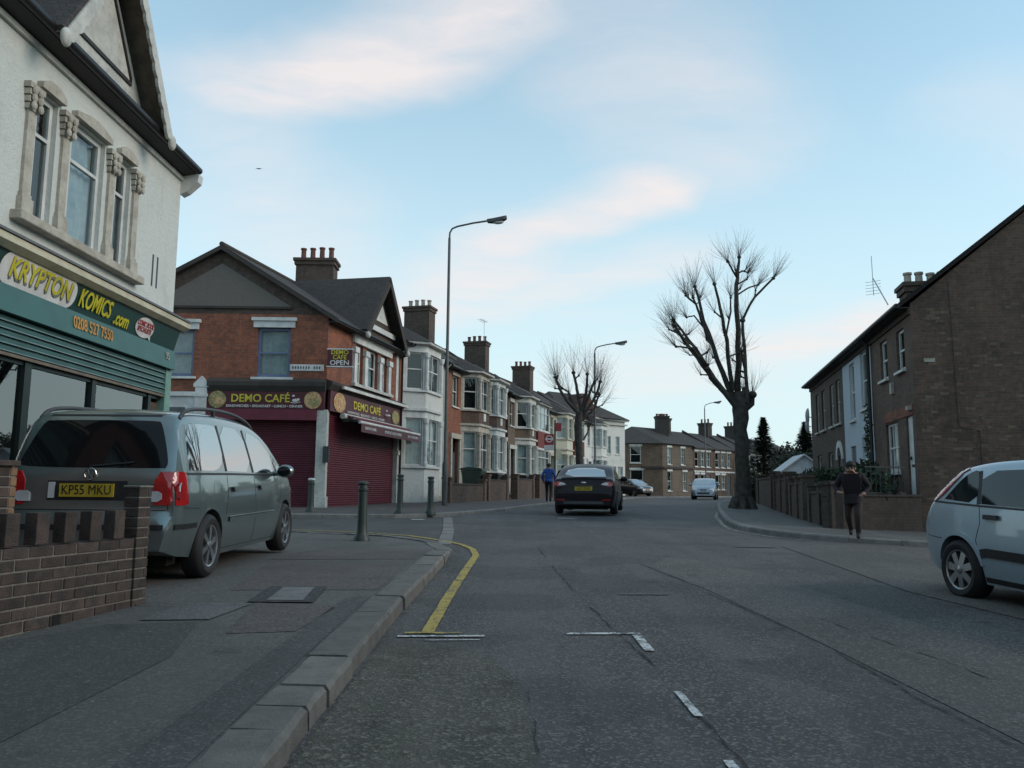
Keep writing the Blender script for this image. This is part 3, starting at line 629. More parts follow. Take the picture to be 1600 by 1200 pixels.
text('lettering', '95', .19, 'stone_paint', ph, (-.28, -.192, Z(3.62)), sx=.8, rot=(math.pi/2 - .08, 0, 0))
n_sl = 5
for k in range(n_sl):                                                                     # roller shutter, part lowered
    z1 = 3.42 - .092*k
    p = MB(); p.prism([(W0, -.06, Z(z1)), (W0, -.10, Z(z1-.02)), (W0, -.10, Z(z1-.075)), (W0, -.06, Z(z1-.089))], (W1-.34-W0, 0, 0)); so_ = p.build('shutter_slat', 'slat_green', sh)
    bx('slat_lip', 'slat_edge', so_, W0, W1-.345, -.108, -.095, Z(z1-.084), Z(z1-.070))
bx('shutter_bottom_rail', 'wood_old', sh, W0, W1-.35, -.10, -.05, Z(2.915), Z(2.955))
bx('pilaster', 'green_pale', sh, -.12, .10, -.12, .05, Z(.40), Z(3.42), bevel=.01)
bx('wall_return', 'brick_dark', sh, .10, W1-.003, -.02, .3, Z(.40), Z(4.18))
bx('stall_riser', 'green_dark', sh, W0, -.12, -.02, .12, Z(.40), Z(1.05))
for a, b in ((-7.0, -6.85), (-4.20, -4.05), (-2.50, -2.38), (-.62, -.52)): bx('mullion', 'black_green', sh, a, b, -.05, .06, Z(1.05), Z(2.91))
bx('head_rail', 'black_green', sh, W0, -.12, -.03, .06, Z(2.86), Z(2.912))
for a, b in ((-6.85, -4.20), (-4.05, -2.50), (-2.38, -.62)):
    bx('shop_pane', 'glass_shop', sh, a, b, .0, .008, Z(1.05), Z(2.86))
bx('shop_door', 'brick_dark', sh, -.52, -.12, .01, .06, Z(1.05), Z(2.80))
mb = MB(); mb.box(W0, -.12, 1.8, 1.9, Z(.4), Z(3.0)); mb.box(W0, -.12, .1, 1.8, Z(2.98), Z(3.05)); mb.box(-.13, -.1, .1, 1.8, Z(.4), Z(3)); mb.build('shop_interior', 'dark_room', sh)
for k in range(3): bx('window_poster', 'plate_white', sh, -4.0+.28*k, -3.8+.28*k, .03, .035, Z(1.12), Z(1.30 + .05*k))
# eaves, roof and the projecting gable
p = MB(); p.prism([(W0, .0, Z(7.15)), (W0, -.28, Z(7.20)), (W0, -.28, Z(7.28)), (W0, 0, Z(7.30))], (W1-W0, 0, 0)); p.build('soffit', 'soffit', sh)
p = MB(); p.tube([(W0, -.32, Z(7.27)), (W1+.02, -.32, Z(7.27))], .07, 10); p.build('gutter', 'black_paint', sh, sm=60)
p = MB(); slab_roof(p, (W0, -.32, Z(7.36)), (W1+.02, -.32, Z(7.36)), (W1+.02, 4, Z(10.2)), (W0, 4, Z(10.2))); slab_roof(p, (W1+.02, 8.2, Z(7.36)), (W0, 8.2, Z(7.36)), (W0, 4, Z(10.2)), (W1+.02, 4, Z(10.2))); p.build('roof', 'tiles', sh)
p = MB(); p.prism([(W1, .2, Z(7.2)), (W1, 7.8, Z(7.2)), (W1, 4, Z(10.0))], (-.2, 0, 0)); p.build('end_gable', 'render_white', sh)
p = MB(); p.prism([(W1-.02, .0, Z(7.20)), (W1-.02, -.34, Z(7.20)), (W1-.02, -.32, Z(7.05)), (W1-.02, -.12, Z(6.86)), (W1-.02, 0, Z(6.80))], (.2, 0, 0)); p.build('eaves_corbel', 'white', sh)
gx, gh, gz0 = -3.0, 1.66, 7.22; gp = gz0 + 2.40
p = MB(); p.prism([(gx-gh+.25, -.12, Z(gz0+.14)), (gx+gh-.25, -.12, Z(gz0+.14)), (gx, -.12, Z(gp-.35))], (0, .1, 0)); gpan = p.build('gable_panel', 'white_old', sh)
bx('gable_rail', 'white', gpan, gx-gh+.1, gx+gh-.1, -.22, -.121, Z(gz0+.06), Z(gz0+.19))
bx('gable_beading', 'soffit', gpan, gx-.85, gx+.85, -.15, -.122, Z(gz0+.50), Z(gz0+.56))
for sx in (-1, 1): p = MB(); p.obox((gx+sx*.85, -.15, Z(gz0+.56)), (-sx*.84, 0, 1.22), (0, .028, 0), (0, 0, .07)); p.build('gable_beading', 'soffit', gpan)
for sx in (-1, 1):
    e0 = Vector((gx+sx*gh, -.48, Z(gz0))); e1 = Vector((gx, -.48, Z(gp))); dv = (e1-e0); nv = Vector((-dv.z, 0, dv.x)).normalized()*(-sx if sx > 0 else 1)
    nv = Vector((sx*dv.z, 0, -sx*dv.x)).normalized()                                        # outward from the gable
    p = MB(); p.obox(e0, dv, (0, 4.2, 0), nv*.07); p.build('gable_roof', 'tiles', sh)
    p = MB(); p.obox(e0 - nv*.03 + Vector((0, .05, 0)), dv, (0, .36, 0), nv*.028); p.build('gable_soffit', 'wood_old', sh)
    p = MB(); nsc = 12                                                                     # scalloped bargeboard
    pts = [e0 + Vector((0, -.03, 0)), e1 + Vector((0, -.03, 0))]
    low_ = []
    for k in range(nsc*4+1):
        f = k/(nsc*4); low_.append(e1 + (e0-e1)*f + Vector((0, -.03, 0)) - nv*(.17 + .035*abs(math.sin(f*nsc*math.pi))))
    p.prism(pts + low_, (0, .05, 0)); p.build('bargeboard', 'white_old', sh)
    p = MB(); p.ball(e0 + Vector((0, -.02, -.10)), .10, .06, .13, 10, 8); p.build('bargeboard_finial', 'white_old', sh, sm=60)

# ------------------------------------------------------------------ low brick wall by the pavement
bw = thing('low_brick_wall', 'low brown brick garden wall with notched top and end pillar, in front of parked people carrier', 'wall', (-3.06, 7.12, g(-3.1, 7) + .075), heading(12))
def bwall(root, x0, x1, y0, th, courses, zs=0.0, rh=.083, ln=.232, jt=.012, start=0):
    for c_ in range(courses):
        x = x0 - (ln/2 if (c_+start) % 2 else 0)
        while x < x1 - .03:
            a, b = max(x, x0), min(x+ln-jt, x1)
            if b - a > .03:
                dy = rnd.uniform(-.004, .003)
                o = bx('brick', 'wallbrick', root, a, b, y0+dy, y0+th, zs+c_*rh+jt, zs+(c_+1)*rh, bevel=.004)
            x += ln
# local frame: x is negative back towards the camera, -y is the outer (road) side
bx('mortar_core', 'mortar', bw, -3.6, -.12, .008, .10, -.12, 7*.083-.004)
bwall(bw, -3.6, -.17, 0, .108, 7)
x = -.30; k = 0
while x > -3.6:                                   # upright bricks with open notches between them
    w_ = .125
    bx('brick', 'wallbrick', bw, x-w_, x-.004, -.004, .10, 7*.083+.012, 7*.083+.235, bevel=.004)
    x -= .272; k += 1
for c_ in range(12):                               # end pillar
    z0 = c_*.083 + .012
    if c_ % 2: bx('brick', 'wallbrick', bw, -.165, -.06, -.018, .125, z0, z0+.071, bevel=.004); bx('brick', 'wallbrick', bw, -.05, 0, -.018, .125, z0, z0+.071, bevel=.004)
    else: bx('brick', 'wallbrick', bw, -.165, 0, -.018, .125, z0, z0+.071, bevel=.004)
bx('mortar_core', 'mortar', bw, -.158, -.007, -.011, .118, -.12, 12*.083)
bx('pillar_cap', 'mortar', bw, -.175, .010, -.028, .135, 12*.083+.002, 12*.083+.02, bevel=.006)
bx('drain_hole', 'under', bw, -1.02, -.95, -.006, .05, -.0, .085)
bp = thing('brick_gate_pillar', 'short brick pillar with one pale corner behind the notched wall, at the left edge', 'pillar', (-3.98, 6.75, g(-4, 6.75) + .075), heading(12))
for c_ in range(14):
    z0 = c_*.083 + .012
    for a, b, m_ in ((-.45, -.23, 'wallbrick'), (-.22, -.075, 'wallbrick'), (-.065, 0, 'wallbrick_pale')) if c_ > 6 else ((-.45, -.23, 'wallbrick'), (-.22, 0, 'wallbrick')):
        bx('brick', m_, bp, a, b, 0, .33, z0, z0+.071, bevel=.004)
bx('mortar_core', 'mortar', bp, -.442, -.008, .008, .322, -.12, 14*.083)
bx('coping', 'wallbrick', bp, -.5, .0, -.03, .36, 14*.083+.004, 14*.083+.05, bevel=.006)

# ------------------------------------------------------------------ the cafe on the far corner
CZ = g(-6.14, 27.3) + .10
cf = thing('corner_cafe', 'red brick corner cafe with maroon roller shutters and DEMO CAFE signs', 'cafe', (-6.14, 27.3, CZ), math.radians(1.0))
cz = lambda z: z - .735
FH = math.radians(90 - 12 - 1.0)                 # direction of the street front in the cafe's own frame
fd = Vector((math.cos(FH), math.sin(FH), 0)); fn = Vector((math.sin(FH), -math.cos(FH), 0))
FLEN = 7.3
fp = lambda s_, z, o=0: tuple(fd*s_ + fn*o + Vector((0, 0, z)))
SL = -7.6
mb = MB(); wallseg(mb, (SL, 0), (0, 0), cz(4.45), cz(7.1), [(5.15+SL-SL-7.6+7.6-10.5+SL*0, 0, 0, 0)] if False else [(-5.42-SL, -4.42-SL, cz(4.98), cz(6.56)), (-2.33-SL, -1.24-SL, cz(4.98), cz(6.65))], .14)
mb.build('side_wall', 'brick_red', cf)
mb = MB(); wallseg(mb, (SL, 0), (-4.2, 0), cz(.6), cz(4.45)); mb.build('side_wall_lower', 'brick_dark', cf)
window(cf, (SL, 0), (0, 0), -5.42-SL, -4.42-SL, cz(4.98), cz(6.56), 'blue_frame', 'net', rail=.5, fw=.09)
window(cf, (SL, 0), (0, 0), -2.33-SL, -1.24-SL, cz(4.98), cz(6.65), 'blue_frame', 'net', rail=.5, fw=.09)
for a, b, z0 in ((-5.62, -4.22, 6.56), (-2.53, -1.04, 6.65)):
    p = MB(); p.box(a+.06, b-.06, -.07, .02, cz(z0), cz(z0+.22)); p.box(a, b, -.13, .02, cz(z0+.22), cz(z0+.33)); p.build('lintel', 'white', cf)
for a, b in ((-5.55, -4.3), (-2.48, -1.1)): bx('window_ledge', 'white', cf, a, b, -.10, .1, cz(4.90), cz(4.978))
# gable: brick above, grey rendered triangle set in it
RX, RZ = -3.62, 9.42
p = MB(); p.prism([(SL, 0, cz(7.1)), (0, 0, cz(7.1)), (RX, 0, cz(RZ-.12))], (0, .25, 0)); p.build('gable_wall', 'brick_dark', cf)
p = MB(); p.prism([(-6.0, -.03, cz(7.36)), (-1.25, -.03, cz(7.36)), (RX, -.03, cz(8.82))], (0, .025, 0)); p.build('gable_render', 'render_grey', cf)
bx('gable_ledge', 'dark_stack', cf, -6.05, -1.2, -.07, .02, cz(7.28), cz(7.357))
# main roof, ridge parallel to the street front
ra, rb = Vector((RX, -.22, cz(RZ))), Vector((RX, 0, cz(RZ))) + fd*FLEN
e1a, e1b = Vector((.32, -.22, cz(6.98))), Vector((.30, 0, cz(6.98))) + fd*FLEN
e0a, e0b = Vector((SL-.3, -.22, cz(6.98))), Vector((SL-.3, 0, cz(6.98))) + fd*FLEN
p = MB(); slab_roof(p, e1a, e1b, rb, ra, .14); slab_roof(p, e0b, e0a, ra, rb, .14); rf = p.build('roof', 'tiles', cf)
p = MB(); p.tube([ra + Vector((0, -.02, .02)), rb + Vector((0, 0, .02))], .085, 8); p.build('ridge_tiles', 'dark_stack', rf, sm=50)
for a, b in ((e1a, ra), (e0a, ra)): p = MB(); p.obox(a + Vector((0, -.03, -.17)), b-a, (0, .06, 0), (0, 0, .12)); p.build('verge', 'dark_stack', rf)
p = MB(); p.tube([fp(-.1, cz(6.93), .33), fp(FLEN, cz(6.93), .33)], .065, 8); p.build('gutter', 'black_paint', cf, sm=50)
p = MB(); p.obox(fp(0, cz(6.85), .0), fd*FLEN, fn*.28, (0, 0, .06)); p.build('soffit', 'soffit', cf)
# street front
mb = MB(); F0, F1 = (0, 0), (fd.x*FLEN, fd.y*FLEN)
lights = [(2.42, 3.05), (3.42, 4.55), (4.92, 5.55)]
wallseg(mb, F0, F1, cz(4.75), cz(6.95), [(a, b, cz(5.1), cz(6.55)) for a, b in lights], .16); mb.build('front_wall', 'brick_red', cf)
for a, b in lights: window(cf, F0, F1, a, b, cz(5.1), cz(6.55), 'white', 'net' if a != 3.42 else 'net_blue', rail=.55, inset=.11, fw=.07)
for c_ in (2.25, 3.235, 4.735, 5.72):
    p = MB(); p.obox(fp(c_-.13, cz(5.1), 0), fd*.26, fn*.09, (0, 0, 1.15)); p.obox(fp(c_-.19, cz(6.2), 0), fd*.38, fn*.14, (0, 0, .2)); p.obox(fp(c_-.17, cz(5.02), 0), fd*.34, fn*.13, (0, 0, .1)); p.build('window_pier', 'white', cf)
p = MB(); p.obox(fp(2.05, cz(6.56), 0), fd*3.87, fn*.10, (0, 0, .3)); p.obox(fp(1.98, cz(6.80), 0), fd*4.0, fn*.16, (0, 0, .09)); p.build('window_head', 'white', cf)
p = MB(); p.obox(fp(2.0, cz(4.98), 0), fd*4.0, fn*.16, (0, 0, .1)); p.build('window_sill', 'white_old', cf)
# cross gable over the window
GC, GH, GZ, GT = 4.25, 2.15, 7.0, 9.42
gr = fp(GC, cz(GT), .55); back = -fn*4.2
for sx in (-1, 1):
    ee = Vector(fp(GC+sx*GH, cz(GZ-.05), .55)); tt = Vector(gr); dv = tt-ee
    nv = (dv.cross(back)).normalized(); nv = nv if nv.z > 0 else -nv
    p = MB(); p.obox(ee, dv, back, nv*.09); p.build('gable_roof', 'tiles', cf)
    p = MB(); p.obox(ee - nv*.20 + fn*.02, dv, -fn*.05, nv*.20); p.build('bargeboard', 'dark_stack', cf)
    p = MB(); p.ball(ee + Vector((0, 0, -.14)) + fn*.02, .10, .10, .13, 8, 6); p.build('bargeboard_finial', 'white_old', cf, sm=60)
p = MB(); p.prism([fp(GC-GH+.2, cz(7.0), .1), fp(GC+GH-.2, cz(7.0), .1), fp(GC, cz(GT-.22), .1)], -fn*.1); p.build('gable_panel', 'brick_dark', cf)
p = MB(); p.prism([fp(GC-.95, cz(7.75), .13), fp(GC+.95, cz(7.75), .13), fp(GC, cz(8.8), .13)], -fn*.03); p.build('gable_inset', 'white', cf)
p = MB(); p.obox(fp(GC-1.6, cz(7.28), .1), fd*3.2, fn*.12, (0, 0, .2)); p.build('gable_rail', 'white', cf)
chimney(cf, (RX + fd.x*FLEN), fd.y*FLEN - .3, 1.55, .9, cz(8.3), cz(10.85), 4, 'brick_dark', 'pot_red', .6)
# ground floor: corner post, shutters, signs
p = MB(); p.box(-.26, .08, -.06, .25, 0, cz(3.92)); p.box(-.30, .12, -.10, .28, 0, .35); p.build('corner_post', 'white_old', cf)
bx('meter_box', 'plastic_grey', cf, .0, .2, -.18, -.062, 1.45, 1.98, bevel=.01)
def shutter(name, p0, p1, z0, z1, pitch=.075, o=0):
    d = (Vector(p1)-Vector(p0)); ln = d.length; d.normalize(); nn = Vector((d.y, -d.x, 0)); mb = MB(); k = 0; z = z0
    while z < z1:
        a = Vector(p0) + nn*o; t_ = min(z+pitch, z1)
        pr = [a + Vector((0, 0, z)), a + nn*.022 + Vector((0, 0, z+pitch*.2)), a + nn*.022 + Vector((0, 0, z+pitch*.75)), a + Vector((0, 0, z+pitch*.95))]
        for q0, q1 in zip(pr, pr[1:]): mb.quad(q0, q0 + d*ln, q1 + d*ln, q1)
        z += pitch
    return stuff(mb.build(name, 'shutter_red', cf, fix=False))
shutter('side_shutter', (-3.82, .32, 0), (-.26, .32, 0), 0, cz(3.6))
bx('shutter_reveal', 'maroon', cf, -3.86, -3.82, .0, .4, 0, cz(3.6))
bx('side_shutter_box', 'maroon_box', cf, -3.84, -.27, -.16, .12, cz(3.56), cz(3.91))
s1 = bx('side_sign', 'maroon', cf, -3.86, -.02, -.10, .05, cz(3.912), cz(4.50), bevel=.01)
text('lettering', 'DEMO CAFÉ', .36, 'sign_yellow', s1, (-2.12, -.112, cz(4.26)), bold=.005, sx=.98)
text('lettering', 'SANDWICHES • BREAKFAST • LUNCH • DINNER', .115, 'sign_white', s1, (-1.98, -.112, cz(4.01)), bold=.002, sx=1.02)
def disc(name, mat, parent, c_, r, d1, n_, th=.01, sx=1.0, n=24):
    p = MB(); u = Vector(d1); up = Vector((0, 0, 1)); nn = Vector(n_); p.prism([Vector(c_) + u*r*sx*math.cos(2*math.pi*k/n) + up*r*math.sin(2*math.pi*k/n) for k in range(n)], nn*th)
    return p.build(name, mat, parent)
for x_, m_ in ((-3.52, 'food'), (-.40, 'food2')):
    disc('dish_picture', m_, s1, (x_, -.112, cz(4.22)), .285, (1, 0, 0), (0, -1, 0)); disc('dish_picture', 'food' if m_ == 'food2' else 'food2', s1, (x_+.06, -.124, cz(4.16)), .14, (1, 0, 0), (0, -1, 0), sx=1.25)
p = MB(); p.ball((-.98, -.113, cz(4.21)), .10, .006, .055); p.ball((-.88, -.113, cz(4.24)), .05, .006, .045); p.ball((-1.04, -.113, cz(4.36)), .05, .006, .035); p.tube([(-1.12, -.113, cz(4.14)), (-.98, -.113, cz(4.12)), (-.80, -.113, cz(4.16))], .012, 6); p.build('coffee_cup_emblem', 'sign_white', s1)
p = MB(); p.prism([(0, .0, cz(4.95)), (0, -.20, cz(4.82)), (0, -.20, cz(4.68)), (0, -.10, cz(4.50)), (0, 0, cz(4.50))], (-3.86, 0, 0)); p.build('side_cornice', 'dark_stack', cf)
p = MB(); p.prism([fp(0, cz(4.95)), fp(0, cz(4.86), .22), fp(0, cz(4.78), .22), fp(0, cz(4.60), .08), fp(0, cz(4.60))], fd*FLEN); p.build('front_cornice', 'dark_stack', cf)
p = MB(); p.obox(fp(.75, cz(4.70), .225), fd*6.6, fn*.10, (0, 0, .10)); p.build('light_trough', 'white', cf)
p = MB(); p.obox(fp(.10, cz(3.90), .02), fd*(FLEN-.25), fn*.10, (0, 0, .68)); s2 = p.build('front_sign', 'maroon', cf)
fr = (math.pi/2, 0, FH)
text('lettering', 'DEMO CAFÉ', .40, 'sign_yellow', s2, fp(3.35, cz(4.27), .132), bold=.005, rot=fr, sx=1.22)
text('lettering', 'SANDWICHES • BREAKFAST • LUNCH • DINNER', .13, 'sign_white', s2, fp(3.3, cz(3.99), .132), rot=fr, sx=1.3)
disc('dish_picture', 'food2', s2, fp(.82, cz(4.24), .132), .33, fd, fn, sx=1.5); disc('dish_picture', 'food', s2, fp(6.35, cz(4.22), .132), .28, fd, fn, sx=1.5)
p = MB(); p.ball(fp(5.35, cz(4.2), .13), .16, .16, .06); p.ball(fp(5.3, cz(4.38), .13), .05, .05, .05); p.build('coffee_cup_emblem', 'sign_white', s2)
# folded awning with printed valance
p = MB(); p.tube([fp(.9, cz(3.80), .22), fp(FLEN+.05, cz(3.80), .22)], .10, 10); p.build('awning_cassette', 'white_old', cf, sm=50)
p = MB(); p.prism([fp(1.1, cz(3.92), .14), fp(1.1, cz(3.90), .20), fp(1.1, cz(3.62), .78), fp(1.1, cz(3.60), .74)], fd*(FLEN-.95)); p.build('awning_cloth', 'maroon_box', cf)
p = MB(); p.tube([fp(1.05, cz(3.60), .78), fp(FLEN+.2, cz(3.60), .78)], .055, 8); p.build('awning_bar', 'white', cf, sm=50)
p = MB(); p.obox(fp(1.15, cz(3.27), .80), fd*(FLEN-1.0), fn*.01, (0, 0, .28)); va = p.build('awning_valance', 'maroon', cf)
for s_, tx in ((2.0, 'SANDWICH BAR'), (4.3, 'BREAKFAST LUNCH DINNER'), (6.6, 'EAT IN TAKE AWAY')): text('lettering', tx, .15, 'sign_white', va, fp(s_, cz(3.42), .815), rot=fr, sx=.95)
p = MB(); p.ball(fp(1.0, cz(3.68), .55), .12, .12, .10, 10, 8); p.obox(fp(.95, cz(3.6), .2), fd*.1, fn*.55, (0, 0, .09)); p.build('awning_arm', 'black_paint', cf, sm=60)
shutter('front_shutter', Vector(fp(.14, 0, -.10)), Vector(fp(6.75, 0, -.10)), 0, cz(3.9))
p = MB(); p.obox(fp(6.75, 0, -.12), fd*.30, fn*.22, (0, 0, cz(3.9))); p.obox(fp(6.70, 2.0, -.12), fd*.38, fn*.27, (0, 0, .18)); p.build('end_pilaster', 'white_old', cf)
p = MB(); p.tube([fp(6.95, cz(6.9), .30), fp(7.0, cz(6.75), .14), fp(7.0, .02, .14)], .045, 8); p.build('drainpipe', 'black_paint', cf, sm=60)
p = MB(); p.obox(fp(6.62, cz(4.9), .002), fd*.28, fn*.02, (0, 0, 1.95)); p.build('painted_quoin', 'white', cf)
p = MB(); p.obox(fp(.6, .0, -.4), fd*(FLEN-.6), -fn*6, (0, 0, cz(6.9))); p.build('core', 'dark_stack', cf)
# projecting box sign
p = MB(); p.box(.12, .92, -.58, -.42, cz(5.30), cz(5.84)); p.obox((.2, -.45, cz(5.55)), (.06, 0, 0), (0, .6, 0), (0, 0, .05)); bs = p.build('hanging_sign', 'maroon', cf)
p = MB(); p.box(.10, .94, -.59, -.41, cz(5.26), cz(5.30)); p.box(.10, .94, -.59, -.41, cz(5.84), cz(5.875)); p.build('sign_edge', 'sign_white', bs)
text('lettering', 'DEMO', .20, 'sign_yellow', bs, (.52, -.586, cz(5.745)), bold=.002, sx=1.0); text('lettering', 'CAFE', .20, 'sign_yellow', bs, (.52, -.586, cz(5.58)), bold=.002, sx=.95); text('lettering', 'OPEN', .22, 'sign_white', bs, (.52, -.586, cz(5.40)), bold=.003, sx=1.1)
ns = bx('street_nameplate', 'sign_white', cf, -1.22, -.10, -.03, .0, cz(5.20), cz(5.42), bevel=.01)
for k in range(11):
    if k in (7,): continue
    bx('worn_letter', 'plastic_grey', ns, -1.14+.088*k, -1.095+.088*k, -.032, -.03, cz(5.27), cz(5.355))
# white door surround at the back of the side wall
p = MB(); p.box(-4.24, -3.87, -.16, .06, 0, cz(4.62)); p.prism([(-4.30, -.18, cz(4.62)), (-3.81, -.18, cz(4.62)), (-3.81, -.18, cz(4.72)), (-4.055, -.18, cz(4.98)), (-4.30, -.18, cz(4.72))], (0, .24, 0)); p.box(-4.28, -3.83, -.19, .06, cz(4.30), cz(4.40)); p.build('console_pilaster', 'white', cf)
p = MB(); wallseg(p, (-6.0, -.08), (-4.24, -.08), 0, cz(4.32), [(.62, 1.4, 0, cz(3.85))], .2); p.box(-6.05, -4.24, -.16, .02, cz(4.32), cz(4.46)); p.build('door_surround', 'white', cf)
bx('side_door', 'door_grey', cf, -5.37, -4.61, .07, .11, 0, cz(3.45)); bx('door_fanlight', 'glass', cf, -5.37, -4.61, .06, .068, cz(3.47), cz(3.84)); bx('fanlight_hood', 'door_grey', cf, -5.42, -4.56, -.12, -.03, cz(3.82), cz(3.95))

# ------------------------------------------------------------------ unseen houses behind the camera, added for reflections and shade
def back_house(label, x, y, rz, w_, st):
    h = thing('unseen_house', label, 'house', (x, y, g(x, y) - .1), rz, 'unseen houses added behind the viewpoint')
    ops = [(.8, 1.9, 1.0, 2.8), (w_-1.9, w_-.9, .1, 2.4), (.8, 1.9, 4.0, 5.7), (w_-1.9, w_-.9, 4.0, 5.7)]
    mb = MB(); wallseg(mb, (0, 0), (w_, 0), -.3, 6.6, ops, .12); wallseg(mb, (w_, 0), (w_, 8), -.3, 6.6); wallseg(mb, (0, 8), (0, 0), -.3, 6.6); mb.build('wall', st, h)
    for k, o in enumerate(ops):
        if k == 1: bx('front_door', 'door_grey', h, o[0]+.003, o[1]-.003, .06, .1, .1, 2.39)
        else: window(h, (0, 0), (w_, 0), *o, 'white', 'net', sill=True)
    p = MB(); slab_roof(p, (-.05, -.3, 6.55), (w_+.05, -.3, 6.55), (w_+.05, 4, 9.2), (-.05, 4, 9.2)); slab_roof(p, (w_+.05, 8.3, 6.55), (-.05, 8.3, 6.55), (-.05, 4, 9.2), (w_+.05, 4, 9.2)); p.build('roof', 'tiles', h)
    p = MB(); p.prism([(w_-.01, 0, 6.55), (w_-.01, 8, 6.55), (w_-.01, 4, 9.05)], (-.2, 0, 0)); p.prism([(.01, 0, 6.55), (.01, 8, 6.55), (.01, 4, 9.05)], (.2, 0, 0)); p.build('gable', st, h)
    chimney(h, 0, 3.8, .9, 1.4, 8.2, 10.6, 4, along_x=False); bx('core', 'dark_stack', h, .1, w_-.1, .25, 7.8, -.2, 6.4)
for k in range(6):
    back_house('plain unseen brick house %s added behind the viewpoint on the right' % ('nearest', 'second', 'third', 'fourth', 'fifth', 'sixth')[k], 10.5, .5 - 5.6*k, heading_r(0), 5.5, ('brick_brown', 'brick_stock', 'brick_red')[k % 3])
    back_house('plain unseen brick house %s added behind the viewpoint on the left' % ('nearest', 'second', 'third', 'fourth', 'fifth', 'sixth')[k], -6.6, -1.0 - 5.6*k, heading(0), 5.5, ('brick_red', 'brick_brown', 'brick_stock')[k % 3])
for k in range(5): back_house('plain unseen brick house %s added to close the street behind the viewpoint' % ('first', 'second', 'third', 'fourth', 'fifth')[k], 14 - 5.6*k, -42, math.pi, 5.5, ('brick_brown', 'brick_dark')[k % 2])

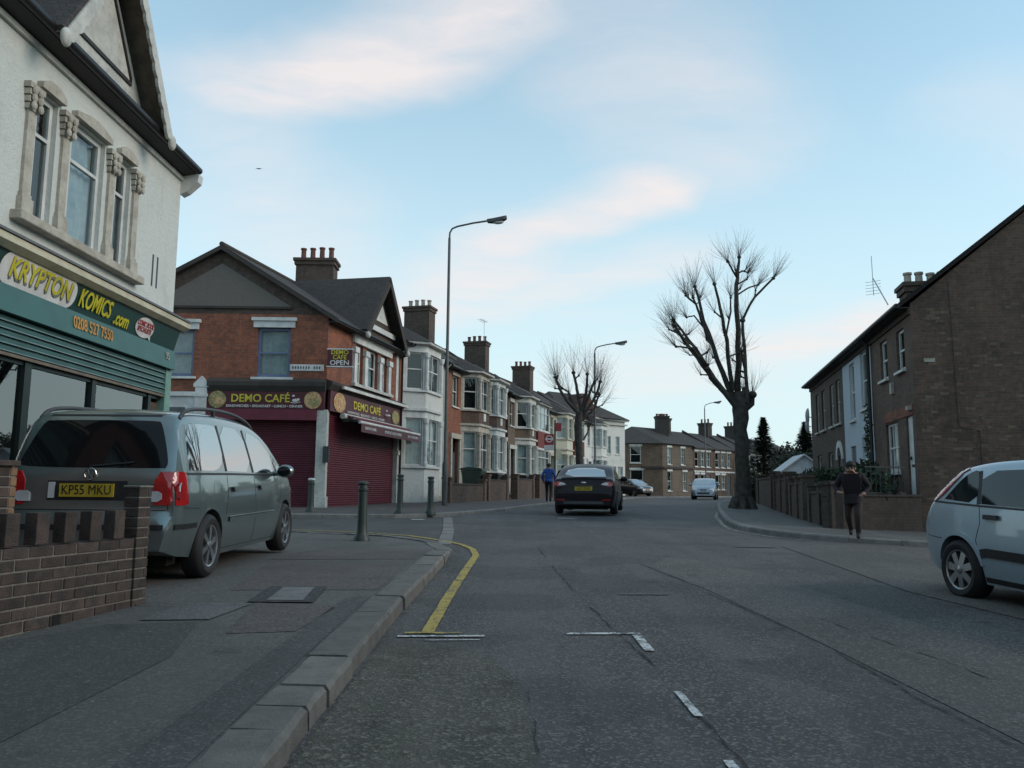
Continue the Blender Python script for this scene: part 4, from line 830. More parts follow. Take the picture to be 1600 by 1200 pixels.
# ------------------------------------------------------------------ the Victorian terrace on the left
def canted(x0, x1, dep, cant): return [(x0, 0), (x0+cant, -dep), (x1-cant, -dep), (x1, 0)]
def house(label, P0, P1, bay, flip, st, far=False):
    """terrace house from plan point P0 to P1 (left to right seen from the street)"""
    dx, dy = P1[0]-P0[0], P1[1]-P0[1]; w_ = math.hypot(dx, dy); rz = math.atan2(dy, dx)
    h = thing('terraced_house', label, 'house', (P0[0], P0[1], max(g(*P0), g(*P1)) + .08), rz, 'houses of the left-hand terrace')
    EV = st.get('eave', 6.6); z1a, z1b, z2a, z2b = st.get('win', (1.5, 3.45, 4.6, 6.25))
    bw_ = st.get('bw', 3.0); b0 = .12 if not flip else w_ - bw_ - .12; b1 = b0 + bw_
    door0 = (b1 + .35) if not flip else (b0 - 1.45); door1 = door0 + 1.1
    mb = MB(); ops = [(door0, door1, .25, 3.0), (door0+.1, door1-.1, z2a, z2b-.1)]
    wallseg(mb, (0, 0), (w_, 0), -.6, EV, ops, .18); mb.build('front_wall', st['wall'], h)
    bx('front_door', st.get('door', 'door_grey'), h, door0+.002, door1-.002, .15, .19, .25, 2.35); bx('door_fanlight', 'glass', h, door0+.06, door1-.06, .15, .156, 2.42, 2.95)
    bx('doorstep', 'stone_paint', h, door0-.1, door1+.1, -.35, .0, -.3, .24)
    p = MB(); p.box(door0-.2, door0-.003, -.10, .0, .25, 3.0); p.box(door1+.003, door1+.2, -.10, .0, .25, 3.0); p.box(door0-.26, door1+.26, -.14, 0, 3.003, 3.25); p.build('door_surround', st['trim'], h)
    window(h, (0, 0), (w_, 0), door0+.1, door1-.1, z2a, z2b-.1, 'white', st.get('cur', 'net'), sill=True)
    p = MB(); p.box(door0-.02, door1+.02, -.07, 0, z2b-.097, z2b+.13); p.build('window_head', st['trim'], h)
    if bay == 'canted':
        pl = canted(b0, b1, .8, .62)
        for z0, z1, m_, nm in ((-.6, z1a-.1, st['base'], 'bay_base'), (z1b+.35, z2a-.08, st['spandrel'], 'bay_spandrel')):
            mb = MB()
            for a, b in zip(pl, pl[1:]): wallseg(mb, a, b, z0, z1)
            mb.build(nm, m_, h)
        for zo, (za, zb) in enumerate(((z1a, z1b), (z2a, z2b))):
            mb = MB()
            for a, b in zip(pl, pl[1:]):
                ln = math.hypot(b[0]-a[0], b[1]-a[1]); wallseg(mb, a, b, za-.1, zb+.35, [(.14, ln-.14, za, zb)], .14)
            # columns at the corners, sill band, hood band
            for q in pl[1:3]:
                mb.lathe([(.11, za), (.11, za+.12), (.085, za+.16), (.085, zb-.28), (.13, zb-.2), (.15, zb-.04), (.15, zb)], 10, (q[0], q[1]-.02, 0))
            mb.build('bay_frame', st['bay'], h)
            ex = canted(b0-.08, b1+.08, .9, .62); p = MB(); p.prism([(x, y, za-.1) for x, y in ex], (0, 0, .08)); p.build('bay_sill', st['trim'], h)
            if zo == 0: p = MB(); p.prism([(x, y, zb+.3) for x, y in ex], (0, 0, .11)); p.build('bay_string', st['trim'], h)
            for k, (a, b) in enumerate(zip(pl, pl[1:])):
                ln = math.hypot(b[0]-a[0], b[1]-a[1])
                window(h, a, b, .15, ln-.15, za+.005, zb-.005, 'white', st.get('cur', 'net') if rnd.random() < .8 else 'dark_room', rail=.55, inset=.08, mull=(1 if k == 1 and ln > 1.4 else 0), fw=.05)
            if st.get('plaque') and zo == 0: bx('plaque', 'white', h, (b0+b1)/2-.2, (b0+b1)/2+.2, -.83, -.803, zb+.6, zb+1.0)
        ap = ((b0+b1)/2, .6, EV + .75); ex = canted(b0-.22, b1+.22, 1.06, .62); p = MB()
        vs = [(x, y, EV-.02) for x, y in ex]; tp = [((b0+b1)/2-.55, .7, EV+.95), ((b0+b1)/2+.55, .7, EV+.95)]
        p.add(vs + tp, [(0, 1, 4), (1, 2, 5, 4), (2, 3, 5), (0, 4, 5, 3), (0, 3, 2, 1)]); p.build('bay_roof', 'tiles', h)
        p = MB(); p.prism([(x, y, EV-.12) for x, y in canted(b0-.2, b1+.2, 1.03, .62)], (0, 0, .095)); p.build('bay_eaves', st.get('eaves', 'white_old'), h)
        mb = MB()
        for a, b in zip(pl, pl[1:]): wallseg(mb, a, b, z2b+.35, EV-.12)
        mb.build('bay_frieze', st['bay'], h)
    else:                                            # square bay with big windows over and under a tile-hung panel
        pl = [(b0, 0), (b0, -.75), (b1, -.75), (b1, 0)]
        for z0, z1, m_, nm in ((-.6, z1a-.1, 'brick_dark', 'bay_base'), (z1b+.1, z2a-.05, 'tile_hung', 'bay_tile_panel'), (z2b+.05, EV-.05, st['trim'], 'bay_frieze')):
            mb = MB()
            for a, b in zip(pl, pl[1:]): wallseg(mb, a, b, z0, z1)
            mb.build(nm, m_, h)
        for za, zb in ((z1a, z1b), (z2a, z2b)):
            mb = MB()
            for a, b in zip(pl, pl[1:]):
                ln = math.hypot(b[0]-a[0], b[1]-a[1]); wallseg(mb, a, b, za-.1, zb+.1, [(.05, ln-.05, za, zb)], .1)
            mb.build('bay_frame', 'white', h)
            for a, b in zip(pl, pl[1:]):
                ln = math.hypot(b[0]-a[0], b[1]-a[1]); window(h, a, b, .055, ln-.055, za+.005, zb-.005, 'white', 'net' if rnd.random() < .7 else 'dark_room', rail=.72, inset=.05, mull=2 if ln > 1.5 else 0, fw=.05)
        p = MB(); slab_roof(p, (b0-.18, -1.0, EV-.03), (b1+.18, -1.0, EV-.03), (b1+.18, .9, EV+1.1), (b0-.18, .9, EV+1.1), .1); p.build('bay_roof', 'tiles', h)
        bx('bay_eaves', 'white_old', h, b0-.12, b1+.12, -.94, -.755, EV-.2, EV-.135)
    RD, RH = 4.0, EV + 2.55
    p = MB(); slab_roof(p, (-.02, -.35, EV-.12), (w_+.02, -.35, EV-.12), (w_+.02, RD, RH), (-.02, RD, RH)); slab_roof(p, (w_+.02, 2*RD+.3, EV-.12), (-.02, 2*RD+.3, EV-.12), (-.02, RD, RH), (w_+.02, RD, RH)); rf = p.build('roof', st.get('roof', 'tiles'), h)
    p = MB(); p.tube([(-.02, RD, RH+.02), (w_+.02, RD, RH+.02)], .09, 8); p.build('ridge_tiles', 'dark_stack', rf, sm=50)
    p = MB(); p.tube([(0, -.38, EV-.16), (w_, -.38, EV-.16)], .06, 8); p.build('gutter', 'black_paint', h, sm=50)
    p = MB(); p.prism([(w_-.1, -.3, EV-.1), (w_-.1, RD, RH+.16), (w_-.1, RD, RH-.4), (w_-.1, -.1, EV-.4)], (.2, 0, 0)); p.build('party_parapet', 'dark_stack', h)
    p = MB(); p.box(.05, w_-.05, .25, 2*RD, -.5, EV-.3); p.build('core', 'dark_stack', h)
    pipe = (.08 if flip else w_-.12)
    p = MB(); p.tube([(pipe, -.36, EV-.2), (pipe, -.08, EV-.5), (pipe, -.08, 0)], .045, 8); p.build('drainpipe', 'black_paint' if st['wall'] != 'render_house' else 'white_old', h, sm=60)
    if st.get('stack'): chimney(h, w_ if st['stack'] > 0 else 0, RD-.4, .95, 1.5, RH-1.3, RH+1.55, 4, 'brick_dark', st.get('pot', 'pot_red'), .45, along_x=False)
    if st.get('aerial'):
        p = MB(); p.tube([(w_-.3, RD-1.0, RH), (w_-.3, RD-1.0, RH+3.0)], .018, 5); p.tube([(w_-1.3, RD-1.0, RH+2.9), (w_+.2, RD-1.0, RH+3.0)], .014, 5)
        for k in range(6): p.tube([(w_-1.2+.22*k, RD-1.25, RH+2.92), (w_-1.2+.22*k, RD-.75, RH+2.92)], .007, 4)
        p.build('aerial', 'aluminium', h)
    return h
A0 = (-4.60, 34.5); TP = [A0, (-3.25, 39.87), (-1.78, 45.27), (-.36, 50.69), (1.03, 55.91), (2.53, 61.1), (4.30, 66.4), (6.05, 71.7), (8.25, 77.8)]
white_st = dict(wall='render_house', base='render_house', spandrel='render_house', bay='white', trim='white', door='white', win=(1.5, 3.5, 4.7, 6.3), eave=6.75)
house('white rendered terraced house with canted bay windows next to the cafe', TP[0], TP[1], 'canted', False, dict(white_st, bw=3.1))
house('red brick terraced house with cream stone bay, beside the tall near lamp post', TP[1], TP[2], 'canted', True, dict(wall='brick_red', base='render_cream', spandrel='brick_brown', bay='stone_paint', trim='stone_paint', plaque=1, stack=1, pot='pot_pale', cur='net'))
house('brown brick terraced house with white bay frames, second bay of the first joined pair', TP[2], TP[3], 'canted', False, dict(wall='brick_brown', base='white', spandrel='brick_brown', bay='white', trim='white', plaque=1))
house('grey brown terraced house with white canted bay, left of the tile-hung square bay', TP[3], TP[4], 'canted', True, dict(wall='brick_stock', base='white', spandrel='brick_stock', bay='white_old', trim='white_old', plaque=1, stack=1, aerial=1, eave=6.5, win=(1.45, 3.35, 4.45, 6.05)))
house('terraced house with red tile-hung square bay nearest the blue-jacketed person', TP[4], TP[5], 'square', False, dict(wall='brick_brown', trim='white_old', base='brick_dark', eave=6.45, win=(1.3, 3.2, 4.5, 6.2), bw=3.2))
house('cream rendered terraced house with canted bay behind the bus stop', TP[5], TP[6], 'canted', True, dict(wall='render_cream', base='render_cream', spandrel='render_cream', bay='render_cream', trim='stone_paint', stack=1, eave=6.4, win=(1.4, 3.2, 4.4, 6.0)))
house('terraced house with red tile-hung square bay beside the smaller pollard tree', TP[6], TP[7], 'square', False, dict(wall='render_cream', trim='white_old', base='brick_dark', eave=6.4, win=(1.3, 3.1, 4.5, 6.1), bw=3.3))
house('white terraced house half hidden behind the smaller pollard tree', TP[7], TP[8], 'canted', True, dict(white_st, eave=6.5, win=(1.4, 3.2, 4.4, 6.0)))

# pale end building where the street bends
eb = thing('end_building', 'pale cream corner building with dark hipped roof at the end of the left terrace', 'building', (8.45, 78.0, g(9, 78) + .08), math.radians(40))
ew, EV = 3.2, 7.1
mb = MB(); ops = [(.7, 1.25, 3.9, 5.6), (1.9, 2.45, 3.9, 5.6)] + [(.3+.95*k, 1.0+.95*k, 1.0, 2.75) for k in range(3)]
wallseg(mb, (0, 0), (ew, 0), -.8, EV, ops, .12); wallseg(mb, (-1.6, -.6), (0, 0), -.8, EV); wallseg(mb, (ew, 0), (ew, 7), -.8, EV); mb.build('front_wall', 'render_house', eb)
for a, b, c_, d_ in ops: window(eb, (0, 0), (ew, 0), a, b, c_, d_, 'white', 'net', rail=.5, inset=.06, sill=True)
for k, zz in enumerate((EV-.45, EV-.05)): p = MB(); p.prism([(-1.75, -.8-.1*k, zz), (0, -.2-.12*k, zz), (ew+.2+.1*k, -.2-.12*k, zz), (ew+.2+.1*k, 7, zz), (-1.75, 7, zz)], (0, 0, .14)); p.build('cornice', 'white_old', eb)
p = MB(); vs = [(-6, -1.2, EV+.1), (ew+.35, -.4, EV+.1), (ew+.35, 7.2, EV+.1), (-6, 7.2, EV+.1), (-4, 3, EV+2.6), (-1.2, 3, EV+2.6)]
p.add(vs, [(0, 1, 5, 4), (1, 2, 5), (2, 3, 4, 5), (3, 0, 4), (0, 3, 2, 1)]); p.build('roof', 'tiles', eb)
p = MB(); p.prism([(-3.2, .2, EV+.9), (-.6, .2, EV+.9), (-1.4, .2, EV+2.3), (-2.4, .2, EV+2.3)], (0, 1.6, 0)); p.build('roof_hip_tiles', 'tiles_red', eb)
bx('core', 'dark_stack', eb, -3, ew-.3, .9, 6.8, -.7, EV-.1)

# ------------------------------------------------------------------ front-garden walls, bins and gates along the terrace
def off_line(i, t, o):                              # point at fraction t along house i, o metres out from its facade
    a, b = Vector(TP[i]), Vector(TP[i+1]); d = (b-a).normalized(); n_ = Vector((d.y, -d.x)); q = a + (b-a)*t + n_*o; return q, d, n_
walls = [(0, .0, .98, .75, 'dark brick garden wall in front of the white terraced house'), (1, .05, .70, .95, 'brown brick garden wall behind the near lamp post'), (2, .0, .72, 1.05, 'brown brick garden wall before the second bay of the joined pair'),
         (3, -.05, .70, 1.1, 'tall brown garden wall before the grey brown house'), (4, .1, 1.0, 1.0, 'dark brick garden wall beside the blue-jacketed person'), (5, .0, .9, 1.0, 'dark brick garden wall before the cream house, behind the dark car'), (6, .0, 1.9, 1.0, 'low brick garden wall behind the smaller pollard tree')]
for i, t0, t1, hh, lb in walls:
    a, d, n_ = off_line(i, t0, 2.15); b, _, _ = off_line(i, t1, 2.15)
    zb = g(a.x, a.y) + .1
    wl = thing('garden_wall', lb, 'wall', (a.x, a.y, zb), math.atan2((b-a).y, (b-a).x), 'garden walls along the terrace'); ln = (b-a).length
    bx('wall_body', 'brick_dark', wl, 0, ln, 0, .22, -.2, hh); bx('coping', 'dark_stack', wl, -.02, ln+.02, -.03, .25, hh+.002, hh+.07, bevel=.01)
    for x_ in (.0, ln-.34): p = MB(); p.box(x_-.003, x_+.343, -.05, .28, -.2, hh+.22); p.box(x_-.04, x_+.38, -.09, .32, hh+.22, hh+.30); p.build('pillar', 'brick_brown', wl)
def wheelie_bin(label, loc, rz, mat, lid=None):
    r = thing('wheelie_bin', label, 'bin', loc, rz, 'bins in the front gardens')
    p = MB(); p.add([(-.24, -.27, .06), (.24, -.27, .06), (.24, .25, .06), (-.24, .25, .06), (-.29, -.34, .96), (.29, -.34, .96), (.29, .33, .96), (-.29, .33, .96)], [(0, 3, 2, 1), (4, 5, 6, 7), (0, 1, 5, 4), (1, 2, 6, 5), (2, 3, 7, 6), (3, 0, 4, 7)]); p.box(-.30, .30, -.36, .34, .90, .955); p.build('bin_body', mat, r)
    p = MB(); p.prism([(-.31, -.38, .97), (-.31, -.36, 1.03), (-.31, .1, 1.07), (-.31, .36, 1.03), (-.31, .36, .97)], (.62, 0, 0)); p.tube([(-.26, .40, 1.0), (.26, .40, 1.0)], .018, 6); p.build('lid', lid or mat, r)
    for sx in (-.27, .27): MB().lathe([(.1, -.03), (.1, .03)], 12, (sx, .27, .1), 'x').build('wheel', 'rubber', r)
bins = [(1, .10, 1.35, 'bin_green', 'big green wheelie bin beside the near lamp post', 1.45), (1, .55, 1.5, 'bin_black', 'black wheelie bin behind the brown garden wall', 1.25), (1, .78, 1.6, 'bin_black', 'second black wheelie bin behind the brown garden wall', 1.2),
        (2, .60, 1.5, 'bin_black', 'dark wheelie bin before the second bay of the joined pair', 1.25), (3, .45, 1.5, 'bin_black', 'dark wheelie bin before the grey brown house', 1.35), (4, .45, 1.5, 'bin_black', 'dark wheelie bin by the tile-hung square bay', 1.3)]
for i, t, o, m_, lb, sc in bins:
    q, d, n_ = off_line(i, t, o); wheelie_bin(lb, (q.x, q.y, g(q.x, q.y) + .1), math.atan2(d.y, d.x), m_); 
    bpy.data.objects[-1] if False else None
    r = [o_ for o_ in bpy.data.objects if o_.get('label') == lb][0]; r.scale = (sc, sc, sc*1.02)

# ------------------------------------------------------------------ far end: corner house and terrace beyond the bend
def far_window(root, p0, p1, u0, u1, z0, z1, head='white'):
    wn = window(root, p0, p1, u0, u1, z0, z1, 'white', 'net' if rnd.random() < .5 else 'dark_room', rail=.5, inset=.06, fw=.07, sill=True)
    a, b = V2(p0), V2(p1); d = (b-a).normalized(); nn = Vector((d.y, -d.x, 0)); p = MB(); p.obox(a + d*(u0-.12) + Vector((0, 0, z1+.003)), d*(u1-u0+.24), nn*.07, (0, 0, .2)); p.build('window_head', head, root)
FC = (15.4, 85.0); fz = g(15, 85) + .08
fh = thing('far_corner_house', 'brown brick corner house with hipped roof at the far bend of the road', 'house', (*FC, fz), 0)
fR = math.radians(45); rd = Vector((math.sin(fR), math.cos(fR), 0)); RL = 5.6
mb = MB(); lo = [(3.3, 4.4, 3.3, 5.0), (3.3, 4.6, .55, 2.6)]; LW = 6.6
wallseg(mb, (-LW, 0), (0, 0), -.8, 5.35, lo, .12); ro = [(.85, 1.55, 3.2, 4.95), (3.3, 4.0, 3.2, 4.95), (.85, 1.55, .5, 2.5), (3.6, 4.3, .5, 2.5)]
wallseg(mb, (0, 0), (rd.x*RL, rd.y*RL), -.8, 5.35, ro, .12); mb.build('brick_wall', 'brick_stock', fh)
for o_ in lo: far_window(fh, (-LW, 0), (0, 0), *o_)
for o_ in ro: far_window(fh, (0, 0), (rd.x*RL, rd.y*RL), *o_)
p = MB(); p.prism([(-2.2, -.18, 2.75), (.1, -.18, 2.75), (rd.x*RL, rd.y*RL-.18, 2.75), (rd.x*RL, rd.y*RL, 2.75), (0, .05, 2.75), (-2.2, .05, 2.75)], (0, 0, .22)); p.build('string_course', 'dark_stack', fh)
bx('street_nameplate', 'sign_white', fh, -6.3, -5.2, -.04, -.003, 1.9, 2.15); bx('wall_notice', 'sign_white', fh, -.0, .01, -.04, -.003, 3.5, 4.1)
p = MB(); e = .35; q0, q1 = Vector((-LW, -e, 5.3)), Vector((.15, -e, 5.3)); q2 = Vector((rd.x*RL + .25, rd.y*RL - .25, 5.3)); q3 = q2 + Vector((-rd.y, rd.x, 0))*8; q4 = Vector((-LW, 9, 5.3)); t0, t1 = Vector((-2.6, 3.6, 7.3)), Vector((rd.x*RL - rd.y*4, rd.y*RL + rd.x*4, 7.3))
p.add([q0, q1, q2, q3, q4, t0, t1], [(0, 1, 5), (1, 2, 6, 5), (2, 3, 6), (3, 4, 5, 6), (4, 0, 5), (0, 4, 3, 2, 1)]); p.build('roof', 'tiles', fh)
chimney(fh, .8, 4.6, 1.3, 1.3, 6.2, 8.5, 5, 'dark_stack', 'pot_red', .3)
def far_house(label, t0, t1, st, k):
    a = Vector(FC) + Vector((rd.x, rd.y))*t0; w_ = t1 - t0
    h = thing('far_terraced_house', label, 'house', (a.x, a.y, g(a.x, a.y) + .08), math.atan2(rd.y, rd.x), 'far terraced houses beyond the bend')
    EV = 5.15; mb = MB(); ops = [(.3+ (w_-.6)*i/3, .3 + (w_-.6)*i/3 + .75, 3.1, 4.75) for i in range(3)] + [(.3 + (w_-.6)*i/3, .3 + (w_-.6)*i/3 + .75, .7 if i < 2 else 0, 2.3) for i in range(3)]
    wallseg(mb, (0, 0), (w_, 0), -.8, EV, ops, .1); mb.build('front_wall', st, h)
    for i, o_ in enumerate(ops):
        if i == 5: bx('front_door', 'door_grey', h, o_[0]+.003, o_[1]-.003, .06, .1, 0, 2.29)
        else: far_window(h, (0, 0), (w_, 0), *o_)
    bx('string_course', 'white', h, .05, w_-.05, -.10, -.003, 2.55, 2.7); bx('eaves_band', 'white', h, .05, w_-.05, -.12, -.003, EV-.15, EV-.02)
    p = MB(); slab_roof(p, (-.02, -.3, EV), (w_+.02, -.3, EV), (w_+.02, 4, EV+2.0), (-.02, 4, EV+2.0)); slab_roof(p, (w_+.02, 8, EV), (-.02, 8, EV), (-.02, 4, EV+2.0), (w_+.02, 4, EV+2.0)); p.build('roof', 'tiles', h)
    p = MB(); p.prism([(-.12, -.3, EV+.02), (-.12, 4, EV+2.25), (-.12, 4, EV+1.6), (-.12, 0, EV-.3)], (.24, 0, 0)); p.build('party_parapet', 'dark_stack', h)
    bx('core', 'dark_stack', h, .05, w_-.05, .2, 7.8, -.7, EV-.1)
    if k % 2 == 0: chimney(h, 0, 3.7, .9, 1.3, EV+1.0, EV+3.3, 3, 'dark_stack', 'pot_red', .5, along_x=False)
far_house('brick terraced house with white window heads, next to the far corner house', 5.65, 9.7, 'brick_brown', 0); far_house('brick terraced house with white window heads, beside the big tree trunk', 9.75, 14.0, 'brick_brown', 1)
far_house('far brick terraced house hidden behind the big tree trunk', 14.05, 17.1, 'brick_stock', 2); far_house('white rendered far house just right of the big tree trunk', 17.15, 19.9, 'render_house', 3)
far_house('dark brick far house between the white one and the bay-windowed one', 19.95, 23.6, 'brick_dark', 4); far_house('brown far house with pale bays behind the garden shrubs', 23.65, 29.5, 'brick_brown', 5)

# ------------------------------------------------------------------ the right-hand terrace
R0 = (9.9, 20.3); rt_ = 11.5; rdir = Vector((math.sin(math.radians(rt_)), math.cos(math.radians(rt_)), 0))
def rpt(t, o=0): q = Vector((*R0, 0)) + rdir*t + Vector((-rdir.y, rdir.x, 0))*o; return q
def rhouse(name, label, t0, t1, st):
    w_ = t1 - t0; a = rpt(t1); zb = g(*R0) + .02
    h = thing(name, label, 'house', (a.x, a.y, zb), heading_r(rt_)); Zr = lambda z: z - zb
    # local x runs from the far end (0) to the near end (w_)
    EV = Zr(6.05); ops = []; U = lambda t: t1 - t
    for a_, b_, c_, d_, *_ in st['wins']: ops.append((U(b_), U(a_), Zr(c_), Zr(d_)))
    dr = st.get('door'); 
    if dr: ops.append((U(dr[1]), U(dr[0]), Zr(dr[2]), Zr(dr[3])))
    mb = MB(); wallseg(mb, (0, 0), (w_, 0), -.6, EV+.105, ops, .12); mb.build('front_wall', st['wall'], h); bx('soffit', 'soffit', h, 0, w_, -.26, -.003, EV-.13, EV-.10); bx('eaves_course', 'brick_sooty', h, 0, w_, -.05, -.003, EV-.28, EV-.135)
    for a_, b_, c_, d_, m_, cu in st['wins']: window(h, (0, 0), (w_, 0), U(b_), U(a_), Zr(c_), Zr(d_), 'white' if st['wall'] != 'brick_dark' else 'white_old', cu, rail=.5, inset=.07, mull=m_, sill=True, fw=.07)
    if dr:
        d_ = bx('front_door', dr[4], h, U(dr[1])+.003, U(dr[0])-.003, .05, .09, Zr(dr[2]), Zr(dr[3])-.003); bx('door_handle', 'iron', d_, U(dr[1])+.12, U(dr[1])+.2, .0, .05, Zr(dr[2])+.98, Zr(dr[2])+1.06)
        bx('letter_box', 'iron', d_, (U(dr[0])+U(dr[1]))/2-.12, (U(dr[0])+U(dr[1]))/2+.12, .035, .05, Zr(dr[2])+.8, Zr(dr[2])+.86)
    p = MB(); slab_roof(p, (-.02, -.28, EV), (w_+st.get('over', .02), -.28, EV), (w_+st.get('over', .02), 4.6, EV+3.85), (-.02, 4.6, EV+3.85)); slab_roof(p, (w_+st.get('over', .02), 9.4, EV), (-.02, 9.4, EV), (-.02, 4.6, EV+3.85), (w_+st.get('over', .02), 4.6, EV+3.85)); rf = p.build('roof', 'tiles', h)
    p = MB(); p.tube([(0, -.32, EV-.06), (w_, -.32, EV-.06)], .06, 8); p.build('gutter', 'black_paint', h, sm=50)
    bx('core', 'dark_stack', h, .05, w_-.3, .25, 9.0, -.5, EV-.05)
    return h, Zr, EV, w_, U
h1, Zr, EV, w_, U = rhouse('gable_end_house', 'brown brick end house with blank gable wall facing the junction, on the right', 0, 4.55,
    dict(wall='brick_brown', wins=[(2.55, 3.35, 4.5, 5.62, 0, 'net'), (.72, 1.5, 4.5, 5.58, 0, 'dark_room'), (1.75, 3.1, 1.9, 3.24, 2, 'net')], door=(.32, .92, 1.2, 3.28, 'white'), over=.12))
mb = MB(); wallseg(mb, (w_, 0), (w_, 9.1), -.8, EV); mb.build('gable_wall', 'brick_brown', h1)
p = MB(); p.prism([(w_-.003, 0, EV-.02), (w_-.003, 9.1, EV-.02), (w_-.003, 4.6, EV+3.72)], (-.22, 0, 0)); p.build('gable_peak', 'brick_brown', h1)
p = MB()
for k in range(260):                                   # odd replaced and pale bricks, thickest by the corner
    y = abs(rnd.gauss(0, 1.3)) + .05 if k < 170 else rnd.uniform(0, 8.6); z = .08 + .075*rnd.randrange(0, 74); y = round(y/.225)*.225 + (.1125 if round(z/.075) % 2 else 0) + .01
    if y < 9 and z < EV - .1: p.box(w_ - .004, w_ + rnd.uniform(.002, .007), y, y + .205, z, z + .062)
stuff(p.build('replaced_bricks', 'odd_brick', h1))
p = MB(); p.tube([(w_+.02, .9, EV+.5), (w_+.02, .95, 2.6), (w_+.02, 1.4, 2.5), (w_+.02, 1.42, .1)], .010, 5); p.build('wall_cable', 'iron', h1)
p = MB(); p.obox((w_+.02, -.3, EV-.14), (0, 4.9, 3.86), (.1, 0, 0), (0, 0, .12)); p.build('verge', 'dark_stack', h1)
chimney(h1, .45, 1.50, .8, 1.25, EV+.5, EV+1.42, 4, 'brick_dark', 'pot_pale', .38, along_x=False)
bx('wall_lamp', 'stone_paint', h1, w_-.45, w_-.25, -.12, -.003, Zr(3.4), Zr(3.5)); bx('vent_brick', 'stone_paint', h1, w_+.0, w_+.02, .25, .5, Zr(4.55), Zr(4.64)); bx('alarm_box', 'stone_paint', h1, U(2.15), U(1.95), -.08, -.003, Zr(4.0), Zr(4.3))
p = MB(); p.box(U(3.2), U(.2), -.02, -.003, Zr(3.28), Zr(3.55)); p.build('soldier_arch', 'brick_red', h1)
p = MB(); a = Vector((.25, .5, EV+.9)); b = a + Vector((-1.3, -.1, 1.15)); p.tube([a, b], .018, 6); p.tube([b + Vector((0, 0, -.55)), b + Vector((-.08, 0, .75))], .012, 5)
for k in range(5): p.tube([b + Vector((-.15, -.2, -.5 + .1*k)), b + Vector((.1, .2, -.5 + .1*k))], .008, 4)
p.build('aerial', 'aluminium', h1)
p = MB(); p.tube([(.06, -.3, EV-.1), (.06, -.1, EV-.3), (.06, -.1, 0)], .05, 8); p.build('drainpipe', 'iron', h1, sm=60)
h2, Zr, EV, w_, U = rhouse('white_fronted_house', 'pale painted terraced house with a climbing plant, in the middle of the right terrace', 4.6, 9.1,
    dict(wall='render_pale', wins=[(5.1, 6.1, 3.95, 5.75, 0, 'dark_room'), (7.1, 7.9, 3.75, 5.65, 0, 'net'), (5.2, 6.3, 1.7, 3.1, 0, 'net_blue')], door=(7.3, 8.1, .6, 2.9, 'door_grey')))
p = MB()
for k in range(260):
    c_ = Vector((w_ - .5 + rnd.gauss(0, .22), -.06 + rnd.uniform(-.05, .04), rnd.uniform(1.6, 3.7))); u = Vector((rnd.uniform(-1, 1), rnd.uniform(-1, 1), rnd.uniform(-1, 1))).normalized()*.05; v = u.orthogonal().normalized()*.035; p.quad(c_-u, c_-v, c_+u, c_+v)
stuff(p.build('climbing_plant', 'leaf_dark', h2, fix=False))
h3, Zr, EV, w_, U = rhouse('dark_brick_house', 'dark brick terraced house with tall windows, far end of the right terrace', 9.15, 16.6,
    dict(wall='brick_dark', wins=[(9.7, 10.5, 3.85, 5.45, 0, 'dark_room'), (11.0, 11.8, 3.85, 5.45, 0, 'dark_room'), (12.9, 13.7, 3.85, 5.45, 0, 'dark_room'), (14.4, 15.2, 3.85, 5.45, 0, 'dark_room'), (11.6, 12.6, 1.5, 2.9, 0, 'dark_room'), (14.2, 15.2, 1.5, 2.9, 0, 'dark_room')], door=(9.7, 10.5, .6, 2.7, 'door_grey')))
p = MB(); n = 12; pts = [(U(10.1) + .62*math.cos(math.pi*k/n), -.06, Zr(2.55) + .62*1.1*math.sin(math.pi*k/n)) for k in range(n+1)] + [(U(10.1) - .45*math.cos(math.pi*k/n), -.06, Zr(2.55) + .45*math.sin(math.pi*k/n)) for k in range(n+1)]
p.prism(pts, (0, .056, 0)); p.build('door_arch', 'white', h3)
for dz, dx in ((4.35, -.35), (4.75, .1)):
    p = MB(); c_ = Vector((-.35 + dx*.4, -.2, Zr(dz))); p.lathe([(.02, 0), (.2, .02), (.32, .07), (.36, .12), (.34, .125), (.2, .06), (.02, .04)], 18, c_, 'y'); p.tube([c_, c_ + Vector((.35, .2, -.1))], .02, 6); p.build('satellite_dish', 'dish', h3, sm=50)

# ------------------------------------------------------------------ gardens on the right
gw = thing('corner_garden_wall', 'low dark brick wall closing the front garden beside the gable end house', 'wall', (7.35, 19.35, g(7.35, 19.35) + .1), math.atan2(.9, 2.55))
ln = math.hypot(2.55, .9)
bx('wall_body', 'brick_sooty', gw, 0, ln, 0, .22, -.3, .72); bx('coping', 'dark_stack', gw, -.02, ln, -.03, .25, .722, .78, bevel=.01)
p = MB(); p.box(-.003, .36, -.06, .29, -.3, 1.0); p.box(-.05, .41, -.1, .33, 1.0, 1.08); p.build('pillar', 'brick_sooty', gw)
rl_ = thing('iron_railing', 'black iron railings on the garden wall in front of the white door', 'railing', (9.0, 19.98, g(9, 20) + .1), math.atan2(.9, 2.55))
for k in range(9): MB().tube([(-.55 + .14*k, .11, .80), (-.55 + .14*k, .11, 1.55)], .012, 6).build('bar', 'iron', rl_)
for z_ in (.86, 1.48): bx('rail', 'iron', rl_, -.6, .62, .095, .125, z_, z_+.03)
q0 = Vector((7.35, 19.35)); gd = Vector((math.sin(math.radians(11.8)), math.cos(math.radians(11.8))))
def gpt(t, o=0): q = q0 + gd*t + Vector((gd.y, -gd.x))*o; return q
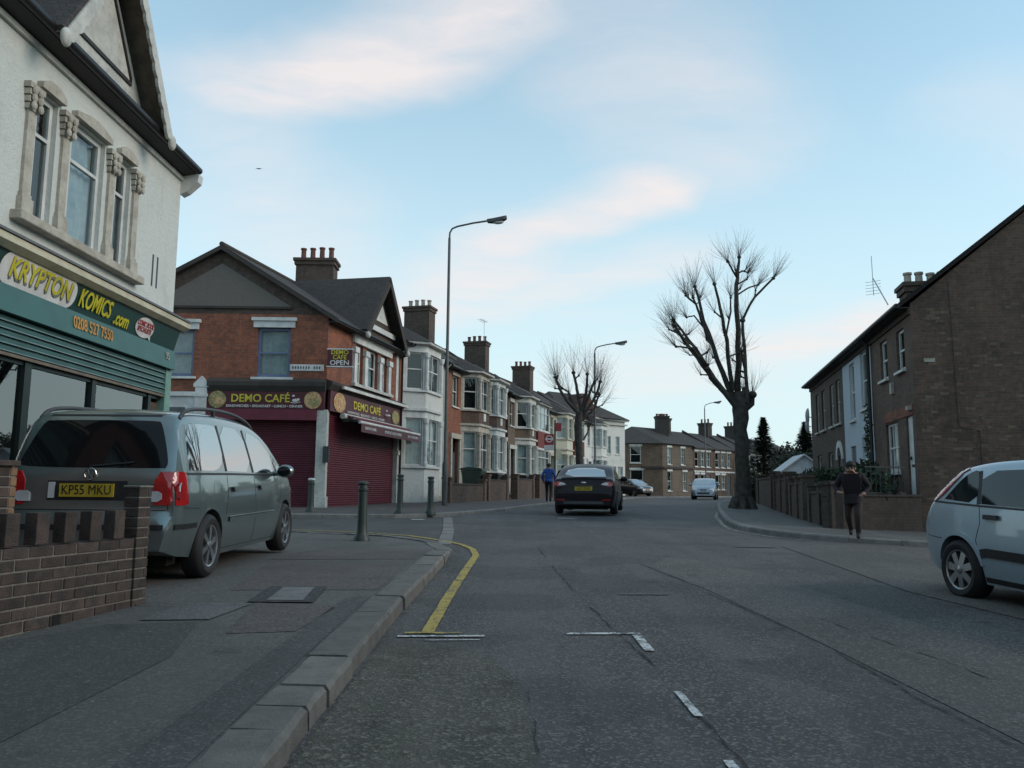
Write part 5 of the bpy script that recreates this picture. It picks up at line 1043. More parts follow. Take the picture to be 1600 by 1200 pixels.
for a, b, hh, m_, lb in ((.0, 3.4, .75, 'brick_sooty', 'dark brick front garden wall behind the walking person'), (4.3, 7.6, .95, 'brick_dark', 'grey brown garden wall with pillars left of the walking person'), (8.4, 12.4, 1.05, 'brick_dark', 'grey brown garden wall nearest the big tree'), (13.2, 26, 1.0, 'brick_dark', 'garden wall running on beyond the big tree')):
    A, B = gpt(a), gpt(b); w2 = thing('front_garden_wall', lb, 'wall', (B.x, B.y, g(B.x, B.y) + .1), heading_r(11.8), 'front garden walls on the right'); L_ = b - a
    bx('wall_body', m_, w2, 0, L_, 0, .22, -.4, hh); bx('coping', 'dark_stack', w2, -.02, L_+.02, -.03, .25, hh+.002, hh+.06, bevel=.01)
    for x_ in (0, L_/2, L_-.36): p = MB(); p.box(x_-.003, x_+.363, -.05, .28, -.4, hh+.2); p.box(x_-.04, x_+.4, -.09, .32, hh+.2, hh+.28); p.build('pillar', m_, w2)
def foliage(name, mat, parent, blobs, n, size, hollow=.55):
    p = MB()
    for k in range(n):
        cx, cy, cz_, rx_, ry_, rz_ = blobs[rnd.randrange(len(blobs))]
        d = Vector((rnd.gauss(0, 1), rnd.gauss(0, 1), rnd.gauss(0, 1))).normalized()*(hollow + (1-hollow)*rnd.random())
        c_ = Vector((cx + d.x*rx_, cy + d.y*ry_, cz_ + d.z*rz_)); s_ = size*rnd.uniform(.6, 1.5)
        u = (d*.6 + Vector((rnd.uniform(-1, 1), rnd.uniform(-1, 1), rnd.uniform(-1, 1)))).normalized()*s_; v = u.orthogonal().normalized()*s_*.55
        v.rotate(Matrix.Rotation(rnd.uniform(0, 6.28), 3, u)); p.quad(c_-u, c_-v, c_+u*1.2, c_+v)
    return stuff(p.build(name, mat, parent, fix=False))
def bush(label, loc, blobs, mat='leaf_dark', n=900, size=.07, name='garden_bush', grp='garden shrubs on the right'):
    b = thing(name, label, 'bush', loc, 0, grp)
    p = MB()
    for k in range(4): p.tube([(rnd.uniform(-.1, .1), rnd.uniform(-.1, .1), -.1), (rnd.uniform(-.25, .25), rnd.uniform(-.2, .2), blobs[0][2]*.6), (blobs[k % len(blobs)][0], blobs[k % len(blobs)][1], blobs[k % len(blobs)][2])], [.03, .02, .008], 5)
    p.build('stems', 'bark', b); foliage('leaves', mat, b, blobs, n, size); return b
def gb(t, o): q = gpt(t, o); return (q.x, q.y, g(q.x, q.y) + .1)
bush('dark hedge behind the wall right of the walking person', gb(1.6, 1.2), [(0, 0, .8, .7, .8, .7), (.3, .9, .9, .6, .7, .6)], n=1500)
bush('leafy shrub by the climbing plant house', gb(3.6, 1.5), [(0, 0, .9, .6, .6, .75), (.2, .5, 1.3, .5, .5, .5)], n=1200)
bush('dark clipped hedge left of the walking person', gb(6.2, .9), [(0, -1, .8, .6, .9, .7), (.1, .2, .85, .6, .9, .75), (.1, 1.2, .8, .6, .8, .7)], n=2400)
bush('pale green hedge in front of the white shed', gb(10.2, 1.1), [(0, -1, .9, .6, .9, .65), (.2, .3, .95, .6, .9, .7), (.2, 1.3, .9, .6, .8, .6)], n=2200, mat='leaf_brown')
bush('round dark bush left of the white shed', gb(17.5, 3.2), [(0, 0, 1.35, .85, .85, 1.0)], n=2200, mat='leaf_con')
bush('reddish shrub over the garden wall by the big tree', gb(14.5, .8), [(0, -.8, 1.0, .5, .9, .35), (0, .6, 1.05, .5, .9, .35)], n=1300, mat='leaf_brown')
bush('dark shrub at the pavement edge beyond the big tree', gb(22, -.2), [(0, 0, .8, .7, .9, .8)], n=1300, mat='leaf_con')
bush('dark bush against the far terrace garden wall', (22.5, 71.5, g(22, 71)), [(0, 0, 1.2, 1.3, 1.3, 1.3)], n=1500, size=.1, mat='leaf_con')
bush('tangled dark shrub behind the white shed', (19.6, 50, g(19, 50)), [(0, 0, 2.2, 2.2, 1.5, 1.6), (-2, 1, 1.8, 1.6, 1.3, 1.3)], n=3500, size=.1, mat='leaf_con')
bush('tall dark shrubbery left of the right terrace end', (24.0, 62, g(24, 62)), [(0, 0, 3.0, 2.4, 2, 2.2), (-2.6, 1, 2.5, 2, 1.6, 1.8), (2.4, .5, 2.6, 2, 2, 2)], n=4500, size=.13, mat='leaf_brown')
sd_ = thing('garden_shed', 'white gabled garden shed behind the hedge on the right', 'shed', (15.7, 44.6, g(15.5, 44)), math.radians(-8))
p = MB(); p.box(-1.15, 1.05, 0, 3, -.1, 1.75); p.prism([(-1.15, 0, 1.75), (1.05, 0, 1.75), (-.05, 0, 2.55)], (0, 3, 0)); p.build('boarding', 'conserv', sd_)
for k in range(9): bx('board', 'conserv', sd_, -.9, .8, -.02, -.003, .05+.19*k, .225+.19*k)
bx('corner_board', 'white', sd_, -1.18, -1.03, -.03, .1, -.1, 1.76)
p = MB(); slab_roof(p, (-1.35, -.15, 1.68), (-1.35, 3.1, 1.68), (-.05, 3.1, 2.64), (-.05, -.15, 2.64), .07); slab_roof(p, (-.05, -.15, 2.64), (-.05, 3.1, 2.64), (1.25, 3.1, 1.68), (1.25, -.15, 1.68), .07); p.build('roof', 'conserv', sd_)
def conifer(label, loc, h, r, n=2600, seed=1):
    t_ = thing('conifer', label, 'tree', loc, 0, 'conifers beyond the right-hand gardens'); rr = random.Random(seed)
    MB().tube([(0, 0, -.2), (.05, 0, h*.5), (0, .05, h)], [.22, .13, .02], 8).build('trunk', 'bark', t_)
    p = MB()
    for k in range(n):
        f = rr.random()**.8; z = h*(.12 + .88*f); R_ = r*(1-f)**.8*(.65 + .5*abs(math.sin(z*2.3 + rr.random()))); a = rr.uniform(0, 6.283); q = R_*rr.uniform(.35, 1.1)
        c_ = Vector((q*math.cos(a), q*math.sin(a), z - .15*q)); u = Vector((math.cos(a), math.sin(a), rr.uniform(-.3, .5))).normalized()*rr.uniform(.14, .32); v = Vector((-math.sin(a), math.cos(a), rr.uniform(-.3, .3)))*rr.uniform(.05, .12); p.quad(c_-u, c_-v, c_+u, c_+v)
    stuff(p.build('crown', 'leaf_con', t_, fix=False))
conifer('dark conifer just right of the big tree trunk', (20.6, 68, g(20, 68)), 6.6, 1.6, 3200, 2); conifer('dark conifer left of the satellite dishes', (21.2, 60, g(21, 60)), 5.6, 1.5, 3000, 5); conifer('small conifer half hidden by the right terrace end', (21.9, 58, g(21, 58)), 5.0, 1.2, 2400, 8)
ml = thing('background_trees', 'low dark line of distant trees and shrubs behind the right-hand gardens', 'trees', (34, 96, g(34, 96)), 0)
foliage('foliage', 'leaf_con', ml, [(-8 + 2.6*k, rnd.uniform(-2, 2), 3.0 + rnd.uniform(-.4, 1.2), 2.6, 2.2, 2.9) for k in range(12)], 7000, .2); ml['kind'] = 'stuff'; del ml['category']; ml['category'] = 'trees'

# ------------------------------------------------------------------ pollarded street trees
def ptree(name, label, base, scale, limbs, twigs, seed, trunk, tw_len=(.7, 1.7)):
    """limbs: (points, r0, r1); points as (x, z, depth) in photo-scale units x scale"""
    t_ = thing(name, label, 'tree', base, 0, 'pollarded street trees'); rr = random.Random(seed)
    def jit(pts):
        out = []
        for a, b in zip(pts, pts[1:]):
            for k in range(3):
                f = k/3; out.append((a + (b-a)*f + (Vector((rr.uniform(-1, 1), rr.uniform(-1, 1), rr.uniform(-.5, .5)))*.028*(b-a).length if k else Vector())))
        return out + [pts[-1]]
    conv = lambda q: Vector((q[0]*scale, q[2], q[1]*scale))
    pts = [conv(q) for q, r in trunk]; rs = [r for q, r in trunk]
    p = MB(); p.tube(pts, rs, 14)
    for k in range(7):
        a = 6.283*k/7; p.tube([pts[0] + Vector((math.cos(a)*rs[0]*1.35, math.sin(a)*rs[0]*1.35, -.08)), pts[0] + Vector((math.cos(a)*rs[0]*.55, math.sin(a)*rs[0]*.55, rs[0]*1.3))], [.10*rs[0]/.4, .16*rs[0]/.4], 6)
    p.build('trunk', 'bark', t_, sm=60); knobs = []
    for q, r0, r1 in limbs:
        pp = jit([conv(x) for x in q]); m_ = len(pp); p = MB(); p.tube(pp, [r0 + (r1-r0)*i/(m_-1) for i in range(m_)], 8)
        e = pp[-1]; p.ball(e, r1*1.9, r1*1.9, r1*1.7, 8, 6); knobs.append((e, (pp[-1]-pp[-3]).normalized(), 1.0))
        for i in range(2, m_-1):
            if rr.random() < .33: # side spur with knuckle
                d = (Vector((rr.gauss(0, 1), rr.gauss(0, 1), rr.uniform(.1, 1.2)))).normalized(); s1_ = pp[i] + d*rr.uniform(.15, .5); p.tube([pp[i], s1_], [r1*.8, r1*.6], 6); p.ball(s1_, r1*1.1, r1*1.1, r1*1.1, 6, 5); knobs.append((s1_, d, .6))
        p.build('limb', 'bark', t_, sm=60)
    p = MB()
    for e, d, wgt in knobs:
        for k in range(int(twigs*wgt)):
            dd = (d*.7 + Vector((rr.gauss(0, .42), rr.gauss(0, .42), .65 + rr.gauss(0, .35)))).normalized(); L_ = rr.uniform(*tw_len)*(.6 + .4*wgt)
            m1 = e + dd*L_*.5 + Vector((rr.gauss(0, .03), rr.gauss(0, .03), .02)); e2 = e + dd*L_ + Vector((rr.gauss(0, .06), rr.gauss(0, .06), .12*L_)); r_ = rr.uniform(.003, .0065)
            p.tube([e, m1, e2], [r_, r_*.75, r_*.35], 3, cap=False)
            if rr.random() < .4: p.tube([m1, m1 + (dd + Vector((rr.gauss(0, .4), rr.gauss(0, .4), .1)))*L_*.3], [r_*.6, r_*.3], 3, cap=False)
    stuff(p.build('crown', 'twig', t_, fix=False)); return t_
tb = (8.85, 32.0, g(8.85, 32) + .1); S = 32.0/1300
def px(x, y): return (x-1161, 793-y)
def lm(*pts, d=(0, 0)):                               # photo-plane points with depth from d[0] to d[1]
    n = len(pts); return [(*px(*q), d[0] + (d[1]-d[0])*i/(n-1)) for i, q in enumerate(pts)]
limbs = [(lm((1156, 640), (1110, 585), (1078, 548), (1052, 512), d=(-.1, -.9)), .17, .07), (lm((1148, 628), (1132, 605), (1098, 540), (1064, 490), d=(0, .8)), .15, .06), (lm((1152, 620), (1128, 560), (1108, 495), (1096, 438), d=(.1, .4)), .17, .06),
         (lm((1108, 495), (1100, 465), (1086, 448), d=(.4, .9)), .08, .05), (lm((1150, 610), (1140, 530), (1128, 480), (1118, 444), d=(0, -.6)), .13, .06), (lm((1158, 620), (1160, 540), (1160, 450), (1163, 415), (1166, 392), d=(.1, .1)), .19, .06),
         (lm((1168, 630), (1166, 560), (1163, 500), d=(-.3, -.4)), .11, .08), (lm((1163, 500), (1180, 465), (1207, 437), d=(-.4, -.9)), .07, .055), (lm((1160, 455), (1182, 440), (1203, 431), d=(.1, .7)), .05, .04), (lm((1161, 425), (1150, 410), (1143, 404), d=(.1, -.3)), .06, .05),
         (lm((1162, 420), (1172, 413), (1183, 414), d=(.1, .4)), .05, .04), (lm((1168, 640), (1176, 622), (1172, 590), (1167, 545), d=(0, .2)), .11, .06), (lm((1165, 640), (1178, 630), (1179, 616), d=(0, -.1)), .20, .12), (lm((1110, 582), (1080, 547), (1053, 547), d=(-.5, -1.0)), .06, .045),
         (lm((1125, 605), (1110, 592), (1103, 578), d=(-.1, -.6)), .07, .055), (lm((1140, 530), (1152, 480), (1155, 455), d=(0, .5)), .06, .04), (lm((1098, 540), (1078, 520), (1068, 507), d=(.4, 1.0)), .07, .06), (lm((1112, 510), (1090, 490), (1075, 496), d=(.3, -.4)), .05, .035), (lm((1115, 530), (1100, 500), (1084, 466), d=(.2, -.6)), .07, .05)]
trunk = [((-1, -6, 0), .42), ((0, 14, 0), .33), ((1, 50, .02), .28), ((-1, 80, -.03), .265), ((1, 100, 0), .28), ((-2, 122, .03), .26), ((0, 140, 0), .30), ((-1, 152, 0), .31), ((1, 168, 0), .33), ((0, 182, 0), .24)]
ptree('pollard_tree', 'big bare pollarded street tree at the right-hand kerb', tb, S, [(a, b*.70, c*.74) for a, b, c in limbs], 34, 11, trunk, (.45, 1.3))
tb2 = (3.75, 44.5, g(3.75, 44.5) + .1); S2 = 44.5/1300
def px(x, y): return (x-913, 783-y)
limbs2 = [(lm((910, 650), (890, 630), (878, 612), (871, 594), d=(0, -.6)), .13, .07), (lm((912, 645), (907, 615), (904, 598), (901, 583), d=(0, .3)), .12, .08), (lm((913, 645), (920, 615), (921, 600), (921, 588), d=(0, -.4)), .11, .07), (lm((914, 650), (925, 620), (931, 604), (935, 596), d=(0, .6)), .11, .06),
          (lm((914, 655), (930, 630), (938, 612), (941, 600), d=(0, -.5)), .10, .07), (lm((914, 660), (934, 640), (941, 618), d=(0, .2)), .09, .06), (lm((916, 690), (923, 678), (924, 668), d=(0, .3)), .06, .05), (lm((905, 640), (893, 612), (884, 606), d=(.3, .9)), .08, .06), (lm((911, 655), (902, 640), (896, 615), d=(0, 1.0)), .08, .06)]
ptree('pollard_tree', 'smaller bare pollarded tree in front of the terrace, beyond the dark car', tb2, S2, [(a, b*.8, c*.8) for a, b, c in limbs2], 30, 21, [((0, -4, 0), .30), ((-2, 30, 0), .22), ((-4, 80, 0), .20), ((-6, 115, 0), .21), ((-3, 136, 0), .20)], (.9, 2.0))

# ------------------------------------------------------------------ lamp posts, bollards, bus stop
def lamp_post(label, loc, h, arm, rz):
    r = thing('street_lamp', label, 'street lamp', loc, rz, 'street lamps')
    MB().lathe([(.10, -.1), (.10, 1.5), (.065, 1.62), (.052, h-.3), (.05, h-.28), (.05, h)], 12).build('column', 'lamp_grey', r, sm=50)
    bx('column_door', 'lamp_grey', r, -.06, .06, -.108, -.07, .5, 1.1)
    pts = [(0, 0, h-.05), (.01, 0, h+.2), (.10, 0, h+.36), (.30, 0, h+.44), (arm*.6, 0, h+.55), (arm, 0, h+.62)]
    MB().tube(pts, .035, 8).build('bracket_arm', 'lamp_grey', r, sm=60)
    p = MB(); p.prism([(arm-.05, -.07, h+.54), (arm+.15, -.13, h+.52), (arm+.58, -.13, h+.60), (arm+.70, -.06, h+.66), (arm+.70, .06, h+.66), (arm+.58, .13, h+.60), (arm+.15, .13, h+.52), (arm-.05, .07, h+.54)], (-.02, 0, .14)); hd = p.build('lantern', 'lamp_head', r, bevel=.02)
    p = MB(); p.ball((arm+.36, 0, h+.55), .22, .10, .08, 12, 8); p.build('lens', 'lamp_lens', hd, sm=60)
    return r
lamp_post('tall grey street lamp in front of the white terraced house by the cafe', (-2.42, 30.6, g(-2.4, 30.6) + .1), 10.05, 1.5, math.radians(-8))
lamp_post('grey street lamp rising behind the smaller pollard tree', (5.22, 52, g(5.2, 52) + .1), 9.1, 1.35, math.radians(-8))
lamp_post('distant street lamp between the far terrace and the big tree', (19.55, 84, g(19.5, 84)), 8.9, 1.0, math.radians(-10))
def bollard(label, loc, h=.98, white=False):
    r = thing('bollard', label, 'bollard', loc, rnd.uniform(0, 3), 'bollards at the corners')
    MB().lathe([(.15, -.05), (.15, .03), (.115, .08), (.095, .14), (.085, .3), (.08, h-.16), (.095, h-.14), (.095, h-.11), (.08, h-.1), (.075, h-.05), (.098, h-.03), (.098, h), (.06, h+.02), (.0, h+.025)], 16).build('post', 'bollard', r, sm=35)
    if white: MB().lathe([(.099, h-.035), (.104, h-.02), (.1, h+.012), (.05, h+.028), (0, h+.03)], 16).build('cap', 'white', r, sm=35)
bollard('dark green bollard on the near corner, closest to the road', (-2.60, 14.75, g(-2.6, 14.75) + low(-2.6, 14.75)), 1.0)
bollard('dark bollard with white cap in front of the cafe side shutter', (-5.62, 23.6, g(-5.6, 23.6) + .1), .92, True)
bollard('dark bollard in front of the cafe end pilaster', (-3.03, 22.95, g(-3, 23) + .1), 1.05); bollard('dark bollard left of the tall near lamp post', (-2.22, 23.2, g(-2.2, 23.2) + .1), 1.0)
bs_ = thing('bus_stop', 'bus stop pole with red roundel flag beside the terrace', 'bus stop', (2.10, 40.2, g(2.1, 40) + .1), math.radians(5))
MB().tube([(0, 0, -.1), (0, 0, 3.9)], .05, 10).build('pole', 'lamp_grey', bs_, sm=60)
bx('flag', 'tfl_red', bs_, -.52, -.06, -.02, .02, 2.68, 3.22); bx('flag_lower', 'plate_white', bs_, -.52, -.06, -.02, .02, 2.42, 2.67)
p = MB(); n = 20; pts = [(-.29 + .15*math.cos(6.283*k/n), -.03, 2.97 + .15*math.sin(6.283*k/n)) for k in range(n)]; p.tube(pts + pts[:1], .022, 6, cap=False); p.box(-.48, -.10, -.035, -.022, 2.94, 3.0); p.build('roundel', 'sign_white', bs_)
bx('sign_plate', 'tfl_red', bs_, .02, .3, -.08, -.05, 3.35, 3.75); bx('timetable_case', 'cream', bs_, .06, .3, -.08, -.05, 2.0, 2.5)
bd = MB(); bd.add([(0, 0, 0), (.25, .05, .06), (.5, .1, -.02), (.3, .12, .05), (-.25, .05, .05), (-.5, .1, -.04), (-.3, .12, .04), (0, .2, 0), (.0, -.15, .0)], [(0, 1, 3, 7), (1, 2, 3), (0, 7, 6, 4), (4, 6, 5), (0, 4, 8), (0, 8, 1)])
bo = bd.build('bird', 'black_paint'); tag(bo, 'tiny dark bird flying in the sky above the cafe', 'bird'); bo.location = (-22.4, 70, 29.2); bo.scale = (.8, .8, .8)

# ------------------------------------------------------------------ cars (local frame: x forward from the rear bumper, y left, z up)
def chaikin(pts, it=2):
    for _ in range(it):
        out = [pts[0]]
        for a, b in zip(pts, pts[1:]): out += [tuple(a[i]*.75 + b[i]*.25 for i in range(2)), tuple(a[i]*.25 + b[i]*.75 for i in range(2))]
        pts = out + [pts[-1]]
    return pts
def interp(tab, x):
    if x <= tab[0][0]: return tab[0][1]
    for a, b in zip(tab, tab[1:]):
        if x <= b[0]: t = (x-a[0])/(b[0]-a[0]); t = t*t*(3-2*t)*.5 + t*.5; return a[1] + (b[1]-a[1])*t
    return tab[-1][1]
class Car:
    def __init__(s, name, label, spec, loc, ang, pitch=0, group='cars on the road'):
        s.sp = spec; s.L = spec['L']; s.W = spec['W']/2
        # loc is the ground point under the car's origin (rear bumper centre); ang = heading clockwise from +Y
        s.root = thing(name, label, 'car', loc, 0, group)
        s.root.rotation_euler = (0, -pitch, math.radians(90 - ang)); s.body()
    def hw(s, x, z):
        sp = s.sp; W = s.W*interp(sp['plan'], x); zb = interp(sp['bot'], x); zB = sp['belt'] + sp.get('beltrise', 0)*(1 - x/s.L); zm = zb + .42
        if z < zm: return W*(1 - .075*((zm-z)/.42)**2)
        if z < zB: return W*(1 - .03*((z-zm)/max(zB-zm, .05))**2)
        return W*.97 - sp['tumble']*(z-zB) - .06*max(z-zB, 0)**2
    def body(s):
        sp = s.sp; prof = chaikin(sp['profile'], 2); rings = []
        for x, zt in prof:
            zb = interp(sp['bot'], x); zt = max(zt, zb + .02); rc = min(sp.get('rc', .10), (zt-zb)*.35); h = []
            for k in range(16): z = zb + (zt-rc-zb)*k/15; h.append((s.hw(x, z), z))
            ye = h[-1][0]
            for k in range(1, 5): a = math.pi/2*k/4; h.append((ye - rc*(1-math.cos(a)), zt - rc + rc*math.sin(a)))
            y0 = h[-1][0]; cam_ = sp.get('camber', .035)
            for k in range(1, 6): y = y0*(1-k/5); h.append((y, zt + cam_*(1-(y/y0)**2)*min(1, (zt-zb))))
            rings.append([(x, y, z) for y, z in h] + [(x, -y, z) for y, z in h[-2::-1]])
        n = len(rings[0]); mb = MB(); mb.v = [v for r in rings for v in r]
        mb.f = [(i*n+j, i*n+j+1, (i+1)*n+j+1, (i+1)*n+j) for i in range(len(rings)-1) for j in range(n-1)] + [(i*n, (i+1)*n, (i+1)*n+n-1, i*n+n-1) for i in range(len(rings)-1)] + [tuple(range(n)), tuple(range((len(rings)-1)*n, len(rings)*n))]
        o = mb.build('body', sp['paint'], None, sm=180)
        bm = bmesh.new(); bm.from_mesh(o.data); s.bvh = BVHTree.FromBMesh(bm); bm.free()
        cut = MB(); R = sp['wr']*1.13
        for wx in sp['wheels']: cut.lathe([(R, -2), (R, 2)], 36, (wx, 0, sp['wr']*1.02), 'y')
        for wx in sp['wheels']: cut.box(wx-R*.98, wx+R*.98, -2, 2, -.5, sp['wr']*.9)
        # union the cutter pieces by cutting one after another
        for i, wx in enumerate(sp['wheels']):
            c_ = MB(); pts = [(wx + R*math.cos(math.pi*k/28), -2, sp['wr']*1.02 + R*math.sin(math.pi*k/28)) for k in range(29)] + [(wx-R, -2, -.6), (wx+R, -2, -.6)]
            c_.prism(pts, (0, 4, 0)); co = c_.build('cutter', 'trim')
            md = o.modifiers.new('cut', 'BOOLEAN'); md.operation = 'DIFFERENCE'; md.object = co; md.solver = 'EXACT'
            dg = bpy.context.evaluated_depsgraph_get(); me = bpy.data.meshes.new_from_object(o.evaluated_get(dg)); o.modifiers.clear(); old = o.data; o.data = me; bpy.data.meshes.remove(old); bpy.data.objects.remove(co)
        me = o.data; me.materials.clear(); me.materials.append(M[sp['paint']])
        for p_ in me.polygons: p_.material_index = 0
        me.shade_smooth(); me.set_sharp_from_angle(angle=math.radians(32)); o.parent = s.root; s.bodyo = o
        bx('underbody', 'under', s.root, .35, s.L-.35, -s.W*.72, s.W*.72, .17, .62)
        for wx in sp['wheels']:
            for sy in (-1, 1): s.wheel(wx, sy)
    def wheel(s, wx, sy):
        sp = s.sp; R = sp['wr']; w_ = .205; y0 = sy*(s.W*.985); yi = y0 - sy*w_; rr = R*.66
        prof = [(rr, 0), (rr+.02, -.012), (R-.05, -.016), (R-.012, .012), (R, .04), (R, w_-.04), (R-.012, w_-.012), (R-.06, w_), (rr, w_)]
        mb = MB(); mb.lathe([(r, y0 - sy*h) for r, h in prof], 36, (wx, 0, R), 'y', cap=False); wh = mb.build('wheel', 'rubber', s.root, sm=40)
        p = MB(); p.lathe([(.03, y0 - sy*.09), (rr*.98, y0 - sy*.10), (rr*.98, y0 - sy*.12), (.03, y0 - sy*.12)], 32, (wx, 0, R), 'y'); p.build('brake_disc', 'plastic_grey' if sp['spokes'] else 'alloy', wh, sm=40)
        p = MB()
        m_ = 36                                       # rim ring
        for k in range(m_):
            a0, a1 = 2*math.pi*k/m_, 2*math.pi*(k+1)/m_
            ring = lambda a, r, h: (wx + r*math.cos(a), y0 - sy*h, R + r*math.sin(a))
            for (r0, h0), (r1, h1) in (((rr*1.0, -.002), (rr*.93, .004)), ((rr*.93, .004), (rr*.90, .06))): p.quad(ring(a0, r0, h0), ring(a1, r0, h0), ring(a1, r1, h1), ring(a0, r1, h1))
        ns = sp['spokes']
        for k in range(ns):
            a = 2*math.pi*k/ns + .3; c_ = Vector((math.cos(a), 0, math.sin(a))); t_ = Vector((-math.sin(a), 0, math.cos(a))); o_ = Vector((wx, y0, R)); q = lambda r, t, h: o_ + c_*r + t_*t - Vector((0, sy*h, 0))
            a_, b_ = rr*.13, rr*.95; w0, w1 = rr*sp.get('sw', .11), rr*sp.get('sw2', .16)
            p.add([q(a_, -w0, .005), q(a_, w0, .005), q(b_, w1, .012), q(b_, -w1, .012), q(a_, -w0, .06), q(a_, w0, .06), q(b_, w1, .06), q(b_, -w1, .06)], [(0, 1, 2, 3), (0, 4, 5, 1), (1, 5, 6, 2), (2, 6, 7, 3), (3, 7, 4, 0)])
        p.lathe([(.01, y0 + sy*.012), (rr*.2, y0 + sy*.004), (rr*.24, y0 - sy*.03)], 20, (wx, 0, R), 'y'); p.build('rim', 'alloy', wh, sm=40)
    def hit(s, u, v, axis):
        if axis == 'L': o, d = Vector((u, 3, v)), Vector((0, -1, 0))
        elif axis == 'R': o, d = Vector((u, -3, v)), Vector((0, 1, 0))
        elif axis == 'B': o, d = Vector((-3, u, v)), Vector((1, 0, 0))
        elif axis == 'F': o, d = Vector((s.L+3, u, v)), Vector((-1, 0, 0))
        else: o, d = Vector((u, v, 5)), Vector((0, 0, -1))
        r = s.bvh.ray_cast(o, d)
        if r[0] is None: return None, None
        n = r[1]; n = n if n.dot(d) < 0 else -n
        return r[0], n
    def panel(s, name, poly, axis, mat, off=.004, cell=.07, parent=None, rnd_=2):
        poly = chaikin(list(poly) + [poly[0]], rnd_)[:-1] if rnd_ else poly
        bm = bmesh.new(); f = bm.faces.new([bm.verts.new((u, v, 0)) for u, v in poly])
        us, vs_ = [p[0] for p in poly], [p[1] for p in poly]
        for ax, lo, hi in ((0, min(us), max(us)), (1, min(vs_), max(vs_))):
            k = lo + cell
            while k < hi - .004: bmesh.ops.bisect_plane(bm, geom=bm.verts[:]+bm.edges[:]+bm.faces[:], plane_co=(k, 0, 0) if ax == 0 else (0, k, 0), plane_no=(1, 0, 0) if ax == 0 else (0, 1, 0)); k += cell
        bad = []
        for v in bm.verts:
            q, n = s.hit(v.co.x, v.co.y, axis)
            if q is None: bad.append(v)
            else: v.co = q + n*off
        bmesh.ops.delete(bm, geom=bad, context='VERTS')
        ref = Vector((0, 1, 0)) if axis == 'L' else Vector((0, -1, 0)) if axis == 'R' else Vector((-1, 0, 0)) if axis == 'B' else Vector((1, 0, 0)) if axis == 'F' else Vector((0, 0, 1))
        bm.normal_update()
        for fc in bm.faces:
            if fc.normal.dot(ref) < 0: fc.normal_flip()
        # a thin skirt so that the panel has an edge
        ed = [e for e in bm.edges if e.is_boundary]; r = bmesh.ops.extrude_edge_only(bm, edges=ed); nv = [x for x in r['geom'] if isinstance(x, bmesh.types.BMVert)]
        for v in nv: v.co -= ref*(off + .003)
        me = bpy.data.meshes.new(name); bm.to_mesh(me); bm.free(); me.shade_smooth(); me.set_sharp_from_angle(angle=math.radians(50))
        o = bpy.data.objects.new(name, me); C.objects.link(o); me.materials.append(M[mat]); o.parent = parent or s.root; return o
    def strip(s, name, pts, axis, width, mat, off=.003, smooth_=0, parent=None, step=.04):
        if smooth_: pts = chaikin(pts, smooth_)
        sl_ = arclen(pts); n = max(2, int(sl_[-1]/step)); L_, R_, O_ = [], [], []
        for i in range(n+1):
            p, d = along(pts, sl_, sl_[-1]*i/n); nn = Vector((-d.y, d.x))*width/2
            q0, n0 = s.hit(p.x+nn.x, p.y+nn.y, axis); q1, n1 = s.hit(p.x-nn.x, p.y-nn.y, axis)
            if q0 is None or q1 is None: continue
            L_.append((q0 - n0*.002, q0 + n0*off, q1 + n1*off, q1 - n1*.002))
        mb = MB(); mb.v = [v for r in L_ for v in r]; m_ = len(L_)
        mb.f = [(i*4+j, i*4+j+1, (i+1)*4+j+1, (i+1)*4+j) for i in range(m_-1) for j in range(3)]
        return mb.build(name, mat, parent or s.root, fix=False) if m_ > 1 else None
    def both(s, fn, *a, **k):
        for ax in ('L', 'R'): fn(*a[:2], ax, *a[2:], **k)
    def mirror(s, x, z, mat):
        for sy in (-1, 1):
            y = s.hw(x, z)*sy; p = MB(); p.ball((x+.02, y + sy*.15, z+.03), .075, .115, .085, 12, 8); p.tube([(x+.03, y - sy*.02, z), (x+.03, y+sy*.1, z+.01)], .03, 8); mo = p.build('door_mirror', mat, s.root, sm=60)
            MB().ball((x-.05, y + sy*.15, z+.03), .012, .09, .065, 10, 6).build('mirror_glass', 'car_glass', mo, sm=60)
    def plate(s, axis, y, z, txt, mat, w_=.52, h=.115, n=None):
        q, nn = s.hit(y, z, axis); x = q.x; sg = -1 if axis == 'B' else 1
        pl = bx('number_plate', mat, s.root, min(x+sg*.006, x+sg*.02), max(x+sg*.006, x+sg*.02), y-w_/2, y+w_/2, z-h/2, z+h/2)
        text('lettering', txt, h*1.02, 'ink', pl, (x+sg*.022, y, z), bold=0, extrude=.001, sx=.82, rot=(math.pi/2, 0, -math.pi/2 if sg < 0 else math.pi/2))
        return pl

# grey-green people carrier parked on the pavement
spec = dict(L=4.63, W=1.81, wr=.325, wheels=(.86, 3.70), spokes=6, sw=.10, sw2=.17, paint='paint_green', belt=1.02, tumble=.20, rc=.12, camber=.03,
    profile=[(0, .34), (.006, .44), (.01, .60), (.045, .68), (.07, .74), (.075, 1.0), (.10, 1.08), (.22, 1.42), (.29, 1.60), (.42, 1.675), (1.0, 1.715), (1.8, 1.715), (2.45, 1.675), (2.9, 1.565), (3.35, 1.32), (3.72, 1.10), (4.05, 1.02), (4.38, .90), (4.54, .76), (4.60, .58), (4.625, .42), (4.63, .32)],
    bot=[(0, .34), (.25, .27), (.8, .20), (3.7, .19), (4.3, .22), (4.63, .30)], plan=[(0, .86), (.08, .905), (.25, .955), (.7, .985), (1.4, 1.0), (3.1, 1.0), (3.9, .965), (4.35, .87), (4.63, .66)])
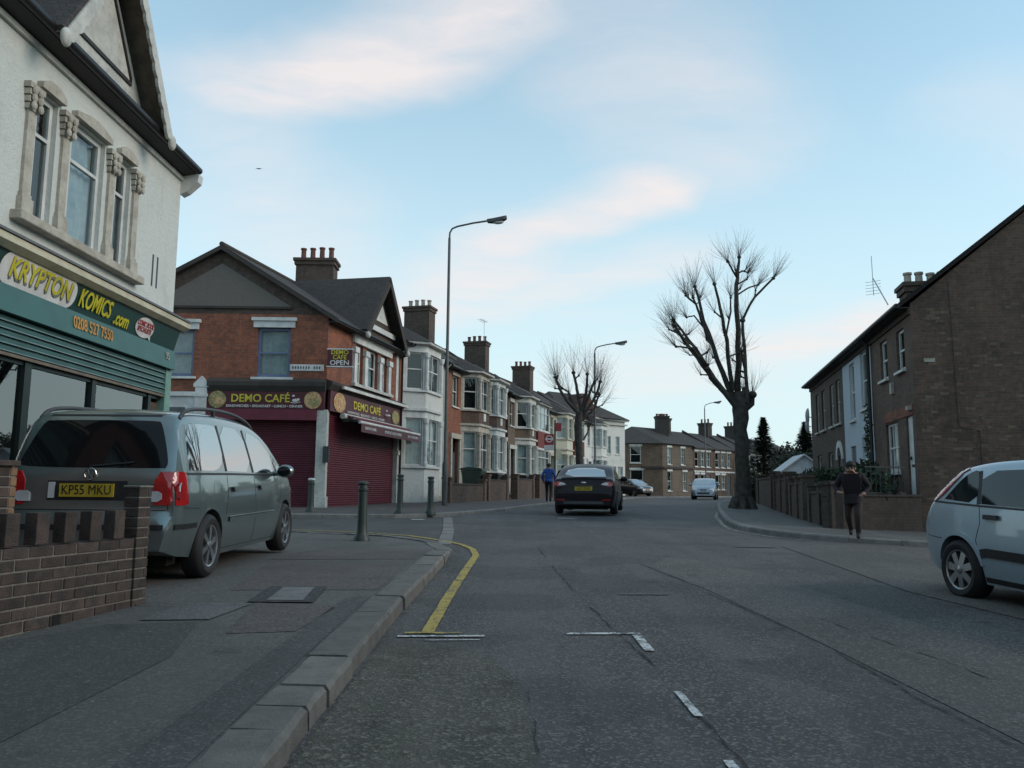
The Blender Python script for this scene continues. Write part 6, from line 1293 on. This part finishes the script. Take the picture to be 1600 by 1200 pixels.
van = Car('parked_people_carrier', 'grey green people carrier parked on the pavement behind the brick wall', spec, (-4.02, 7.95, g(-4, 8) + low(-4, 8) - .006), .3, pitch=math.atan2(.072, 2.84), group=None)
c = van
c.panel('rear_window', [(-.70, 1.12), (.70, 1.12), (.72, 1.18), (.585, 1.56), (.52, 1.585), (-.52, 1.585), (-.585, 1.56), (-.72, 1.18)], 'B', 'car_glass', rnd_=2)
for ax in ('L', 'R'):
    c.panel('side_window', [(.36, 1.10), (1.30, 1.09), (1.24, 1.56), (1.18, 1.585), (.52, 1.575), (.42, 1.53)], ax, 'car_glass_side', rnd_=2)
    c.panel('side_window', [(1.36, 1.09), (2.22, 1.075), (2.07, 1.575), (1.30, 1.595)], ax, 'car_glass_side', rnd_=1)
    c.panel('side_window', [(2.29, 1.075), (3.32, 1.06), (3.26, 1.13), (2.90, 1.39), (2.62, 1.515), (2.15, 1.57)], ax, 'car_glass_side', rnd_=1)
    c.strip('window_trim', [(.30, 1.065), (1.3, 1.06), (3.4, 1.035)], ax, .022, 'trim', .006); c.strip('window_pillar', [(1.33, 1.09), (1.27, 1.59)], ax, .05, 'trim', .0035); c.strip('window_pillar', [(2.255, 1.075), (2.11, 1.575)], ax, .05, 'trim', .0035)
    for pts in ([(1.33, 1.07), (1.34, .85), (1.28, .62)], [(2.27, 1.06), (2.32, .65), (2.30, .26)], [(3.42, 1.04), (3.40, .75), (3.32, .62)], [(1.30, .26), (3.25, .24)], [(.20, .74), (.55, .72)]): c.strip('shut_line', pts, ax, .008, 'trim', .0015)
    c.strip('rub_strip', [(1.36, .565), (3.22, .55)], ax, .045, 'paint_green', .016); c.strip('rub_strip_chrome', [(1.36, .59), (3.22, .575)], ax, .012, 'chrome', .018); c.strip('rear_rub_strip', [(.10, .56), (.50, .56)], ax, .05, 'trim', .010)
    for hx in (1.55, 2.52): c.strip('door_handle', [(hx-.10, .90), (hx+.10, .90)], ax, .035, 'paint_green', .035); c.strip('handle_recess', [(hx-.12, .88), (hx+.02, .88)], ax, .05, 'trim', .002)
    c.panel('tail_light', [(.055, .765), (.27, .765), (.285, .80), (.28, 1.05), (.25, 1.085), (.085, 1.085)], ax, 'lens_red', .012, cell=.03, rnd_=1)
    c.panel('fuel_flap' if ax == 'R' else 'blank_flap', [(.95, .86), (1.13, .86), (1.13, 1.0), (.95, 1.0)], ax, 'paint_green', .0015, rnd_=1) if ax == 'R' else None
    sy = 1 if ax == 'L' else -1
    c.panel('tail_light', [(sy*.62, .77), (sy*.62, 1.08), (sy*.805, 1.085), (sy*.825, .765)], 'B', 'lens_red', .012, cell=.04, rnd_=1); c.panel('reversing_light', [(sy*.56, .80), (sy*.70, .80), (sy*.70, .90), (sy*.56, .90)], 'B', 'lens_clear', .020, cell=.04, rnd_=1)
    y = sy*.70; p = MB(); p.tube([(q_[0], y*.985, q_[1]) for q_ in chaikin([(.40, 1.61), (.50, 1.69), (.72, 1.735), (1.3, 1.765), (1.9, 1.76), (2.35, 1.715), (2.62, 1.645), (2.70, 1.57)], 2)], .021, 8)
    for x_ in (1.32,): p.tube([(x_, y*.985, 1.62), (x_, y*.985, 1.76)], .02, 6)
    p.build('roof_rail', 'plastic_grey', c.root, sm=60)
    yy, nn = c.hit(.15, .93, ax); p = MB()
    pts = [Vector((.15 + .075*math.cos(6.283*k/18), yy.y + sy*(.018 - .012*math.cos(6.283*k/18)*1.5), .90 + .075*math.sin(6.283*k/18))) for k in range(19)]; p.tube(pts, .009, 6, cap=False); p.build('lamp_ring', 'chrome', c.root)
c.mirror(3.12, 1.06, 'paint_green'); c.plate('B', 0.02, .905, 'KP55 MKU', 'plate_yellow', .52, .125)
c.panel('plate_recess', [(-.36, .81), (.40, .81), (.40, .995), (-.36, .995)], 'B', 'trim', .003, rnd_=0); c.panel('plate_light', [(.33, .83), (.39, .83), (.39, .98), (.33, .98)], 'B', 'lens_clear', .012, rnd_=0)
c.strip('tailgate_line', [(-.74, 1.09), (-.76, .72), (.76, .72), (.74, 1.09)], 'B', .01, 'trim', .0015); c.strip('bumper_strip', [(-.74, .56), (.74, .56)], 'B', .05, 'trim', .01); c.strip('spoiler_line', [(-.55, 1.635), (.55, 1.635)], 'B', .02, 'trim', .002)
q, nn = c.hit(0, 1.055, 'B'); p = MB(); pts = [q + nn*.012 + Vector((0, .055*math.cos(6.283*k/20), .055*math.sin(6.283*k/20))) for k in range(21)]; p.tube(pts, .006, 6, cap=False)
b_ = lambda y, z: q + nn*.014 + Vector((0, y, z))
p.tube([b_(.025, .045), b_(0, -.002), b_(-.025, .045)], .005, 5); p.tube([b_(.045, .015), b_(.018, -.045), b_(0, -.005), b_(-.018, -.045), b_(-.045, .015)], .005, 5); p.build('round_badge', 'chrome', c.root)
c.strip('rear_wiper', [(.02, 1.13), (-.40, 1.17)], 'B', .014, 'trim', .02)

# silver-white hatchback leaving the frame on the right
spec = dict(L=4.15, W=1.70, wr=.305, wheels=(.70, 3.315), spokes=7, sw=.16, sw2=.19, paint='paint_white', belt=.93, beltrise=.06, tumble=.24, rc=.12, camber=.03,
    profile=[(0, .36), (.006, .45), (.01, .62), (.04, .70), (.08, .86), (.16, .97), (.58, 1.30), (.74, 1.365), (1.1, 1.41), (1.65, 1.43), (2.1, 1.40), (2.45, 1.31), (3.05, .98), (3.3, .91), (3.85, .78), (4.02, .68), (4.10, .55), (4.14, .42), (4.15, .30)],
    bot=[(0, .34), (.3, .25), (.8, .2), (3.3, .2), (3.9, .22), (4.15, .3)], plan=[(0, .84), (.08, .90), (.25, .955), (.7, .99), (1.4, 1.0), (2.8, 1.0), (3.5, .95), (3.9, .85), (4.15, .62)])
A_ = 172.5; hd = Vector((math.sin(math.radians(A_)), math.cos(math.radians(A_)))); rgt = Vector((hd.y, -hd.x))
wc = Vector((4.61, 8.72)); org = wc - rgt*.83 - hd*.70
fo = Car('white_hatchback', 'pale silver hatchback passing on the right, cut off by the right edge', spec, (org.x, org.y, g(5.2, 8.5) + .0), A_, pitch=-math.atan2(.07, 2.6))
c = fo
for ax in ('L', 'R'):
    c.panel('quarter_window', [(.46, 1.015), (1.0, .985), (.95, 1.31), (.88, 1.315), (.74, 1.26)], ax, 'car_glass_mid', rnd_=1); c.panel('side_window', [(1.06, .985), (1.92, .965), (1.80, 1.335), (1.0, 1.31)], ax, 'car_glass_mid', rnd_=1); c.panel('side_window', [(1.99, .965), (2.86, .955), (2.52, 1.19), (2.28, 1.285), (1.88, 1.34)], ax, 'car_glass_mid', rnd_=1)
    c.strip('window_pillar', [(1.02, .98), (.96, 1.31)], ax, .06, 'trim', .003); c.strip('window_pillar', [(1.955, .965), (1.84, 1.335)], ax, .06, 'trim', .003); c.strip('window_trim', [(.25, .985), (1.0, .965), (2.9, .94)], ax, .02, 'trim', .004)
    c.panel('tail_light', [(.17, .985), (.36, .995), (.70, 1.285), (.80, 1.34), (.60, 1.325), (.48, 1.24)], ax, 'lens_pink', .012, cell=.035, rnd_=1)
    for pts in ([(1.03, .96), (1.05, .80), (.98, .62), (1.0, .58)], [(1.98, .95), (2.04, .6), (2.02, .26)], [(2.95, .93), (2.98, .6), (2.9, .56)], [(1.05, .27), (2.9, .25)], [(.12, .62), (.42, .60)]): c.strip('shut_line', pts, ax, .008, 'trim', .0015)
    c.strip('rub_strip', [(1.06, .50), (1.14, .515), (2.9, .50)], ax, .085, 'trim', .018); c.strip('door_handle', [(1.12, .86), (1.32, .86)], ax, .045, 'trim', .028); c.strip('door_handle', [(2.06, .855), (2.26, .855)], ax, .045, 'trim', .028)
    c.strip('arch_flare', [(.70 + .365*math.cos(math.pi*k/16), .31 + .365*math.sin(math.pi*k/16)) for k in range(1, 16)], ax, .045, 'paint_white', .014); c.strip('sill_strip', [(1.06, .25), (2.95, .23)], ax, .05, 'trim', .006)
c.mirror(2.72, .98, 'paint_white'); c.panel('rear_window', [(-.50, 1.02), (.50, 1.02), (.42, 1.30), (-.42, 1.30)], 'B', 'car_glass', rnd_=1); c.panel('windscreen', [(-.62, 1.0), (.62, 1.0), (.50, 1.34), (-.50, 1.34)], 'F', 'car_glass', rnd_=1); c.plate('B', 0, .80, 'R', 'plate_yellow') if False else None
c.strip('bumper_strip', [(-.68, .55), (.68, .55)], 'B', .07, 'trim', .012)

# dark saloon ahead
spec = dict(L=4.78, W=1.88, wr=.33, wheels=(1.0, 3.85), spokes=5, paint='paint_black', belt=.96, beltrise=.05, tumble=.30, rc=.11, camber=.05,
    profile=[(0, .33), (.008, .45), (.012, .66), (.035, .72), (.06, .90), (.09, 1.02), (.14, 1.075), (.42, 1.12), (1.15, 1.405), (1.55, 1.475), (2.1, 1.49), (2.5, 1.45), (3.3, 1.05), (3.6, .97), (4.4, .80), (4.65, .66), (4.74, .48), (4.77, .36), (4.78, .28)],
    bot=[(0, .30), (.4, .24), (1, .2), (3.9, .19), (4.5, .22), (4.78, .27)], plan=[(0, .88), (.06, .92), (.2, .965), (.6, .99), (1.4, 1.0), (3, 1.0), (4, .95), (4.5, .84), (4.78, .6)])
mo = Car('dark_saloon_car', 'black car driving away in the middle of the road', spec, (2.13, 24.7, g(2.2, 26)), 10.5, pitch=.022)
c = mo
c.panel('rear_window', [(-.64, 1.135), (.64, 1.135), (.52, 1.40), (-.52, 1.40)], 'B', 'car_glass_side', rnd_=1)
for ax in ('L', 'R'):
    sy = 1 if ax == 'L' else -1
    c.panel('side_window', [(.75, 1.06), (1.95, 1.03), (1.88, 1.36), (1.4, 1.36), (1.05, 1.24)], ax, 'car_glass', rnd_=1); c.panel('side_window', [(2.02, 1.03), (3.0, 1.02), (2.55, 1.33), (1.96, 1.37)], ax, 'car_glass', rnd_=1)
    c.panel('tail_light', [(sy*.50, .90), (sy*.78, .84), (sy*.845, .90), (sy*.80, 1.0), (sy*.62, .985)], 'B', 'lens_red', .010, cell=.04, rnd_=1); c.panel('lamp_insert', [(sy*.52, .905), (sy*.74, .885), (sy*.72, .965), (sy*.60, .96)], 'B', 'lens_clear', .016, cell=.04, rnd_=1)
    c.panel('tail_light', [(.06, .87), (.34, .92), (.36, 1.0), (.10, .99)], ax, 'lens_red', .010, cell=.04, rnd_=1); c.panel('fog_reflector', [(sy*.55, .44), (sy*.80, .45), (sy*.80, .48), (sy*.55, .475)], 'B', 'lens_red', .008, rnd_=0)
    c.strip('shut_line', [(1.98, 1.02), (2.0, .6), (1.96, .25)], ax, .008, 'trim', .0015)
c.mirror(2.85, 1.03, 'paint_black'); c.plate('B', 0, .79, 'LB57 OXR', 'plate_yellow', .52, .115)
c.strip('boot_lip', [(-.66, 1.075), (0, 1.09), (.66, 1.075)], 'B', .03, 'paint_black', .03); c.strip('bumper_line', [(-.80, .66), (.80, .66)], 'B', .012, 'trim', .002); c.strip('chrome_strip', [(-.30, .885), (.30, .885)], 'B', .018, 'plastic_grey', .008)
c.panel('lower_valance', [(-.60, .34), (.60, .34), (.56, .42), (-.56, .42)], 'B', 'plastic_grey', .006, rnd_=0); q, nn = c.hit(0, .955, 'B'); MB().ball(q + nn*.008, .008, .085, .034, 14, 8).build('oval_badge', 'chrome', c.root, sm=60)

# oncoming silver hatchback far off and the dark one parked by the side street
def small_hatch(name, label, paint, loc, ang):
    spec = dict(L=3.95, W=1.69, wr=.30, wheels=(.62, 3.1), spokes=5, paint=paint, belt=.93, tumble=.26, rc=.12, camber=.035,
        profile=[(0, .36), (.006, .45), (.01, .64), (.05, .74), (.12, .95), (.32, 1.32), (.5, 1.41), (1.2, 1.46), (1.9, 1.45), (2.3, 1.36), (2.95, 1.02), (3.15, .95), (3.6, .82), (3.82, .70), (3.90, .52), (3.94, .40), (3.95, .30)],
        bot=[(0, .33), (.4, .22), (3.2, .2), (3.95, .28)], plan=[(0, .85), (.08, .91), (.3, .97), (1, 1.0), (2.6, 1.0), (3.3, .95), (3.75, .84), (3.95, .64)])
    c = Car(name, label, spec, loc, ang)
    c.panel('windscreen', [(-.66, 1.02), (.66, 1.02), (.54, 1.39), (-.54, 1.39)], 'F', 'car_glass_side', rnd_=1); c.panel('rear_window', [(-.55, 1.0), (.55, 1.0), (.48, 1.34), (-.48, 1.34)], 'B', 'car_glass', rnd_=1)
    for ax in ('L', 'R'):
        sy = 1 if ax == 'L' else -1
        c.panel('side_window', [(.40, 1.0), (1.55, .985), (1.5, 1.36), (.62, 1.33)], ax, 'car_glass', rnd_=1); c.panel('side_window', [(1.62, .985), (2.75, .975), (2.2, 1.30), (1.58, 1.37)], ax, 'car_glass', rnd_=1)
        c.panel('headlight', [(sy*.36, .66), (sy*.66, .64), (sy*.70, .72), (sy*.62, .80), (sy*.42, .74)], 'F', 'lens_clear', .008, cell=.04, rnd_=1); c.panel('headlight', [(3.45, .66), (3.80, .62), (3.78, .70), (3.5, .76)], ax, 'lens_clear', .008, cell=.04, rnd_=1); c.panel('tail_light', [(.03, .75), (.2, .76), (.26, 1.1), (.16, 1.05)], ax, 'lens_red', .008, cell=.04, rnd_=1)
        c.strip('shut_line', [(1.58, .98), (1.62, .3)], ax, .01, 'trim', .002)
    c.panel('grille', [(-.40, .36), (.40, .36), (.44, .50), (-.44, .50)], 'F', 'trim', .006, rnd_=0); c.panel('upper_grille', [(-.22, .64), (.22, .64), (.24, .70), (-.24, .70)], 'F', 'trim', .006, rnd_=0)
    c.mirror(2.55, 1.0, paint); c.plate('F', 0, .56, 'LR04 KFD', 'plate_white', .5, .11); return c
small_hatch('silver_hatchback', 'silver blue hatchback coming towards the camera far down the road', 'paint_silver', (14.1, 60.6, g(14, 58)), 196)
small_hatch('parked_dark_hatchback', 'dark hatchback parked by the pale corner building', 'paint_navy', (9.6, 74.2, g(10, 72) + .1), 150)

# ------------------------------------------------------------------ people
def person(name, label, loc, rz, J, mats, parts, scale=1.0):
    """J: joint -> (x, y, z, radius); one skinned, continuous body; materials by nearest bone"""
    bones = [('pelvis', 'waist'), ('waist', 'chest'), ('chest', 'neck'), ('neck', 'head'), ('head', 'crown'), ('chest', 'shl'), ('shl', 'ell'), ('ell', 'wrl'), ('wrl', 'hal'), ('chest', 'shr'), ('shr', 'elr'), ('elr', 'wrr'), ('wrr', 'har'),
             ('pelvis', 'hil'), ('hil', 'knl'), ('knl', 'anl'), ('anl', 'tol'), ('pelvis', 'hir'), ('hir', 'knr'), ('knr', 'anr'), ('anr', 'tor')]
    names = list(J); me = bpy.data.meshes.new(name); me.from_pydata([J[n][:3] for n in names], [(names.index(a), names.index(b)) for a, b in bones], [])
    o = bpy.data.objects.new(name, me); C.objects.link(o)
    o.modifiers.new('skin', 'SKIN'); 
    sv = me.skin_vertices[0].data if me.skin_vertices else None
    if sv is None: bm = bmesh.new(); bm.from_mesh(me); bm.verts.layers.skin.verify(); bm.to_mesh(me); bm.free(); sv = me.skin_vertices[0].data
    for i, n in enumerate(names): r = J[n][3]; sv[i].radius = (r, r*(J[n][4] if len(J[n]) > 4 else 1)); sv[i].use_root = (n == 'pelvis')
    sb = o.modifiers.new('sub', 'SUBSURF'); sb.levels = 2; sb.render_levels = 2
    bpy.context.view_layer.update(); dg = bpy.context.evaluated_depsgraph_get(); m2 = bpy.data.meshes.new_from_object(o.evaluated_get(dg)); o.modifiers.clear(); o.data = m2; bpy.data.meshes.remove(me)
    m2.materials.clear(); keys = list(dict.fromkeys(mats.values()))
    for k in keys: m2.materials.append(M[k])
    seg = [(Vector(J[a][:3]), Vector(J[b][:3]), mats.get(b, mats['default'])) for a, b in bones]
    for f in m2.polygons:
        c_ = f.center; best = min(seg, key=lambda s_: (c_ - (s_[0] + (s_[1]-s_[0])*min(max((c_-s_[0]).dot(s_[1]-s_[0])/(s_[1]-s_[0]).length_squared, 0), 1))).length)
        f.material_index = keys.index(best[2])
    m2.shade_smooth(); tag(o, label, 'person'); o.location = loc; o.rotation_euler = (0, 0, rz); o.scale = (scale,)*3
    for nm, mb, mt in parts: mb.build(nm, mt, o, sm=60)
    return o
def hand(J, w, h, curl):
    """five bent fingers from the wrist towards h"""
    mb = MB(); a, b = Vector(J[w][:3]), Vector(J[h][:3]); d = (b-a).normalized(); s_ = d.cross(Vector((0, 0, 1))); s_ = s_.normalized() if s_.length > .1 else Vector((1, 0, 0)); n = s_.cross(d)
    for k, ln in enumerate((.07, .08, .085, .075)):
        r0 = b + s_*(-.03 + .02*k); mb.tube([r0, r0 + d*ln*.5 + n*.006, r0 + d*ln*.85 + n*curl], [.010, .009, .006], 6)
    mb.tube([a + d*.03 + s_*-.03, a + d*.06 + s_*-.06, a + d*.10 + s_*-.065 + n*.01], [.011, .010, .007], 6); return mb
# walking away in a blue jacket (faces +y of its own frame)
J = dict(pelvis=(0, 0, .95, .15, .8), waist=(0, .01, 1.08, .155, .8), chest=(0, .02, 1.33, .19, .72), neck=(0, .03, 1.51, .065), head=(0, .05, 1.61, .095), crown=(0, .05, 1.72, .075),
    shl=(-.20, .02, 1.42, .085), ell=(-.29, -.06, 1.16, .062), wrl=(-.26, .06, .95, .042), hal=(-.25, .10, .88, .035), shr=(.20, .02, 1.42, .085), elr=(.29, .0, 1.16, .062), wrr=(.26, .12, .98, .042), har=(.25, .16, .92, .035),
    hil=(-.10, 0, .88, .11), knl=(-.11, .16, .50, .075), anl=(-.11, .10, .09, .05), tol=(-.12, .26, .04, .04), hir=(.10, 0, .88, .11), knr=(.11, -.02, .48, .075), anr=(.12, -.24, .11, .05), tor=(.12, -.12, .03, .04))
mats = dict(default='jacket_blue', head='skin', crown='hair', neck='jacket_blue', hal='skin', har='skin', hil='trouser', knl='trouser', anl='trouser', hir='trouser', knr='trouser', anr='trouser', tol='shoe', tor='shoe')
hr = MB().ball((0, .035, 1.665), .098, .105, .10, 14, 10); ears = MB().ball((-.098, .05, 1.60), .014, .025, .035, 8, 6)
person('person', 'person in a bright blue jacket and black trousers walking on the left pavement', (1.72, 38.3, g(1.7, 38.3) + .1), math.radians(-14), J, mats,
    [('hair', hr, 'hair'), ('ear', ears, 'skin'), ('ear', MB().ball((.098, .05, 1.60), .014, .025, .035, 8, 6), 'skin'), ('jacket_hem', MB().lathe([(.165, .90), (.19, .92), (.19, .98), (.165, 1.02)], 20), 'jacket_blue'), ('fingers', hand(J, 'wrl', 'hal', -.02), 'skin'), ('fingers', hand(J, 'wrr', 'har', -.02), 'skin')])
J2 = {k: v for k, v in J.items()}; J2.update(knl=(-.11, .02, .49, .075), anl=(-.11, -.16, .11, .05), tol=(-.12, -.02, .04, .04), knr=(.11, .15, .50, .075), anr=(.11, .12, .09, .05), tor=(.12, .28, .03, .04))
mats2 = dict(mats, default='bag', neck='bag')
person('person', 'person in black partly hidden beyond the dark car, beside the blue jacket', (2.55, 41.2, g(2.5, 41) + .1), math.radians(-14), J2, mats2, [('hair', MB().ball((0, .035, 1.665), .1, .108, .10, 14, 10), 'hair'), ('fingers', hand(J2, 'wrl', 'hal', -.02), 'skin'), ('fingers', hand(J2, 'wrr', 'har', -.02), 'skin')])
# hurrying towards the kerb in a dark plum coat, leaning forward
J = dict(pelvis=(0, 0, .90, .155, .85), waist=(0, .04, 1.02, .165, .85), chest=(0, .12, 1.24, .20, .8), neck=(0, .20, 1.40, .07), head=(0, .25, 1.48, .095), crown=(0, .26, 1.59, .08),
    shl=(-.20, .13, 1.33, .09), ell=(-.32, .02, 1.10, .068), wrl=(-.24, .20, .96, .048), hal=(-.21, .27, .95, .036), shr=(.20, .13, 1.33, .09), elr=(.34, .06, 1.10, .068), wrr=(.26, .26, .98, .048), har=(.22, .33, .99, .036),
    hil=(-.10, .0, .84, .115), knl=(-.10, .22, .50, .08), anl=(-.09, .12, .11, .055), tol=(-.10, .28, .05, .042), hir=(.10, 0, .84, .115), knr=(.12, -.06, .47, .08), anr=(.12, -.34, .20, .055), tor=(.12, -.26, .08, .042))
mats = dict(default='coat_plum', head='skin', crown='hair', neck='coat_plum', hal='skin', har='skin', hil='jean_brown', knl='jean_brown', anl='jean_brown', hir='jean_brown', knr='jean_brown', anr='jean_brown', tol='shoe', tor='shoe')
face = MB().ball((0, .345, 1.49), .016, .02, .028, 8, 6)
eyes = MB().ball((-.035, .335, 1.525), .012, .008, .009, 8, 6).ball((.035, .335, 1.525), .012, .008, .009, 8, 6)
cap = MB().ball((0, .225, 1.575), .108, .115, .085, 14, 10)
person('person', 'person in a dark plum coat and black hat hurrying along the right pavement', (6.52, 15.98, g(6.52, 15.98) + .06), math.radians(150), J, mats,
    [('woollen_hat', cap, 'hair'), ('nose', face, 'skin'), ('eyes', eyes, 'ink'), ('mouth', MB().ball((0, .338, 1.435), .02, .006, .004, 8, 6), 'lens_pink'), ('ear', MB().ball((-.097, .25, 1.49), .014, .025, .032, 8, 6), 'skin'), ('ear', MB().ball((.097, .25, 1.49), .014, .025, .032, 8, 6), 'skin'),
     ('coat_hem', MB().lathe([(.17, .74), (.205, .76), (.20, .90), (.17, .96)], 20), 'coat_plum'), ('fingers', hand(J, 'wrl', 'hal', -.03), 'skin'), ('fingers', hand(J, 'wrr', 'har', -.03), 'skin')], .89)
